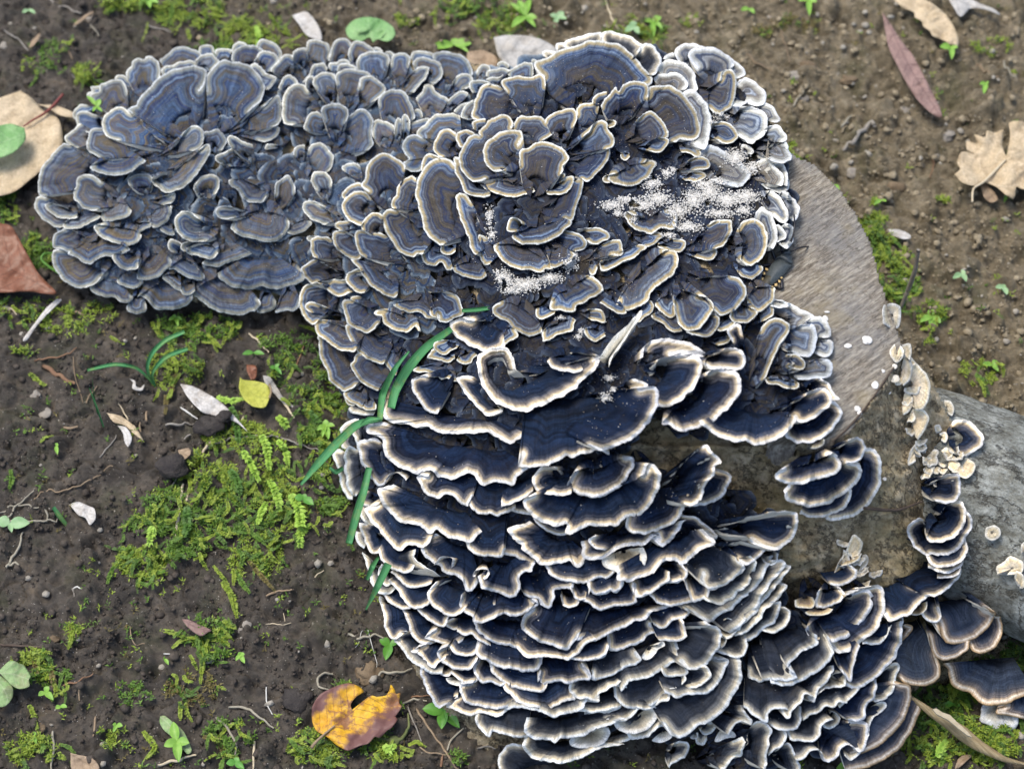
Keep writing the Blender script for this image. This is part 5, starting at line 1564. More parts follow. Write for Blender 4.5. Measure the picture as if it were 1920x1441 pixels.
blobs('fine_soil_crumbs', X, Y, pg[:, 2] + rad * 0.3, rad, MS, mi, 'fine crumbly soil covering the ground', seed=9)
# white grit in the soil
X = g1.uniform(-20, 1940, 5200); Y = g1.uniform(-10, 1460, 5200); ok = ~inpoly(MASSP, X, Y); X, Y = X[ok], Y[ok]
rad = 0.00012 + 0.00024 * g1.uniform(0, 1, len(X)) ** 3
pz = PG(X, Y, 0)[:, 2] + rad * 0.4
blobs('white_grit', X, Y, pz, rad, [M_GRITW, M_GRITT], g1.choice(2, len(X), p=[.75, .25]), 'pale sand grains scattered in the dark soil', seed=8)

# ---------------------------------------------------------------- moss
def green_mat(name, a, b, scale=400, rough=0.55, sub=0.15):
    return plain_mat(name, a, b, scale, rough, 0.2, 1500, 0.0003, 0.35, trans=sub)
MM_ = [green_mat('yellow_green_moss', (.14, .22, .022), (.32, .42, .05)), green_mat('mid_green_moss', (.065, .15, .018), (.15, .27, .035)), green_mat('dark_green_moss', (.05, .11, .02), (.10, .19, .03)), green_mat('brown_moss', (.12, .10, .03), (.19, .16, .05))]
MP = """450 870 95 80 900 0|400 950 130 60 900 1|320 1000 95 50 620 1|520 960 60 60 350 0|560 700 55 60 260 2|365 618 85 26 360 1|600 800 40 60 420 1|620 905 34 80 420 1|330 690 55 45 220 0|55 580 60 22 140 0|120 610 45 20 90 0|55 475 45 40 300 1|20 385 26 24 160 1
355 25 80 30 420 0|480 62 60 40 420 0|400 95 55 16 160 1|240 8 50 14 140 0|160 140 26 18 120 0|90 105 45 30 110 1|880 18 70 24 300 1|945 36 50 28 200 0|1190 62 60 30 180 0|1640 450 36 50 460 0|1672 500 42 52 360 0|1740 590 34 22 130 0|1745 650 24 16 80 0|1500 45 50 14 60 3|1690 540 34 30 160 1
1835 700 44 26 150 0|55 1245 46 34 240 0|100 1270 30 20 120 1|390 1200 50 46 260 1|360 1290 50 36 160 3|430 1385 50 36 240 1|600 1400 60 34 300 0|720 1402 42 24 220 0|60 1405 50 26 180 0|1800 1262 70 50 620 2|1760 1325 60 50 520 2|1850 1385 70 45 620 0|1895 1300 40 50 420 2|1750 1405 40 26 280 0|1895 1230 30 30 120 2|645 1290 16 12 50 1|250 1300 40 30 60 1|1480 285 12 20 90 0|1502 300 14 12 60 0
270 1050 50 40 300 0|480 1050 50 50 260 0|215 1385 40 20 90 0|1300 42 26 10 40 0|1440 60 30 12 40 3|760 40 24 12 60 0|1860 90 40 20 60 0|660 420 1 1 1 0|140 1190 14 30 60 0|30 660 24 10 40 0|530 640 50 20 80 1|640 740 30 36 200 1|160 590 60 20 90 0|1770 380 14 10 30 0|1640 378 10 8 20 0|1500 1441 1 1 1 0|860 1420 20 14 30 1|1700 1390 16 26 120 0"""
tx, ty, tk = [], [], []
for e in MP.replace('\n', '|').split('|'):
    cx, cy, rx, ry, n, kd = [float(v) for v in e.split()]
    n = int(n * 1.15)
    a = g1.uniform(0, 6.28, n); q = g1.uniform(0, 1, n) ** 0.55
    x = cx + rx * q * np.cos(a); y = cy + ry * q * np.sin(a)
    k_ = fbm(x / 16, y / 16, 55, 3) > 0.50
    tx.append(x[k_]); ty.append(y[k_]); tk.append(np.full(k_.sum(), int(kd)))
# thin scatter everywhere
n = 2600; x = g1.uniform(0, 1920, n); y = g1.uniform(0, 1441, n); k_ = (fbm(x / 60, y / 60, 155, 3) > 0.53)
tx.append(x[k_]); ty.append(y[k_]); tk.append(g1.choice([0, 1, 3], k_.sum()))
tx = np.concatenate(tx); ty = np.concatenate(ty); tk = np.concatenate(tk)
ok = ~inpoly(MASSP, tx, ty); tx, ty, tk = tx[ok], ty[ok], tk[ok]
tk = np.where(g1.uniform(0, 1, len(tk)) < 0.32, g1.integers(0, 3, len(tk)), tk)
def leaflets(base, dirv, upv, length, width, curl):
    """diamond leaves: base (n,3), dirv (n,3) unit, side vector from cross"""
    side = np.cross(dirv, upv); side /= np.linalg.norm(side, axis=1)[:, None] + 1e-9
    L = length[:, None]; Wd = width[:, None]
    mid = base + dirv * L * 0.45 + upv * (curl * length)[:, None] * 0.2
    tip = base + dirv * L - upv * (curl * length)[:, None] * 0.15
    V = np.stack([base, mid + side * Wd, tip, mid - side * Wd], 1)
    F = np.arange(len(base))[:, None] * 4 + np.arange(4)[None]
    return V.reshape(-1, 3), F
K = 8
bp = PG(tx, ty, 0.0); nT = len(tx); hgt = g1.uniform(0.0003, 0.0026, nT)
ang = (g1.uniform(0, 6.28, nT)[:, None] + np.arange(K)[None] * 2.4).ravel(); el = g1.uniform(0.1, 1.1, nT * K)
dv = np.stack([np.cos(ang) * np.cos(el), np.sin(ang) * np.cos(el), np.sin(el)], -1)
b3 = np.repeat(bp, K, 0); b3[:, 2] += (hgt[:, None] * g1.uniform(0.0, 1, (nT, K))).ravel()
b3[:, :2] += g1.normal(0, 0.0007, (nT * K, 2))
V, F = leaflets(b3, dv, np.tile([0, 0, 1.0], (nT * K, 1)), g1.uniform(0.0009, 0.0036, nT * K), g1.uniform(0.00018, 0.0005, nT * K), g1.uniform(0, 1, nT * K))
VS, FS, MSx = [V], [F], [np.repeat(tk, K)]; off = len(V)
# trailing feathery shoots
def shoot(pp, lw, kind, dz=0.0012):
    global off
    pp = catmull(pts2(pp), 3.0); pp = resample(pp, max(6, int(arclen(pp)[-1] / 2.2)))
    c = PG(pp[:, 0], pp[:, 1], dz + 0.0004); T = np.gradient(c, axis=0); T /= np.linalg.norm(T, axis=1)[:, None] + 1e-9
    nn = len(c); tp = np.sin(np.linspace(0.25, 1, nn) ** 1.0 * math.pi * 0.92) * 0.7 + 0.35
    out = []
    for sgn in (-1, 1, -0.5, 0.5):
        up = np.tile([0, 0, 1.0], (nn, 1)); sd = np.cross(T, up) * sgn
        d = T * 0.75 + sd * 0.9 + up * g1.uniform(0, 0.7, nn)[:, None]; d /= np.linalg.norm(d, axis=1)[:, None]
        out.append(leaflets(c, d, up, lw * tp * g1.uniform(.8, 1.2, nn), lw * 0.24 * tp, g1.uniform(0, 1, nn)))
    V = np.vstack([o[0] for o in out]); F = np.vstack([o[1] + i * nn * 4 for i, o in enumerate(out)])
    return V, F
SH = """225 1050 210 1070 202 1092|275 1040 283 1070 287 1102|245 1020 228 1045 215 1062|400 1060 425 1095 440 1150|440 1070 455 1095 467 1110|465 1050 490 1080 515 1107|415 1090 437 1120 444 1157|300 1180 330 1188 345 1195|322 1215 345 1198 380 1195|378 1200 380 1240 376 1280|395 1200 420 1200 430 1212|137 1170 135 1195 128 1215|55 1320 65 1345 70 1368|95 1250 100 1275 105 1295|80 1220 65 1235 70 1262|20 880 22 900 18 915|75 830 85 820 100 818|55 700 72 715 85 722|206 630 220 640 232 645|340 680 355 690 380 700|310 740 312 760 310 775|330 700 322 730 313 755|380 1380 410 1390 420 1420|560 1390 590 1400 615 1395|268 1370 290 1400 275 1420|480 1040 500 1060 495 1075|330 1020 320 1050 330 1065|1625 440 1640 425 1650 415|1640 470 1660 455 1665 440|1660 500 1680 490 1690 478|1790 1260 1800 1290 1790 1310|1840 1370 1870 1400 1900 1410|1890 1290 1880 1330 1900 1360|660 1000 655 1015 662 1030|620 860 610 880 622 905|560 610 590 620 600 640"""
for e in SH.split('|'):
    V, F = shoot(e, g1.uniform(0.0016, 0.0024), 0)
    kd = int(g1.choice([0, 0, 1, 3]))
    VS.append(V); FS.append(F + off); MSx.append(np.full(len(F), kd)); off += len(V)
for e in MP.replace('\n', '|').split('|'):
    cx, cy, rx, ry, n, kd = [float(v) for v in e.split()]
    if n < 100: continue
    for _ in range(int(n / 17)):
        a0 = g1.uniform(0, 6.28); q0 = math.sqrt(g1.uniform(0, 1.25)); x0 = cx + rx * q0 * math.cos(a0); y0 = cy + ry * q0 * math.sin(a0)
        if inpoly(MASSP, np.array([x0]), np.array([y0]))[0]: continue
        an = g1.normal(1.3, 1.0); ln_ = g1.uniform(14, 38); b0 = g1.normal(0, 0.4)
        V, F = shoot(f"{x0} {y0} {x0 + ln_ * .5 * math.cos(an)} {y0 + ln_ * .5 * math.sin(an)} {x0 + ln_ * math.cos(an + b0)} {y0 + ln_ * math.sin(an + b0)}", g1.uniform(0.0011, 0.0021), 0, g1.uniform(.0012, .004))
        VS.append(V); FS.append(F + off); MSx.append(np.full(len(F), int(g1.choice([0, 0, 0, 1, 1, 2])))); off += len(V)
moss = fastmesh('moss', np.vstack(VS), np.vstack(FS), MM_, None, True, None, np.concatenate(MSx))
tag(moss, 'green and yellow moss creeping over the damp soil', kind='stuff')
M_SPIKE = green_mat('bright_spikemoss', (.22, .42, .045), (.42, .62, .10)); M_SPIKED = green_mat('deep_spikemoss', (.05, .13, .022), (.10, .21, .035))
FR = [("432 762 442 790 448 830", .0031, 1, 'dark green spikemoss frond just under the yellow-green leaf'), ("405 745 430 752 455 748", .0026, 0, 'yellow-green spikemoss frond touching the yellow-green leaf'),
      ("490 815 500 840 505 878", .0031, 0, 'bright spikemoss frond in the middle of the moss patch'), ("520 825 535 845 540 872", .0027, 0, 'spikemoss frond right of the middle of the moss patch'),
      ("455 845 470 870 485 900", .0029, 0, 'yellow spikemoss frond left of the middle of the moss patch'), ("505 900 520 930 525 955", .0030, 0, 'spikemoss frond running down from the moss patch centre'),
      ("545 925 562 960 563 1022", .0036, 0, 'longest bright spikemoss frond with a pale drooping tip'), ("560 985 572 992 580 985", .0028, 0, 'side sprig of the drooping spikemoss frond'),
      ("500 940 490 962 484 980", .0027, 0, 'short yellowish spikemoss sprig left of the drooping frond'), ("430 880 445 900 450 925", .0028, 1, 'deep green spikemoss frond at the left of the moss patch'),
      ("520 780 530 790 538 800", .0032, 0, 'compact spikemoss sprig above the long grey stem'), ("285 985 284 1005 280 1020", .0030, 0, 'spikemoss sprig left of the long straw'),
      ("350 950 352 985 345 1005", .0032, 1, 'dark starry spikemoss sprig touching the long straw'), ("720 1395 728 1405 740 1398", .0030, 0, 'bright rosette of spikemoss below the yellow leaf'),
      ("482 88 486 72 480 50", .0028, 0, 'upright fern-like moss frond behind the left lobe'), ("1758 1420 1766 1400 1774 1390", .0030, 0, 'bright moss sprig below the broken cane'), ("580 770 590 785 600 792", .0026, 1, 'dark spikemoss sprig beside the left fungus tiers')]
for pth, lw, kd, lab in FR:
    V, F = shoot(pth, lw * 1.15, 0, 0.0042)
    o = fastmesh('spikemoss_frond', V, F, M_SPIKED if kd else M_SPIKE); tag(o, lab, 'moss frond', 'spikemoss fronds in the moss patch')

# ---------------------------------------------------------------- leaves
from mathutils import Vector
from mathutils.geometry import delaunay_2d_cdt
def leaf_mat(name, ca, cb, vein, spots=None, spotf=0.5, veinf=0.5, sp=6.0, rough=0.6, nscale=60):
    k = NT(name); uv = k.n('ShaderNodeUVMap'); s_ = k.n('ShaderNodeSeparateXYZ'); k.l(uv.outputs[0], s_.inputs[0])
    ps = k.pos()
    c = k.ramp(k.noise(ps, nscale, 4, 0.6), [(0.32, ca), (0.68, cb)])
    if spots: c = k.mix(k.math('MULTIPLY', k.ramp(k.noise(ps, nscale * 1.7, 5, 0.7), [(0.52, 0.0), (0.60, 1.0)]), spotf), c, spots)
    av = k.math('ABSOLUTE', s_.outputs[1])
    ph = k.math('FRACT', k.math('DIVIDE', k.math('SUBTRACT', k.math('ADD', s_.outputs[0], k.math('MULTIPLY', k.noise(ps, 130, 2), 1.2)), k.math('MULTIPLY', av, 0.75)), sp))
    lnv = k.math('LESS_THAN', k.math('ABSOLUTE', k.math('SUBTRACT', ph, 0.5)), 0.045)
    mid = k.math('LESS_THAN', av, 0.35)
    vv = k.math('MAXIMUM', lnv, mid)
    c = k.mix(k.math('MULTIPLY', vv, veinf), c, vein)
    c = k.mix(1.0, c, k.ramp(k.noise(ps, 700, 3, 0.6), [(0.3, 0.82), (0.7, 1.15)]), 'MULTIPLY')
    k.l(c, k.p.inputs['Base Color']); k.p.inputs['Roughness'].default_value = rough; k.p.inputs['Specular IOR Level'].default_value = 0.3
    k.bump(k.math('ADD', k.math('MULTIPLY', vv, 1.0), k.noise(ps, 240, 4, 0.6)), 0.5, 0.0006)
    return k.m
LM = {
 'beige': leaf_mat('beige_leaf', (.46, .36, .22), (.60, .49, .33), (.62, .52, .36), (.25, .18, .10), 0.45, 0.4, 7),
 'brown': leaf_mat('brown_leaf', (.16, .065, .035), (.24, .10, .055), (.12, .045, .025), (.30, .16, .10), 0.3, 0.5, 8, 0.4),
 'yellow': leaf_mat('yellow_leaf', (.55, .25, .015), (.68, .42, .03), (.24, .10, .04), (.20, .09, .07), 0.85, 0.6, 5, 0.5, 50),
 'lime': leaf_mat('lime_leaf', (.38, .40, .06), (.50, .50, .11), (.30, .32, .05), None, 0, 0.5, 3.5),
 'green': leaf_mat('green_leaf', (.13, .30, .09), (.24, .42, .17), (.32, .48, .25), None, 0, 0.35, 6, 0.5),
 'grey': leaf_mat('grey_leaf', (.34, .33, .30), (.50, .49, .46), (.27, .26, .24), (.40, .34, .25), 0.3, 0.5, 6),
 'white': leaf_mat('bleached_leaf', (.48, .46, .42), (.66, .65, .62), (.40, .38, .33), (.30, .25, .19), 0.5, 0.5, 4),
 'purple': leaf_mat('mauve_leaf', (.22, .14, .12), (.30, .20, .175), (.17, .10, .09), (.36, .26, .22), 0.3, 0.6, 9),
 'tan': leaf_mat('tan_leaf', (.30, .22, .14), (.42, .32, .22), (.24, .17, .10), (.2, .14, .09), 0.4, 0.5, 5),
 'pale': leaf_mat('pale_green_leaf', (.20, .32, .12), (.30, .42, .20), (.36, .42, .26), (.25, .2, .13), 0.4, 0.4, 5),
}
def leaf(name, outline, mid, mat, label, cat='leaf', curl=0.2, h0=0.0015, crop=(0, 0, 1), stem=None, stem_r=0.0006, stem_mat='tan', group=None, fold=0.0, over=None, wave=0.002):
    o_ = np.array(crop[:2]); sc_ = crop[2]
    pl = o_ + pts2(outline) / sc_; md = o_ + pts2(mid) / sc_
    pl = catmull(np.vstack([pl, pl[:1]]), 4.0)[:-1]
    x0, y0 = pl.min(0); x1, y1 = pl.max(0); stp = max(3.0, max(x1 - x0, y1 - y0) / 34)
    gx, gy = np.meshgrid(np.arange(x0 + stp / 2, x1, stp), np.arange(y0 + stp / 2, y1, stp)); gx = gx.ravel(); gy = gy.ravel()
    k_ = inpoly(pl, gx, gy) & (polydist(pl, gx, gy) > stp * 0.5)
    pts = np.vstack([pl, np.stack([gx[k_], gy[k_]], -1)])
    r = delaunay_2d_cdt([Vector(p) for p in pts.tolist()], [], [list(range(len(pl)))], 1, 1e-4)
    q = np.array([v[:] for v in r[0]]); Fc = np.array([f for f in r[2] if len(f) == 3])
    mdr = resample(catmull(md, 3), 60); d2 = ((q[:, None] - mdr[None]) ** 2).sum(-1); j = d2.argmin(1); dist = np.sqrt(d2.min(1))
    T = np.gradient(mdr, axis=0)[j]; sg = np.sign(T[:, 0] * (q - mdr[j])[:, 1] - T[:, 1] * (q - mdr[j])[:, 0])
    u = arclen(mdr)[j] * PXM * 1000; v = sg * dist * PXM * 1000
    if over is None:
        zc = PG(q[:, 0], q[:, 1])[:, 2]; zb_ = np.percentile(zc, 80) * 0.75 + zc * 0.25
    else: zb_ = over + 0 * q[:, 0]
    ww = wave * 2 * (fbm(q[:, 0] / 26, q[:, 1] / 26, len(label), 2) - 0.5)
    z = zb_ + h0 + curl * dist * PXM * (dist * PXM / 0.02) + fold * np.maximum(0, v / 1000) + ww + 0.0006 * np.abs(np.sin(u / 3.5))
    V = P(q[:, 0], q[:, 1], z)
    n = Fc.shape[0]
    nrm = np.cross(V[Fc[:, 1]] - V[Fc[:, 0]], V[Fc[:, 2]] - V[Fc[:, 0]]).sum(0)
    if nrm[2] < 0: Fc = Fc[:, ::-1]
    o = fastmesh(name, V, Fc, LM[mat] if isinstance(mat, str) else mat, None, True, np.stack([u, v], -1))
    sm = o.modifiers.new('thickness', 'SOLIDIFY'); sm.thickness = 0.00035; sm.offset = -1
    tag(o, label, cat, group)
    if stem:
        sp_ = o_ + pts2(stem) / sc_; c = catmull(sp_, 4)
        zz = np.interp(np.arange(len(c)), [0, len(c) - 1], [float(np.median(z)) + 0.0006, float(np.median(z)) + 0.001])
        V2, F2 = tube_data(P(c[:, 0], c[:, 1], zz), stem_r, 6); b = MB(); b.add(V2, F2)
        b.build('petiole', TW[stem_mat], o)
    return o
TW = {
 'tan': plain_mat('tan_twig', (.22, .16, .10), (.34, .26, .17), 200, 0.8, 0.5, 900, 0.0006),
 'straw': plain_mat('straw', (.50, .42, .28), (.64, .56, .40), 300, 0.6, 0.4, 900, 0.0004),
 'root': plain_mat('pale_root', (.26, .24, .18), (.40, .37, .29), 200, 0.8, 0.5, 900, 0.0006),
 'dark': plain_mat('dark_twig', (.06, .045, .035), (.12, .09, .07), 200, 0.8, 0.5, 900, 0.0006),
 'grey': plain_mat('grey_stem', (.22, .20, .17), (.34, .32, .28), 200, 0.8, 0.5, 900, 0.0006),
 'olive': plain_mat('olive_root', (.12, .15, .05), (.20, .22, .09), 200, 0.7, 0.5, 900, 0.0006),
 'red': plain_mat('red_stalk', (.17, .04, .045), (.26, .09, .06), 200, 0.6, 0.4, 900, 0.0004),
 'white': plain_mat('white_root', (.55, .55, .50), (.70, .70, .66), 200, 0.7, 0.4, 900, 0.0004),
 'rust': plain_mat('rusty_stick', (.18, .10, .06), (.28, .17, .10), 200, 0.8, 0.5, 900, 0.0006),
 'gr': green_mat('grass_stalk', (.08, .20, .03), (.14, .32, .06)),
}
_k = LM['yellow'].node_tree
_pb = _k.nodes['Principled BSDF']; _src = _pb.inputs['Base Color'].links[0].from_socket
_uv = _k.nodes.new('ShaderNodeUVMap'); _s = _k.nodes.new('ShaderNodeSeparateXYZ'); _k.links.new(_uv.outputs[0], _s.inputs[0])
_g = _k.nodes.new('ShaderNodeNewGeometry'); _n = _k.nodes.new('ShaderNodeTexNoise'); _n.inputs['Scale'].default_value = 110; _n.inputs['Detail'].default_value = 5; _k.links.new(_g.outputs['Position'], _n.inputs['Vector'])
_m1 = _k.nodes.new('ShaderNodeMath'); _m1.operation = 'MULTIPLY_ADD'; _m1.inputs[1].default_value = 22; _k.links.new(_n.outputs[0], _m1.inputs[0]); _ab = _k.nodes.new('ShaderNodeMath'); _ab.operation = 'ABSOLUTE'; _k.links.new(_s.outputs[1], _ab.inputs[0]); _k.links.new(_ab.outputs[0], _m1.inputs[2])
_r = _k.nodes.new('ShaderNodeMapRange'); _r.inputs[1].default_value = 21; _r.inputs[2].default_value = 25; _k.links.new(_m1.outputs[0], _r.inputs[0])
_mx = _k.nodes.new('ShaderNodeMix'); _mx.data_type = 'RGBA'; _k.links.new(_r.outputs[0], _mx.inputs[0]); _k.links.new(_src, _mx.inputs[6]); _mx.inputs[7].default_value = (.17, .085, .075, 1); _k.links.new(_mx.outputs[2], _pb.inputs['Base Color'])
C48 = (540, 1180, 4.8); C3a = (0, 560, 3.0); C3b = (0, 960, 3.0); CI2 = (1400, 0, 2.573)
leaf('fallen_leaf', "38 170 60 184 82 208 110 224 118 262 108 292 62 332 20 362 -40 366 -90 310 -70 230 -14 190", "92 208 40 240 -80 300", 'beige', 'large pale beige fallen leaf under a green leaf at the left edge', curl=0.10, h0=0.006, stem="118 177 100 198 84 212 62 225 44 237", stem_r=[.0010, .0011, .0007, .0005], stem_mat='red')
leaf('green_leaf', "46 240 48 262 25 286 -5 296 -50 290 -50 240 -5 236 20 232", "46 250 0 268 -50 268", 'green', 'bright green leaf lying over the large beige leaf', h0=0.020, curl=0.05)
leaf('fallen_leaf', "0 418 22 425 45 465 72 512 106 551 50 546 0 548 -60 542 -90 480 -50 424", "104 551 40 515 -80 460", 'brown', 'glossy red-brown pointed fallen leaf at the left edge', h0=0.008, curl=0.12, fold=0.15)
leaf('fallen_leaf', "320 945 250 900 215 800 225 680 290 580 400 520 480 490 560 480 640 510 682 556 610 604 566 664 574 716 612 690 742 594 800 604 880 590 912 540 925 492 962 540 970 576 1012 570 1000 660 1022 690 966 780 986 800 932 880 890 906 830 968 780 960 722 1020 640 1042 540 1084 440 1040 360 970", "330 940 480 820 600 720 740 600 900 540", 'yellow', 'bright yellow torn fallen leaf with purple-brown edges on bare soil', crop=C48, h0=0.005, curl=0.16, stem="210 1062 250 1010 320 945 420 860", stem_r=[.0010, .0007, .0005, .0004], wave=0.003)
leaf('fallen_leaf', "1350 440 1372 456 1440 462 1502 482 1522 522 1502 592 1480 612 1420 602 1370 562 1345 500", "1352 445 1420 535 1515 560", 'lime', 'small yellow-green toothed leaf above the spikemoss', crop=C3a, h0=0.008, curl=0.3, stem="1515 560 1526 520 1515 480")
leaf('fallen_leaf', "1012 478 1082 490 1162 530 1242 580 1302 640 1392 745 1330 695 1240 662 1150 642 1090 592 1048 540", "1015 480 1150 570 1390 742", 'white', 'long bleached curled leaf with a dark soil clod on it', crop=C3a, h0=0.005, curl=0.5)
leaf('fallen_leaf', "320 0 262 50 200 130 128 228 152 233 206 152 270 82 345 8", "330 5 230 110 140 230", 'white', 'narrow pale strip of dead leaf below the brown leaf', crop=C3a, h0=0.003)
leaf('fallen_leaf', "926 70 950 66 985 67 1015 74 1044 92 1052 120 1005 128 955 128 934 104", "930 98 980 96 1050 112", 'grey', 'large grey dead leaf behind the fungi near the top', h0=0.012, curl=0.15)
leaf('fallen_leaf', "876 98 905 94 932 108 928 128 896 134 876 120", "876 108 930 120", 'tan', 'tan curled dead leaf left of the grey leaf', h0=0.008, curl=0.5)
leaf('green_leaf', "699 80 692 70 676 78 656 72 648 56 660 40 684 32 714 36 736 50 741 66 728 78 708 74", "699 76 692 50 690 34", 'green', 'round scalloped green leaf above the left lobe', h0=0.016, curl=0.12)
leaf('fallen_leaf', "700 -8 760 40 808 60 812 84 846 104 852 128 884 150 900 176 940 190 985 214 1018 224 1022 190 1000 130 960 70 900 20 850 -5 780 -30", "715 -5 860 90 1015 215", 'beige', 'beige saw-toothed leaf lying at the top right', crop=CI2, h0=0.008, curl=0.2)
leaf('fallen_leaf', "655 60 684 100 742 190 802 270 872 400 932 520 942 560 915 563 860 520 800 450 740 340 690 240 668 150", "658 62 800 350 935 560", 'purple', 'long narrow mauve leaf on the dry soil', crop=CI2, h0=0.006, curl=0.35, fold=0.1)
leaf('fallen_leaf', "1003 840 1040 880 1100 896 1150 880 1205 902 1285 962 1302 902 1340 912 1420 880 1440 700 1345 592 1268 590 1272 650 1252 752 1234 700 1238 625 1200 640 1160 630 1150 662 1098 650 1112 692 1062 680 1065 722 1102 742 1040 732 1015 780 1030 815", "1250 770 1340 730 1430 700", 'beige', 'beige deeply lobed leaf at the right edge', crop=CI2, h0=0.010, curl=0.08, stem="1250 770 1150 872 1095 910 1088 975", stem_r=[.0008, .0009, .0008, .0006], stem_mat='straw', wave=0.004)
leaf('fallen_leaf', "1128 895 1150 880 1190 920 1212 960 1180 978 1145 950", "1140 890 1200 965", 'tan', 'small torn flap of tan leaf under the lobed leaf', crop=CI2, h0=0.004)
leaf('fallen_leaf', "968 -15 1030 80 1082 40 1152 46 1224 72 1190 42 1100 5 1060 -30", "990 -10 1060 20 1200 60", 'grey', 'torn grey-tan leaf at the top right edge', crop=CI2, h0=0.007)
leaf('green_leaf', "-10 895 20 862 52 835 84 836 110 850 132 856 150 880 172 920 160 942 166 976 110 992 60 966", "0 905 80 910 168 940", 'pale', 'pale green toothed leaf at the lower left edge', crop=C3b, h0=0.010, curl=0.15)
leaf('green_leaf', "-40 930 0 918 42 948 72 986 70 1042 32 1086 -10 1092 -60 1060", "-20 930 40 1030 35 1080", 'pale', 'lower pale green leaf at the lower left edge', crop=C3b, h0=0.008, curl=0.15)
leaf('fallen_leaf', "900 1145 925 1142 962 1170 1032 1230 1078 1332 1052 1356 990 1282 920 1220 898 1180", "905 1150 990 1230 1070 1345", 'pale', 'pale oval dead leaf behind the big four-leaf seedling', crop=C3b, h0=0.003, curl=0.4)
leaf('leaf_scrap', "600 640 682 660 762 722 806 795 760 762 702 712 640 692", "605 645 720 710 800 785", 'beige', 'dry tan shred of leaf right of the thin grass', crop=C3a, h0=0.004, curl=0.6)
leaf('leaf_scrap', "660 712 710 722 742 780 722 832 700 802 690 752", "665 715 715 760 720 830", 'white', 'bleached scrap below the dry tan shred', crop=C3a, h0=0.003)
leaf('leaf_scrap', "1000 850 1062 838 1072 872 1030 906 1012 880", "1005 855 1050 880", 'tan', 'small beige scrap beside the moss patch', crop=C3a, h0=0.004)
leaf('leaf_scrap', "396 1352 524 1386 556 1450 410 1450", "400 1360 540 1440", 'tan', 'straw-coloured broad scrap at the bottom edge', crop=C3b, h0=0.004, curl=0.4)
leaf('leaf_scrap', "1022 600 1060 602 1102 622 1188 660 1170 672 1130 696 1062 652", "1025 602 1100 645 1180 665", 'purple', 'grey-mauve wood chip on the bare soil', crop=C3b, h0=0.003)
leaf('leaf_scrap', "1664 430 1684 430 1704 438 1708 446 1692 448 1672 440", "1665 432 1706 445", 'white', 'small white husk right of the sawn face', h0=0.004)
leaf('leaf_scrap', "1388 370 1440 378 1442 440 1414 456 1388 402", "1400 372 1420 452", 'brown', 'dark red-brown scrap behind the yellow-green leaf', crop=C3a, h0=0.003)
leaf('leaf_scrap', "1478 430 1520 440 1560 500 1600 560 1662 610 1600 590 1540 530 1490 470", "1480 432 1570 530 1655 608", 'grey', 'grey lacy leaf remains right of the yellow-green leaf', crop=C3a, h0=0.003)
leaf('leaf_scrap', "1095 58 1152 45 1196 102 1206 152 1150 132 1120 90", "1100 58 1200 145", 'white', 'pale scrap with brown spots above the left lobe', crop=(0, 0, 2), h0=0.005)
leaf('leaf_scrap', "548 195 566 170 640 112 706 84 690 104 650 130 600 172", "550 192 640 125 700 86", 'tan', 'tan scrap at the upper left soil', crop=(0, 0, 4), h0=0.004)
leaf('leaf_scrap', "215 362 235 310 262 282 300 248 292 290 250 345", "218 360 260 300 298 250", 'tan', 'narrow pinkish scrap at the upper left', crop=(0, 0, 4), h0=0.004)
leaf('leaf_scrap', "222 146 270 148 332 152 442 195 442 226 352 208 300 172", "225 148 330 175 440 210", 'straw' if False else 'beige', 'pale strip between the beige leaf and the left lobe', crop=(0, 150, 3.2), h0=0.008)
leaf('leaf_scrap', "390 1155 440 1140 500 1165 530 1180 536 1235 505 1270 480 1230 440 1215", "395 1160 470 1190 510 1260", 'white', 'crumpled whitish scrap beside the cut green shoot', crop=C3a, h0=0.003, curl=0.5, wave=0.005)
leaf('leaf_scrap', "860 1340 905 1300 955 1290 1010 1300 955 1350 880 1420 830 1440", "850 1430 900 1360 1000 1300", 'tan', 'dry straw chip below the broken cane', crop=(1640, 1180, 5.52), h0=0.004, curl=0.4)
leaf('leaf_scrap', "730 450 748 470 742 500 770 515 800 512 812 480 790 500 765 490 760 460", "735 455 750 505 808 485", 'white', 'curled white paper-like scrap at the foot of the blade plant', crop=C3a, h0=0.004)

# ---------------------------------------------------------------- twigs, roots and straws
def twig(pth, r, mat, label, crop=(0, 0, 1), dz=0.0008, name='twig', cat='twig', zs=None, seg=6, wob=0.0):
    pp = np.array(crop[:2]) + pts2(pth) / crop[2]
    c = catmull(pp, 5)
    if wob: c = c + (np.stack([vn(np.arange(len(c)) / 3.0, 0 * c[:, 0], len(label)), vn(np.arange(len(c)) / 3.0, 0 * c[:, 0] + 9, len(label))], -1) - 0.5) * wob
    rr = (np.atleast_1d(np.asarray(r, float)) / crop[2] * PXM)
    if len(rr) == 1: rr = np.array([rr[0] * 0.8, rr[0], rr[0] * 0.95, rr[0] * 0.6])
    if zs is None: pts = PG(c[:, 0], c[:, 1], dz + rr.max() * 0.6); pts[:, 2] = np.convolve(np.pad(pts[:, 2], 3, mode='edge'), np.ones(7) / 7, 'valid')
    else: pts = P(c[:, 0], c[:, 1], np.interp(np.linspace(0, 1, len(c)), np.linspace(0, 1, len(zs)), zs))
    o = tube(name, pts, rr * (1), TW[mat], None, seg)
    return tag(o, label, cat)
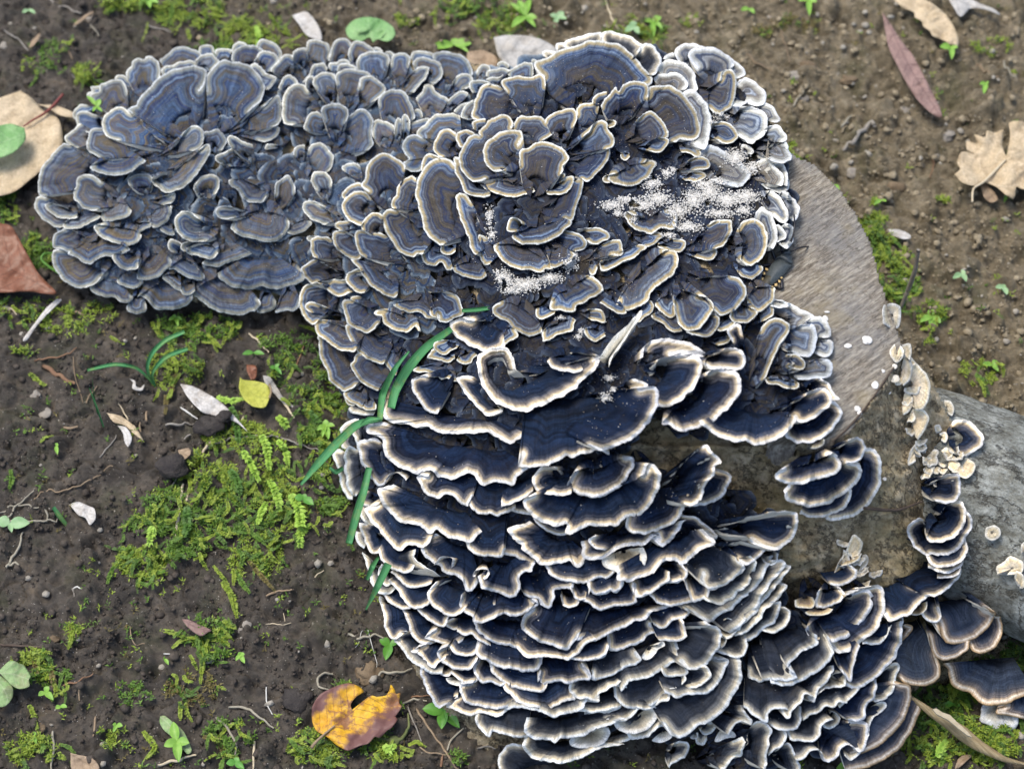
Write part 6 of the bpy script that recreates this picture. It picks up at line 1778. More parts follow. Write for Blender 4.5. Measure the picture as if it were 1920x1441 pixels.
for a in [
 ("0 1258 80 1250 200 1252 325 1240", 8, 'root', 'thick pale root ending at the cut green shoot', C3a, 'root'),
 ("0 1205 60 1170 140 1160 220 1175", 6, 'root', 'yellowish root arching over the thick root at left', C3a, 'root'),
 ("40 1232 100 1160 192 1078", 6, 'root', 'slanting root crossing the arching one at left', C3a, 'root'),
 ("190 1142 240 1085 350 1080 440 1050 540 1000 632 935", 5, 'tan', 'long thin root winding across the left soil', C3a, 'root'),
 ("250 1180 268 1215 264 1252", 6, 'root', 'short pale rootlet above the thick root', C3a, 'root'),
 ("190 350 300 330 380 310 432 275", 6, 'rust', 'brown curved twig left of the blade plant', C3a, 'twig'),
 ("1325 752 1372 660", 9, 'straw', 'short straw poking out beside the bleached leaf', C3a, 'straw'),
 ("1140 866 1246 704", 9, 'straw', 'slanting straw just below the dark clod', C3a, 'straw'),
 ("988 1340 1010 1180 1032 1040", 11, 'straw', 'long upright straw in the moss patch', C3a, 'straw'),
 ("1042 1145 1066 1078", 8, 'straw', 'short straw right of the long upright one', C3a, 'straw'),
 ("1135 862 1210 815 1330 780 1520 770 1640 800 1740 840 1815 850", 7, 'grey', 'long curved grey stem across the moss patch', C3a, 'stem'),
 ("1398 194 1455 240 1512 302", 7, 'straw', 'pale short straw below the left lobe', C3a, 'straw'),
 ("1660 400 1685 330 1716 243", 5, 'rust', 'thin reddish twig near the left tiers', C3a, 'twig'),
 ("1590 580 1652 664", 9, 'straw', 'stubby straw right of the yellow-green leaf', C3a, 'straw'),
 ("958 1142 965 1060 1024 970", 5, 'grey', 'thin grey curl above the long upright straw', C3a, 'twig'),
 ("1035 792 1098 722 1115 682", 6, 'grey', 'grey twig left of the dark clod', C3a, 'twig'),
 ("930 712 1000 702 1095 706", 8, 'grey', 'lichen-grey stick ending at the dark clod', C3a, 'twig'),
 ("1015 612 1062 640 1112 676", 6, 'white', 'white rootlet under the bleached leaf', C3a, 'root'),
 ("665 580 720 680 790 762", 4, 'straw', 'thin pale stalk over the dry tan shred', C3a, 'stalk'),
 ("560 890 610 830 655 770", 5, 'grey', 'dark grey twig below the dry scraps', C3a, 'twig'),
 ("412 322 420 430 450 520 468 590", 3, 'tan', 'hair-thin root left of the thin grass', C3a, 'root'),
 ("478 600 510 540 548 488", 5, 'tan', 'tan stalk leaning behind the thin grass', C3a, 'stalk'),
 ("360 728 400 724 438 718", 9, 'tan', 'stubby tan twig below the thin grass', C3a, 'twig'),
 ("420 75 460 85 508 90", 7, 'tan', 'short tan stick at the left below the lobe', C3a, 'twig'),
 ("50 50 75 70 100 90", 6, 'straw', 'pale splinter at the left edge', C3a, 'straw'),
 ("822 690 828 630", 8, 'tan', 'stub of straw between the dry scraps', C3a, 'straw'),
 ("790 750 788 690", 6, 'tan', 'thin straw stub by the dry tan shred', C3a, 'straw'),
 ("0 748 120 750 252 765", 8, 'dark', 'dark stick coming in from the lower left edge', C3b, 'twig'),
 ("34 310 60 270 100 210 130 110", 9, 'root', 'branching root at the left below the green leaves', C3b, 'root'),
 ("48 300 90 285 112 305", 8, 'root', 'hooked tip of the branching root', C3b, 'root'),
 ("355 975 440 945 524 908", 6, 'rust', 'reddish twig in the lower left soil', C3b, 'twig'),
 ("436 970 446 1010 448 1056", 6, 'tan', 'short upright twig in the lower left soil', C3b, 'twig'),
 ("1498 472 1560 446 1642 434", 8, 'tan', 'tan forked twig on the bare slope', C3b, 'twig'),
 ("1492 626 1560 630 1640 620", 3, 'straw', 'hair-thin pale rootlet on the bare slope', C3b, 'root'),
 ("1604 622 1600 590 1592 560", 2.5, 'straw', 'upright whisker of the pale rootlet', C3b, 'root'),
 ("1285 1095 1380 1100 1460 1150 1540 1215", 8, 'root', 'pale root left of the yellow leaf', C3b, 'root'),
 ("1212 1152 1270 1200 1330 1300 1322 1372", 8, 'root', 'bent pale root at the bottom centre left', C3b, 'root'),
 ("886 1422 990 1395 1102 1362", 9, 'straw', 'straw lying below the big four-leaf seedling', C3b, 'straw'),
 ("1432 1288 1424 1445", 8, 'straw', 'upright straw at the bottom edge left of centre', C3b, 'straw'),
 ("296 1228 300 1330 288 1445", 8, 'root', 'upright pale stalk at the bottom left', C3b, 'stalk'),
 ("540 1148 524 1262", 7, 'tan', 'short tan stick above the bottom scrap', C3b, 'twig'),
 ("1762 376 1820 324", 4, 'straw', 'tiny straw near the left tiers', C3b, 'straw'),
 ("732 640 738 700 760 740 815 742", 4, 'tan', 'looped thin root in the lower left soil', C3b, 'root'),
 ("1498 980 1500 1070 1530 1132", 4, 'white', 'fine white rootlet left of the yellow leaf', C3b, 'root'),
 ("405 430 415 450 418 480", 5, 'grey', 'short curl of grey root in the bare soil', C3b, 'root'),
 ("408 432 440 424 472 434", 5, 'white', 'pale arched rootlet in the bare soil', C3b, 'root'),
 ("920 796 970 796", 4, 'white', 'tiny white splinter in the bare soil', C3b, 'splinter'),
 ("742 1004 770 970 790 938", 5, 'dark', 'small black twig in the bare soil', C3b, 'twig'),
 ("545 45 650 75 720 60 790 40 858 78", 13, 'root', 'pale wavy root pointing at the three-leaf seedling', C48, 'root'),
 ("808 422 860 388 960 385 1060 372 1114 348", 13, 'root', 'pale knobby root below the lower left tiers', C48, 'root'),
 ("405 402 330 388 275 430 268 490 330 530 402 545", 12, 'root', 'hook-shaped root above the yellow leaf', C48, 'root'),
 ("1018 672 1110 640 1200 622 1246 642", 11, 'root', 'root between the yellow leaf and the tiers', C48, 'root'),
 ("1106 612 1200 590 1292 596", 8, 'rust', 'brown rootlet above the one touching the yellow leaf', C48, 'root'),
 ("1155 712 1300 930 1420 1100 1540 1275", [11, 11, 10, 9], 'tan', 'long straight dry stalk at the bottom centre', C48, 'stalk'),
 ("1186 1060 1270 1100 1420 1122", 9, 'tan', 'tan twig crossing the long dry stalk', C48, 'twig'),
 ("1430 1090 1470 990 1560 905 1612 795", 10, 'root', 'root running up right of the long dry stalk', C48, 'root'),
 ("1078 690 1140 850 1204 1002", 9, 'grey', 'grey root left of the long dry stalk', C48, 'root'),
 ("1376 1235 1396 1120", 13, 'rust', 'brown stub under the crossing stalks', C48, 'twig'),
 ("1705 1060 1780 1052 1870 1066", 10, 'grey', 'flat grey twig right of the long dry stalk', C48, 'twig'),
 ("720 0 750 120 800 300 784 352", 4, 'white', 'thin white root hanging below the tiers', C48, 'root'),
 ("668 0 640 90 608 165", 3, 'white', 'second thin hanging root below the tiers', C48, 'root'),
 ("620 588 540 650 462 728", 14, 'grey', 'blurred grey stick on the dry soil right of the crown', CI2, 'twig'),
 ("226 512 250 470 278 436", 7, 'root', 'pale twig on the dry soil beside the crown', CI2, 'twig'),
 ("455 612 480 585 508 560", 8, 'root', 'pale forked splinter on the dry soil', CI2, 'splinter'),
 ("896 750 900 800 884 856", 4, 'rust', 'reddish needle on the dry soil', CI2, 'twig'),
 ("1086 325 1150 338 1212 374", 5, 'tan', 'tan twig above the lobed leaf', CI2, 'twig'),
 ("1240 296 1262 340 1302 382", 7, 'root', 'pale bent scrap above the lobed leaf', CI2, 'twig'),
 ("100 75 160 140 208 300", 4, 'tan', 'thin stem at the top right of the crown', CI2, 'twig'),
 ("0 262 60 310 140 350", 4, 'tan', 'fine twig along the dry soil behind the crown', CI2, 'twig'),
 ("905 0 930 90 1002 222", 9, 'straw', 'pale stem standing behind the crown', (900, 0, 3.84), 'stalk'),
 ("372 0 430 40 520 72 610 96", 10, 'grey', 'grey twig at the top left', (0, 0, 4), 'twig'),
 ("30 228 130 290 214 384", 9, 'grey', 'grey twig at the far upper left', (0, 0, 4), 'twig'),
 ("1088 185 1150 215 1220 215 1284 246", 7, 'grey', 'wavy grey root above the left lobe', (0, 0, 4), 'root'),
 ("676 188 720 230 742 276", 6, 'root', 'small pale hooked twig at the upper left', (0, 0, 4), 'twig'),
 ("512 380 530 410 546 444", 5, 'tan', 'short thin twig above the left lobe', (0, 0, 4), 'twig'),
 ("534 552 556 580 574 606", 6, 'grey', 'short grey twig by the lobe', (0, 0, 4), 'twig'),
 ("78 484 104 500 140 520", 5, 'rust', 'dark twig between the beige and brown leaves', (0, 200, 1), 'twig'),
]:
    twig(a[0], a[1], a[2], a[3], a[4], name=('root' if a[5] == 'root' else 'straw' if a[5] == 'straw' else 'dry_stalk' if a[5] in ('stalk', 'stem') else 'twig'), cat=a[5], wob=1.2)
o = twig("380 700 480 775 600 865 760 965 900 1065 1050 1180 1200 1265 1350 1340 1546 1385", [18, 44, 66, 72, 70, 62, 54, 34, 12], 'straw', 'broken tan cane lying over moss at the lower right', (1640, 1180, 5.52), name='broken_cane', cat='cane', zs=[.026, .024, .020, .017, .014, .012, .010, .008, .006], seg=16)
kk = NT('cane_fibre'); ps = kk.pos(); mp = kk.n('ShaderNodeMapping'); mp.vector_type = 'TEXTURE'; mp.inputs['Rotation'].default_value = (0, 0, math.radians(-38)); mp.inputs['Scale'].default_value = (1, 1 / 12.0, 1); kk.l(ps, mp.inputs[0])
fbn = kk.noise(mp.outputs[0], 90, 5, 0.7)
cc = kk.ramp(fbn, [(0.3, (.22, .16, .075)), (0.5, (.36, .28, .15)), (0.7, (.50, .41, .25))]); cc = kk.mix(kk.math('MULTIPLY', kk.ramp(kk.noise(ps, 60, 4, .7), [(.5, 0.0), (.65, 1.0)]), .5), cc, (.16, .13, .07))
kk.l(cc, kk.p.inputs['Base Color']); kk.bump(fbn, 0.8, 0.001); kk.p.inputs['Roughness'].default_value = .7
o.data.materials[0] = kk.m
flap = MB(); e = pts2("600 820 640 812 700 852 780 880 860 960 940 1030 1010 1110 960 1090 880 1030 760 930 640 870") / 5.52 + [1640, 1180]
zz = np.interp(e[:, 0], [1748, 1825], [.0335, .0225]); Vf = P(e[:, 0], e[:, 1], zz)
Vf2 = Vf.copy(); Vf2[:, 2] -= .0012; nE = len(e)
flap.add(np.vstack([Vf, Vf2]), [[i, (i + 1) % nE, nE + (i + 1) % nE, nE + i] for i in range(nE)]); flap.F.append(list(range(nE - 1, -1, -1))); flap.M.append(0)
flap.build('peeling_skin', TW['straw'], o, False)
twig("1620 952 1680 956 1728 940", 3.2, 'dark', 'thin dark twig stuck across the side of the stump', name='twig', zs=[float(topz(1620, 952)) + .0006, float(topz(1680, 956)) + .004, float(topz(1728, 940)) + .002])
twig("1722 468 1716 505 1704 540 1688 578", [4, 5, 5, 4], 'grey', 'upright blurred twig beyond the sawn face', name='twig', zs=[.05, .035, .018, .004])
# knob on an olive root beside the yellow leaf
o = twig("770 992 860 985 900 990 1000 985 1065 930 1088 850 1080 755", [12, 16, 20, 18, 15, 12, 7], 'olive', 'olive-green root with a round knob by the yellow leaf', C48, name='root', cat='root', seg=8)
def ball(name, px, py, r, mat, parent=None, flat=0.7, dz=0.0, label=None, cat=None, seed=0, rough=0.12, z=None, ry=None, group=None):
    import bmesh
    bm = bmesh.new(); bmesh.ops.create_icosphere(bm, subdivisions=3, radius=1); bv = np.array([v.co[:] for v in bm.verts]); bf = np.array([[v.index for v in f.verts] for f in bm.faces]); bm.free()
    n_ = 1 + rough * 2 * (fbm(bv[:, 0] * 1.3 + seed, bv[:, 1] * 1.3 + bv[:, 2] * 1.7, seed + 3, 3) - 0.5)
    c = P(px, py, z) if z is not None else PG(float(px), float(py), dz)
    V = c + bv * n_[:, None] * np.array([r, ry or r, r * flat]) * PXM
    o = fastmesh(name, V, bf, mat)
    if parent: attach(o, parent)
    if label: tag(o, label, cat, group)
    return o
ball('knob', 739, 1388, 10, TW['olive'], o, 0.7, 0.001)
MCL = plain_mat('dark_clod', (.030, .026, .026), (.075, .066, .058), 120, 0.75, 1.0, 500, 0.002)
MST = plain_mat('pale_stone', (.22, .20, .17), (.36, .33, .28), 200, 0.8, 0.7, 700, 0.001)
MSB = plain_mat('brown_stone', (.14, .10, .06), (.25, .19, .12), 150, 0.8, 0.8, 600, 0.0015)
for i, (x, y, r, ry, mt, lb) in enumerate([
 (393, 797, 27, 22, MCL, 'black soil clod lying on the bleached leaf'), (420, 782, 14, 12, MCL, 'smaller dark clod against the bleached leaf'), (318, 872, 30, 26, MCL, 'big dark soil clod left of the moss patch'),
 (359, 764, 6, 6, MST, 'small round pebble above the black clod'), (150, 778, 1, 1, None, ''), (66, 742, 12, 12, MST, 'grey stone below the brown leaf tip'), (690, 1258, 26, 24, MSB, 'large brown lump of soil above the yellow leaf'),
 (462, 1170, 8, 8, MST, 'pale pebble on the bare slope'), (452, 1182, 6, 6, MST, 'smaller pebble beside the pale one'), (12, 578, 12, 10, MST, 'grey stone at the left edge'), (100, 1200, 13, 9, MSB, 'mossy brown lump at the end of the dark stick'), (390, 1232, 14, 11, MST, 'grey-brown stone under the trailing moss'),
 (170, 37, 12, 8, MST, 'light flat stone at the upper left'), (8, 86, 12, 9, MST, 'grey stone at the far upper left edge'), (1490, 142, 17, 12, MST, 'rounded tan stone right of the crown'), (1505, 185, 12, 9, MST, 'tan stone below the larger one right of the crown'), (1615, 185, 20, 12, MST, 'flat tan stone left of the mauve leaf'), (1695, 205, 17, 14, MST, 'tan lump beside the mauve leaf tip'), (1770, 255, 22, 18, MST, 'big tan clod under the mauve leaf'), (1600, 325, 16, 14, MST, 'ragged tan clod above the sawn face'), (1808, 95, 8, 7, MST, 'small tan stone by the toothed leaf'), (1515, 125, 20, 12, MSB, 'brown clod behind the crown at right'), (1590, 150, 20, 14, MSB, 'brown clod left of the mauve leaf'), (1680, 350, 20, 12, MSB, 'brown clod in the open dry soil'), (125, 760, 1, 1, None, ''), (560, 1310, 30, 24, MCL, 'dark smooth clod left of the yellow leaf'), (130, 1290, 1, 1, None, ''), (75, 1365, 9, 8, MSB, 'reddish pebble near the bottom left'), (250, 1310, 16, 14, MCL, 'dark clod in the lower left soil')]):
    if mt: ball('stone' if mt is not MCL else 'soil_clod', x, y, r, mt, None, 0.5, -0.001 if i > 2 else 0.006, lb, 'stone' if mt is not MCL else 'clod', seed=i * 7 + 1, rough=0.6, ry=ry)
o = ball('seed_disc', 84, 774, 13, MST, None, 0.3, 0.001, 'round flat tan disc with a ring on the soil', 'disc', 5, 0.08)

# ---------------------------------------------------------------- seedlings
ML = {'b': green_mat('seedling_leaf', (.16, .34, .045), (.26, .46, .08), 250, 0.45), 'd': green_mat('dark_seedling_leaf', (.07, .22, .03), (.12, .32, .05), 250, 0.4), 'p': green_mat('pale_seedling_leaf', (.22, .38, .17), (.32, .48, .26), 250, 0.5)}
_u = np.linspace(0, 1, 9); _w = np.sin(_u ** 0.85 * math.pi) ** 0.75; _w[0] = 0.06; _w[-1] = 0.03
LV = np.array([[x_, w_ * s_ * 0.5, 0.05 * math.sin(x_ * 3.1) + 0.10 * abs(s_) * w_] for x_, w_ in zip(_u, _w) for s_ in (-1, -.5, 0, .5, 1)])
LF = gridfaces(9, 5)
LMESH = {}
for k_, m_ in ML.items():
    o = fastmesh('leaf', LV, LF, m_); LMESH[k_] = o.data; bpy.data.objects.remove(o)
def seedling(px, py, leaves, kind, label, h=0.004, group='seedlings on the soil', z=None):
    c = P(px, py, z) if z is not None else PG(float(px), float(py), 0)
    root = empty('seedling', c, label, 'seedling', group)
    st_ = tube('stem', np.array([c, c + [0, 0, h * 0.5], c + [0.0002, 0, h]]), 0.0004, TW['gr'], root, 5)
    top = c + np.array([0.0002, 0, h]); tpx = [float(v) for v in to_px(top)]
    for dx, dy, ln, wd in leaves:         # leaf tip offset in pixels, length is implied, width in pixels
        ex, ey = px + dx, py + dy
        tip = P(ex, ey, top[2] + 0.001); v = tip - top; L = float(np.linalg.norm(v)) * ln
        lo = bpy.data.objects.new('leaf', LMESH[kind]); COL.objects.link(lo); lo.parent = root
        lo.location = (top - c).tolist()
        lo.rotation_euler = (random.uniform(-.2, .2), -math.asin(max(-1, min(1, v[2] / (np.linalg.norm(v) + 1e-9)))), math.atan2(v[1], v[0]))
        lo.scale = (L, wd * PXM, L)
    return root
for a in [
 (330, 602, [(-14, -2, 1, 9), (-6, -12, 1, 8), (12, -2, 1, 8), (4, 10, 1, 8)], 'b', 'small pale seedling just below the left lobe'),
 (476, 668, [(-22, -4, 1, 12), (20, -4, 1, 11)], 'd', 'two-leaved seedling above the yellow-green leaf'),
 (516, 696, [(-10, -8, 1, 9), (8, -14, 1, 9), (12, 6, 1, 9)], 'd', 'small seedling right of the yellow-green leaf'),
 (612, 804, [(-18, 2, 1, 12), (-2, -18, 1, 12), (16, -6, 1, 12), (4, 20, 1, 12), (-8, 16, 1, 9)], 'b', 'rosette seedling beside the left tiers'),
 (570, 940, [(-18, -8, 1, 15), (4, -14, 1, 12), (18, 6, 1, 16)], 'd', 'round-leaved seedling on the bare soil by the moss'),
 (107, 842, [(1, -12, 1, 8), (1, 10, 1, 8)], 'b', 'tiny two-leaved seedling on bare left soil'),
 (20, 988, [(-26, -14, 1, 24), (36, -8, 1, 24), (2, 10, 1, 10)], 'p', 'pale green two-leaved seedling at the left edge'),
 (86, 1302, [(-14, 2, 1, 12), (6, -16, 1, 12), (14, 10, 1, 12)], 'b', 'three-leaved seedling at the lower left'),
 (115, 1328, [(-11, 0, 1, 9), (11, -3, 1, 9)], 'b', 'two-leaved seedling below the three-leaved one'),
 (451, 1233, [(-4, -11, 1, 9), (8, -7, 1, 9), (-9, 5, 1, 8), (8, 10, 1, 9)], 'b', 'four-leaved seedling on bare soil left of centre'),
 (220, 1364, [(-9, -7, 1, 8), (10, -4, 1, 10), (-8, 8, 1, 7)], 'b', 'small seedling left of the big four-leaf one'),
 (333, 1394, [(-8, -42, 1, 18), (-26, 4, 1, 17), (22, -2, 1, 17), (2, 34, 1, 17)], 'b', 'big four-leaf seedling at the bottom left'),
 (66, 1382, [(2, -10, 1, 9), (2, 12, 1, 8)], 'b', 'small seedling by the upright pale stalk'),
 (442, 1434, [(-18, -4, 1, 14), (6, -14, 1, 14), (16, 6, 1, 12)], 'd', 'dark seedling cut by the bottom edge'),
 (731, 1213, [(-20, -14, 1, 18), (16, -10, 1, 14), (-8, 24, 1, 18)], 'd', 'three-leaved seedling beside the lower left tiers'),
 (832, 1338, [(-40, -10, 1, 26), (-4, 28, 1, 20), (30, 26, 1, 19), (30, -8, 1, 20), (4, -14, 1, 10)], 'd', 'clover-like seedling under the lowest left tiers'),
 (850, 92, [(-42, -2, 1, 22), (6, -20, 1, 18), (34, -10, 1, 24), (30, 8, 1, 12)], 'b', 'bright seedling behind the middle of the fungi'),
 (985, 40, [(-14, -40, 1, 18), (10, -44, 1, 16), (-30, -34, 1, 14), (-26, 12, 1, 20), (22, -6, 1, 18), (20, 12, 1, 12)], 'b', 'tall leafy seedling beyond the grey leaf'),
 (1045, 40, [(-14, -12, 1, 13), (12, -18, 1, 16), (18, -4, 1, 13), (-6, 12, 1, 11)], 'p', 'pale seedling right of the tall leafy one'),
 (1188, 58, [(-16, 2, 1, 17), (-4, -18, 1, 18), (10, 6, 1, 14)], 'p', 'round-leaved seedling behind the crown'),
 (1222, 48, [(-18, -10, 1, 15), (18, -16, 1, 17), (20, 8, 1, 13), (4, 22, 1, 12)], 'b', 'lime seedling behind the crown at right'),
 (1514, 8, [(-18, -6, 1, 13), (18, -4, 1, 13), (4, 22, 1, 13), (-2, -16, 1, 12)], 'b', 'bright seedling at the top edge'),
 (1403, 24, [(-14, -4, 1, 12), (12, 2, 1, 10)], 'b', 'small seedling at the top edge left of the bright one'),
 (1780, 96, [(-18, -8, 1, 17), (16, -6, 1, 14), (4, 16, 1, 13)], 'b', 'seedling at the tip of the toothed leaf'),
 (1846, 164, [(-10, -6, 1, 10), (8, -10, 1, 9), (-2, 14, 1, 11)], 'b', 'small seedling between the two beige leaves'),
 (1800, 520, [(-14, 2, 1, 12), (10, -12, 1, 14), (12, 8, 1, 12)], 'p', 'seedling on the right beyond the log'),
 (1745, 600, [(-20, 4, 1, 16), (-2, -22, 1, 15), (18, 6, 1, 16), (2, 22, 1, 15)], 'b', 'leafy seedling just beyond the bark edge'),
 (1858, 690, [(-16, -6, 1, 13), (12, -14, 1, 13), (14, 6, 1, 10)], 'b', 'seedling on the slope above the trunk'),
 (1878, 545, [(-12, -6, 1, 12), (6, -12, 1, 10), (10, 8, 1, 12)], 'p', 'pale seedling at the right edge'),
 (1562, 354, [(-10, -6, 1, 10), (12, 2, 1, 10)], 'b', 'tiny seedling at the sawn face corner'),
 (54, 26, [(-12, -1, 1, 10), (13, 1, 1, 10)], 'p', 'two-leaved sprout at the top left'),
 (1784, 1324, [(-17, -2, 1, 11), (16, -1, 1, 11)], 'd', 'two-leaved sprout in shade beside the cane'),
 (1596, 1446, [(-28, -6, 1, 26), (28, -18, 1, 16)], 'b', 'bright seedling cut by the bottom edge at right'),
 (1650, 382, [(-12, 2, 1, 9), (12, -4, 1, 9)], 'b', 'sprout on the dry soil above the white husk'),
 (1888, 370, [(-8, -20, 1, 6), (6, -24, 1, 6), (-6, 10, 1, 9), (10, 4, 1, 9)], 'b', 'grassy sprout coming up through the lobed leaf'),
 (280, 8, [(-20, 0, 1, 12), (18, -2, 1, 12), (2, 8, 1, 12)], 'b', 'lime sprout at the top left edge'),
 (310, 1240, [(-4, -8, 1, 8), (6, 6, 1, 7)], 'b', 'tiny sprout in the bare soil'),
]: seedling(*a)
zc_ = float(topz(180, 205)) + 0.0005
seedling(182, 206, [(-20, -26, 1, 10), (6, -20, 1, 13), (-8, 4, 1, 8), (10, 4, 1, 7)], 'b', 'small seedling growing out of the left lobe', 0.003, None, zc_)

# ---------------------------------------------------------------- strap-leaved plants
kk = NT('strap_blade'); uvn = kk.n('ShaderNodeUVMap'); s_ = kk.n('ShaderNodeSeparateXYZ'); kk.l(uvn.outputs[0], s_.inputs[0])
str_ = kk.noise(kk.comb(kk.math('MULTIPLY', s_.outputs[1], 9.0), kk.math('MULTIPLY', s_.outputs[0], 0.06), 0.0), 1, 3)
bc_ = kk.ramp(str_, [(0.34, (.025, .14, .045)), (0.64, (.12, .38, .15))])
bc_ = kk.mix(kk.math('MULTIPLY', kk.ramp(kk.noise(kk.pos(), 70, 4, .7), [(.52, 0.0), (.66, 1.0)]), .45), bc_, (.30, .36, .09))
kk.l(bc_, kk.p.inputs['Base Color'])
kk.p.inputs['Roughness'].default_value = 0.5; kk.p.inputs['Specular IOR Level'].default_value = 0.35
kk.bump(str_, 0.4, 0.0004); M_BLADE = kk.m
def blade(pth, w, z, parent, crop=(0, 0, 1), name='blade'):
    pp = np.array(crop[:2]) + pts2(pth) / crop[2]; c = resample(catmull(pp, 4), 30)
    zz = np.interp(np.linspace(0, 1, 30), np.linspace(0, 1, len(z)), z)
    ww = np.interp(np.linspace(0, 1, 30), np.linspace(0, 1, len(w)), w) / crop[2] / 2 * 0.74
    N = np.gradient(c, axis=0); N = np.stack([-N[:, 1], N[:, 0]], -1); N /= np.linalg.norm(N, axis=1)[:, None]
    rows = []
    for s_ in (-1, -.5, 0, .5, 1):
        q = c + N * (ww * s_)[:, None]; rows.append(P(q[:, 0], q[:, 1], zz + abs(s_) * 0.0012 * (ww / ww.max())))
    V = np.stack(rows, 1); V2 = V.copy(); V2[..., 2] -= 0.0005
    u = np.repeat(arclen(c) * PXM * 1000, 5); v = np.tile(np.array([-1, -.5, 0, .5, 1]), 30) * 3
    F = gridfaces(30, 5); n = 150
    ring = np.concatenate([np.arange(30) * 5, 145 + np.arange(1, 5), (np.arange(28, -1, -1) * 5 + 4), np.arange(3, 0, -1)])
    Fr = np.stack([ring, np.roll(ring, -1), np.roll(ring, -1) + n, ring + n], -1)
    F = np.vstack([F, F[:, ::-1] + n, Fr])
    o = fastmesh(name, np.vstack([V.reshape(-1, 3), V2.reshape(-1, 3)]), F, M_BLADE, None, True, np.stack([np.tile(u, 2), np.tile(v, 2)], -1))
    if parent: attach(o, parent)
    return o
g0 = float(PG(285., 720.)[2])
r_ = empty('strap_leaf_plant', PG(288., 724.), 'small three-bladed green plant with cut tips on bare soil', 'plant')
blade("868 488 830 440 760 385 640 368 490 400", [12, 20, 26, 26, 18], [g0, g0 + .008, g0 + .014, g0 + .012, g0 + .006], r_, C3a)
blade("872 488 828 400 852 310 930 232 1038 184", [12, 24, 34, 34, 28], [g0, g0 + .012, g0 + .022, g0 + .028, g0 + .03], r_, C3a)
blade("872 490 856 420 902 352 962 312 1056 280", [12, 22, 32, 32, 26], [g0, g0 + .010, g0 + .018, g0 + .022, g0 + .022], r_, C3a)
g0 = float(PG(190., 790.)[2])
r_ = empty('grass_tuft', PG(194., 798.), 'thin upright grass shoot left of the dry scraps', 'grass')
blade("582 720 548 622 502 500", [12, 15, 6], [g0, g0 + .012, g0 + .02], r_, C3a); blade("545 640 528 540 518 448", [6, 8, 3], [g0, g0 + .014, g0 + .024], r_, C3a)
g0 = float(PG(122., 985.)[2])
r_ = empty('cut_shoot', PG(124., 985.), 'short fat green shoot with a cut end on the thick root', 'shoot')
blade("376 1272 330 1215 300 1170", [26, 38, 28], [g0, g0 + .005, g0 + .009], r_, C3a)
r_ = empty('strap_leaf_plant', P(735, 765, float(topz(735, 765))), 'long green strap blades arching out between the fungus tiers', 'plant')
tz = lambda x, y, d: float(max(topz(x, y), topz(x + 6, y), topz(x, y + 6), topz(x - 6, y))) + d
blade("846 616 800 650 765 690 742 730 733 764", [15, 20, 24, 24, 20], [tz(846, 616, .0005), tz(800, 650, .004), tz(765, 690, .005), tz(742, 730, .005), tz(733, 764, .003)], r_)
blade("767 658 741 690 718 738 712 786", [4, 14, 18, 14], [tz(767, 658, .012), tz(741, 690, .010), tz(718, 738, .008), tz(712, 786, .003)], r_)
blade("716 786 672 794 636 826 600 864 564 908", [6, 20, 22, 20, 6], [tz(712, 788, .003), tz(672, 794, .006), tz(636, 826, .008), .022, .012], r_)
blade("712 784 690 786 676 796", [5, 13, 4], [tz(712, 788, .005), tz(690, 790, .010), tz(676, 796, .011)], r_)
blade("692 876 682 920 668 965 654 1018", [16, 19, 20, 17], [tz(692, 876, .002), tz(682, 920, .008), tz(668, 960, .010), .018], r_)
blade("866 582 895 580 924 576", [8, 10, 9], [tz(880, 580, .006)] * 3, r_)
blade("712 1040 698 1062 688 1086", [6, 14, 8], [tz(706, 1045, .006), tz(695, 1065, .008), .016], r_)
blade("728 1056 708 1098 686 1142", [20, 17, 4], [tz(720, 1062, .006), tz(705, 1100, .009), .012], r_)
blade("644 876 630 884 618 876", [10, 12, 5], [.012, .013, .012], r_)
twig("110 512 92 500 78 487 82 476 100 474", 3, 'gr', 'thin looping green stalk under the left lobe', name='grass_stalk', cat='grass', zs=[.004, .006, .008, .010, .008])

# ---------------------------------------------------------------- pale dots on the sawn face
for i, (x, y, r, ry, lb) in enumerate([(1626, 638, 8, 7, 'largest white dot on the sawn face'), (1590, 648, 6, 4, 'oval white dot left of the largest dot'), (1641, 721, 6, 6, 'cream ringed dot near the face edge'), (1678, 710, 8, 7, 'cream dot on the bark side of the face edge'), (1547, 597, 6, 5, 'white dot at the rosette edge'), (1663, 735, 6, 4, 'angular white speck on the edge crack'), (1678, 686, 5, 4, 'small white dot above the cream dot'), (1608, 766, 5, 4, 'white speck near the lower face corner'), (1612, 774, 4, 3, 'smaller white speck under the corner one'), (1656, 695, 3, 3, 'tiny white dot between the larger ones'), (1658, 897, 3, 3, 'tiny pale dot on the side wood'), (1551, 585, 5, 2, 'thin white fleck above the rosette')]):
    ball('crust_dot', x, y, r, CAPM['c'] if 'cream' in lb else M_CRUMB, None, 0.25, label=lb, cat='fungus', seed=i, rough=0.45, z=float(topz(x, y)) + .0004, ry=ry * 1.2, group='pale dots on the sawn wood')
# crack between sawn face and side wall
cr = pts2("1690 668 1668 700 1642 738 1616 772 1588 804 1560 828")
cz = zface(cr[:, 0], cr[:, 1]) + 0.0004
V, F = tube_data(P(*catmull(cr, 6).T, np.interp(np.arange(len(catmull(cr, 6))), np.linspace(0, len(catmull(cr, 6)) - 1, len(cz)), cz)), [.0002, .0005, .0003, .0006, .0004, .0003], 5)
b = MB(); b.add(V, F); b.build('edge_crack', TW['dark'], log)

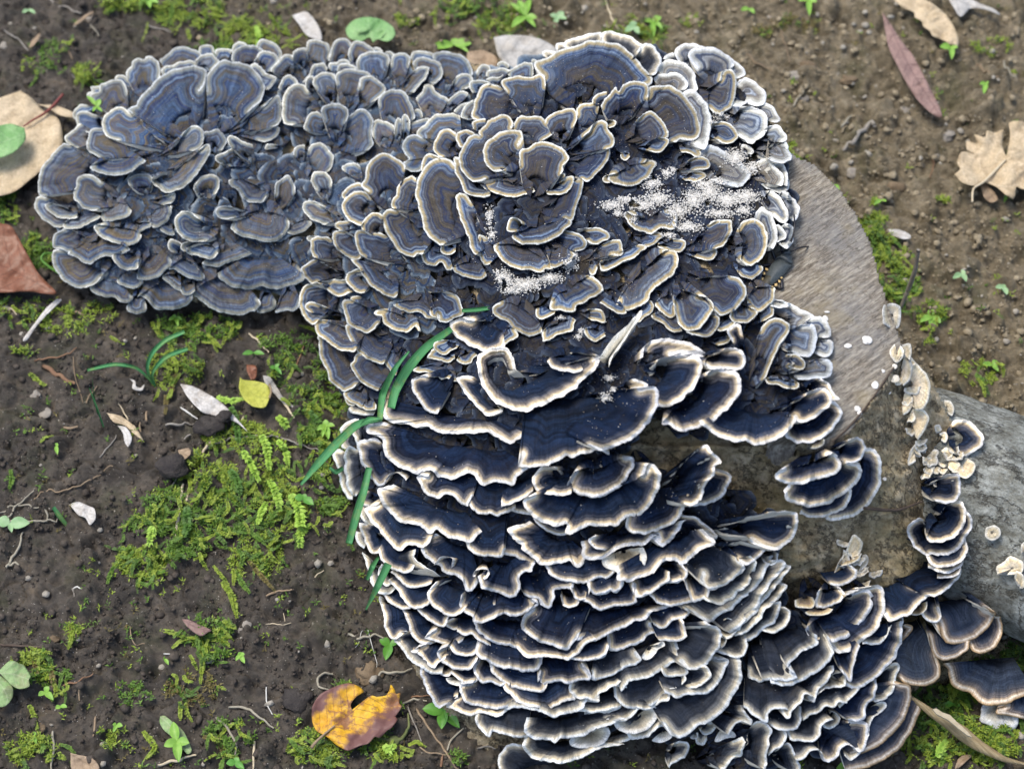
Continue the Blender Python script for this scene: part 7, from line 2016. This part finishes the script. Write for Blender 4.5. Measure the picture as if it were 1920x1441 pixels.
# ---------------------------------------------------------------- the shield bug
KB = lambda s: pts2(s) / 10.29 + [1400, 420]
ZB = float(max(topz(x_, y_) for x_, y_ in ((1452, 508), (1440, 530), (1432, 520), (1465, 485), (1475, 490)))) + 0.0012
print('bug height', ZB)
M_BUG = plain_mat('bug_shell', (.05, .062, .065), (.085, .10, .105), 900, 0.42, 0.3, 4000, 0.0002, 0.5)
M_WING = plain_mat('bug_wing_tip', (.055, .05, .035), (.085, .08, .06), 900, 0.35, 0.3, 4000, 0.0002, 0.5)
M_BUGB = plain_mat('bug_black', (.008, .008, .012), (.018, .018, .025), 900, 0.35, 0.2, 4000, 0.0001, 0.5)
M_BUGY = plain_mat('bug_yellow', (.55, .38, .14), (.66, .50, .25), 900, 0.5, 0.2, 4000, 0.0001)
M_TIP = plain_mat('antenna_tip', (.36, .12, .05), (.45, .18, .08), 900, 0.5, 0.2, 4000, 0.0001)
bug = empty('shield_bug', P(1452, 508, ZB), 'dark grey shield bug with yellow-barred edges on the rim of the sawn wood', 'insect')
def plate(name, outline, z0, dome, thick, mat):
    pl = catmull(np.vstack([KB(outline), KB(outline)[:1]]), 1.6)[:-1]
    x0, y0 = pl.min(0); x1, y1 = pl.max(0)
    gx, gy = np.meshgrid(np.arange(x0, x1, 1.6), np.arange(y0, y1, 1.6)); gx = gx.ravel(); gy = gy.ravel()
    k_ = inpoly(pl, gx, gy) & (polydist(pl, gx, gy) > 0.8)
    pts = np.vstack([pl, np.stack([gx[k_], gy[k_]], -1)])
    r = delaunay_2d_cdt([Vector(p) for p in pts.tolist()], [], [list(range(len(pl)))], 1, 1e-5)
    q = np.array([v[:] for v in r[0]]); Fc = np.array([f for f in r[2] if len(f) == 3])
    d = polydist(pl, q[:, 0], q[:, 1]); dm = d.max()
    z = z0 + dome * (1 - (1 - np.clip(d / dm, 0, 1)) ** 2)
    V = P(q[:, 0], q[:, 1], z); V2 = P(q[:, 0], q[:, 1], 0 * z + z0 - thick)
    if np.cross(V[Fc[:, 1]] - V[Fc[:, 0]], V[Fc[:, 2]] - V[Fc[:, 0]]).sum(0)[2] < 0: Fc = Fc[:, ::-1]
    n = len(V); ns = len(pl); i = np.arange(ns)
    side = np.stack([i, (i + 1) % ns, (i + 1) % ns + n], -1); side2 = np.stack([i, (i + 1) % ns + n, i + n], -1)
    o = fastmesh(name, np.vstack([V, V2]), np.vstack([Fc, Fc[:, ::-1] + n, side, side2]), mat)
    return attach(o, bug)
plate('abdomen', "330 800 300 900 282 1050 300 1180 360 1240 470 1245 560 1180 640 1100 700 1020 640 900 480 800", ZB, .0010, .0014, M_BUGB)
for q in ["365 850 405 862 408 892 370 885", "315 930 352 940 352 975 312 968", "285 1030 322 1036 318 1080 283 1070", "455 1205 505 1200 512 1235 462 1238", "545 1155 582 1150 585 1190 548 1192", "615 1085 650 1092 645 1128 618 1120", "660 1020 690 1028 685 1050 660 1048"]:
    plate('yellow_bar', ' '.join(str(v_) for v_ in ((pts2(q) - pts2(q).mean(0)) * 1.35 + pts2(q).mean(0)).ravel()), ZB + .0014, .0004, .0006, M_BUGY)
plate('wing_case', "540 705 620 640 780 690 870 790 800 880 720 980 640 1060 560 1130 480 1190 380 1180 360 1050 400 920 460 800", ZB + .0010, .0024, .0012, M_BUG)
plate('wing_tip', "420 960 500 915 580 930 575 1010 520 1110 440 1210 370 1240 310 1200 300 1120 340 1030", ZB + .0014, .0018, .0008, M_WING)
plate('pronotum', "655 560 760 545 850 590 880 640 875 690 905 745 850 775 760 740 620 660 560 700 540 700 600 620", ZB + .0018, .0022, .0014, M_BUG)
plate('head', "745 490 800 480 850 520 870 560 840 590 760 590 690 580 700 530", ZB + .0022, .0014, .0014, M_BUG)
def limb(name, pth, r, zs, mat):
    c = resample(catmull(KB(pth), 1.5), 26) if name == 'antenna' else resample(KB(pth), 26)
    V, F = tube_data(P(c[:, 0], c[:, 1], np.interp(np.linspace(0, 1, 26), np.linspace(0, 1, len(zs)), zs)), np.asarray(r) * PXM / 10.29, 6)
    b = MB(); b.add(V, F); o = b.build(name, mat, None); return attach(o, bug)
limb('antenna', "800 490 850 340 900 200 925 20 915 -190", [20, 18, 15, 14], [ZB + .003, ZB + .006, ZB + .008, ZB + .009, ZB + .008], M_BUGB)
a_ = limb('antenna', "850 530 1000 462 1150 436 1310 440 1350 462", [20, 17, 14, 14], [ZB + .003, ZB + .004, ZB + .002, ZB - .004, ZB - .008], M_BUGB)
limb('antenna_tip', "1340 455 1370 478 1395 502", [20, 22, 12], [ZB - .0078, ZB - .009, ZB - .010], M_TIP)
limb('leg', "690 600 668 450 662 360 588 412 552 325", [28, 26, 20, 15, 12], [ZB, ZB + .003, ZB + .004, ZB + .001, ZB + .0005], M_BUGB)
limb('leg', "560 700 510 570 482 495 380 552 252 606", [26, 32, 24, 16, 12], [ZB, ZB + .002, ZB + .005, ZB + .003, ZB + .002], M_BUGB)
limb('leg', "480 780 320 796 232 842 100 985 -10 1130", [30, 28, 22, 17, 13], [ZB, ZB + .002, ZB + .006, ZB + .003, ZB + .001], M_BUGB)
limb('leg', "660 1020 680 1130 682 1242 600 1240 520 1222", [22, 32, 20, 15, 12], [ZB, ZB + .001, ZB + .001, ZB, ZB - .001], M_BUGB)
limb('leg', "860 730 930 728 1010 735 1090 755", [14, 12, 8, 6], [ZB, ZB - .004, ZB - .010, ZB - .012], M_BUGB)
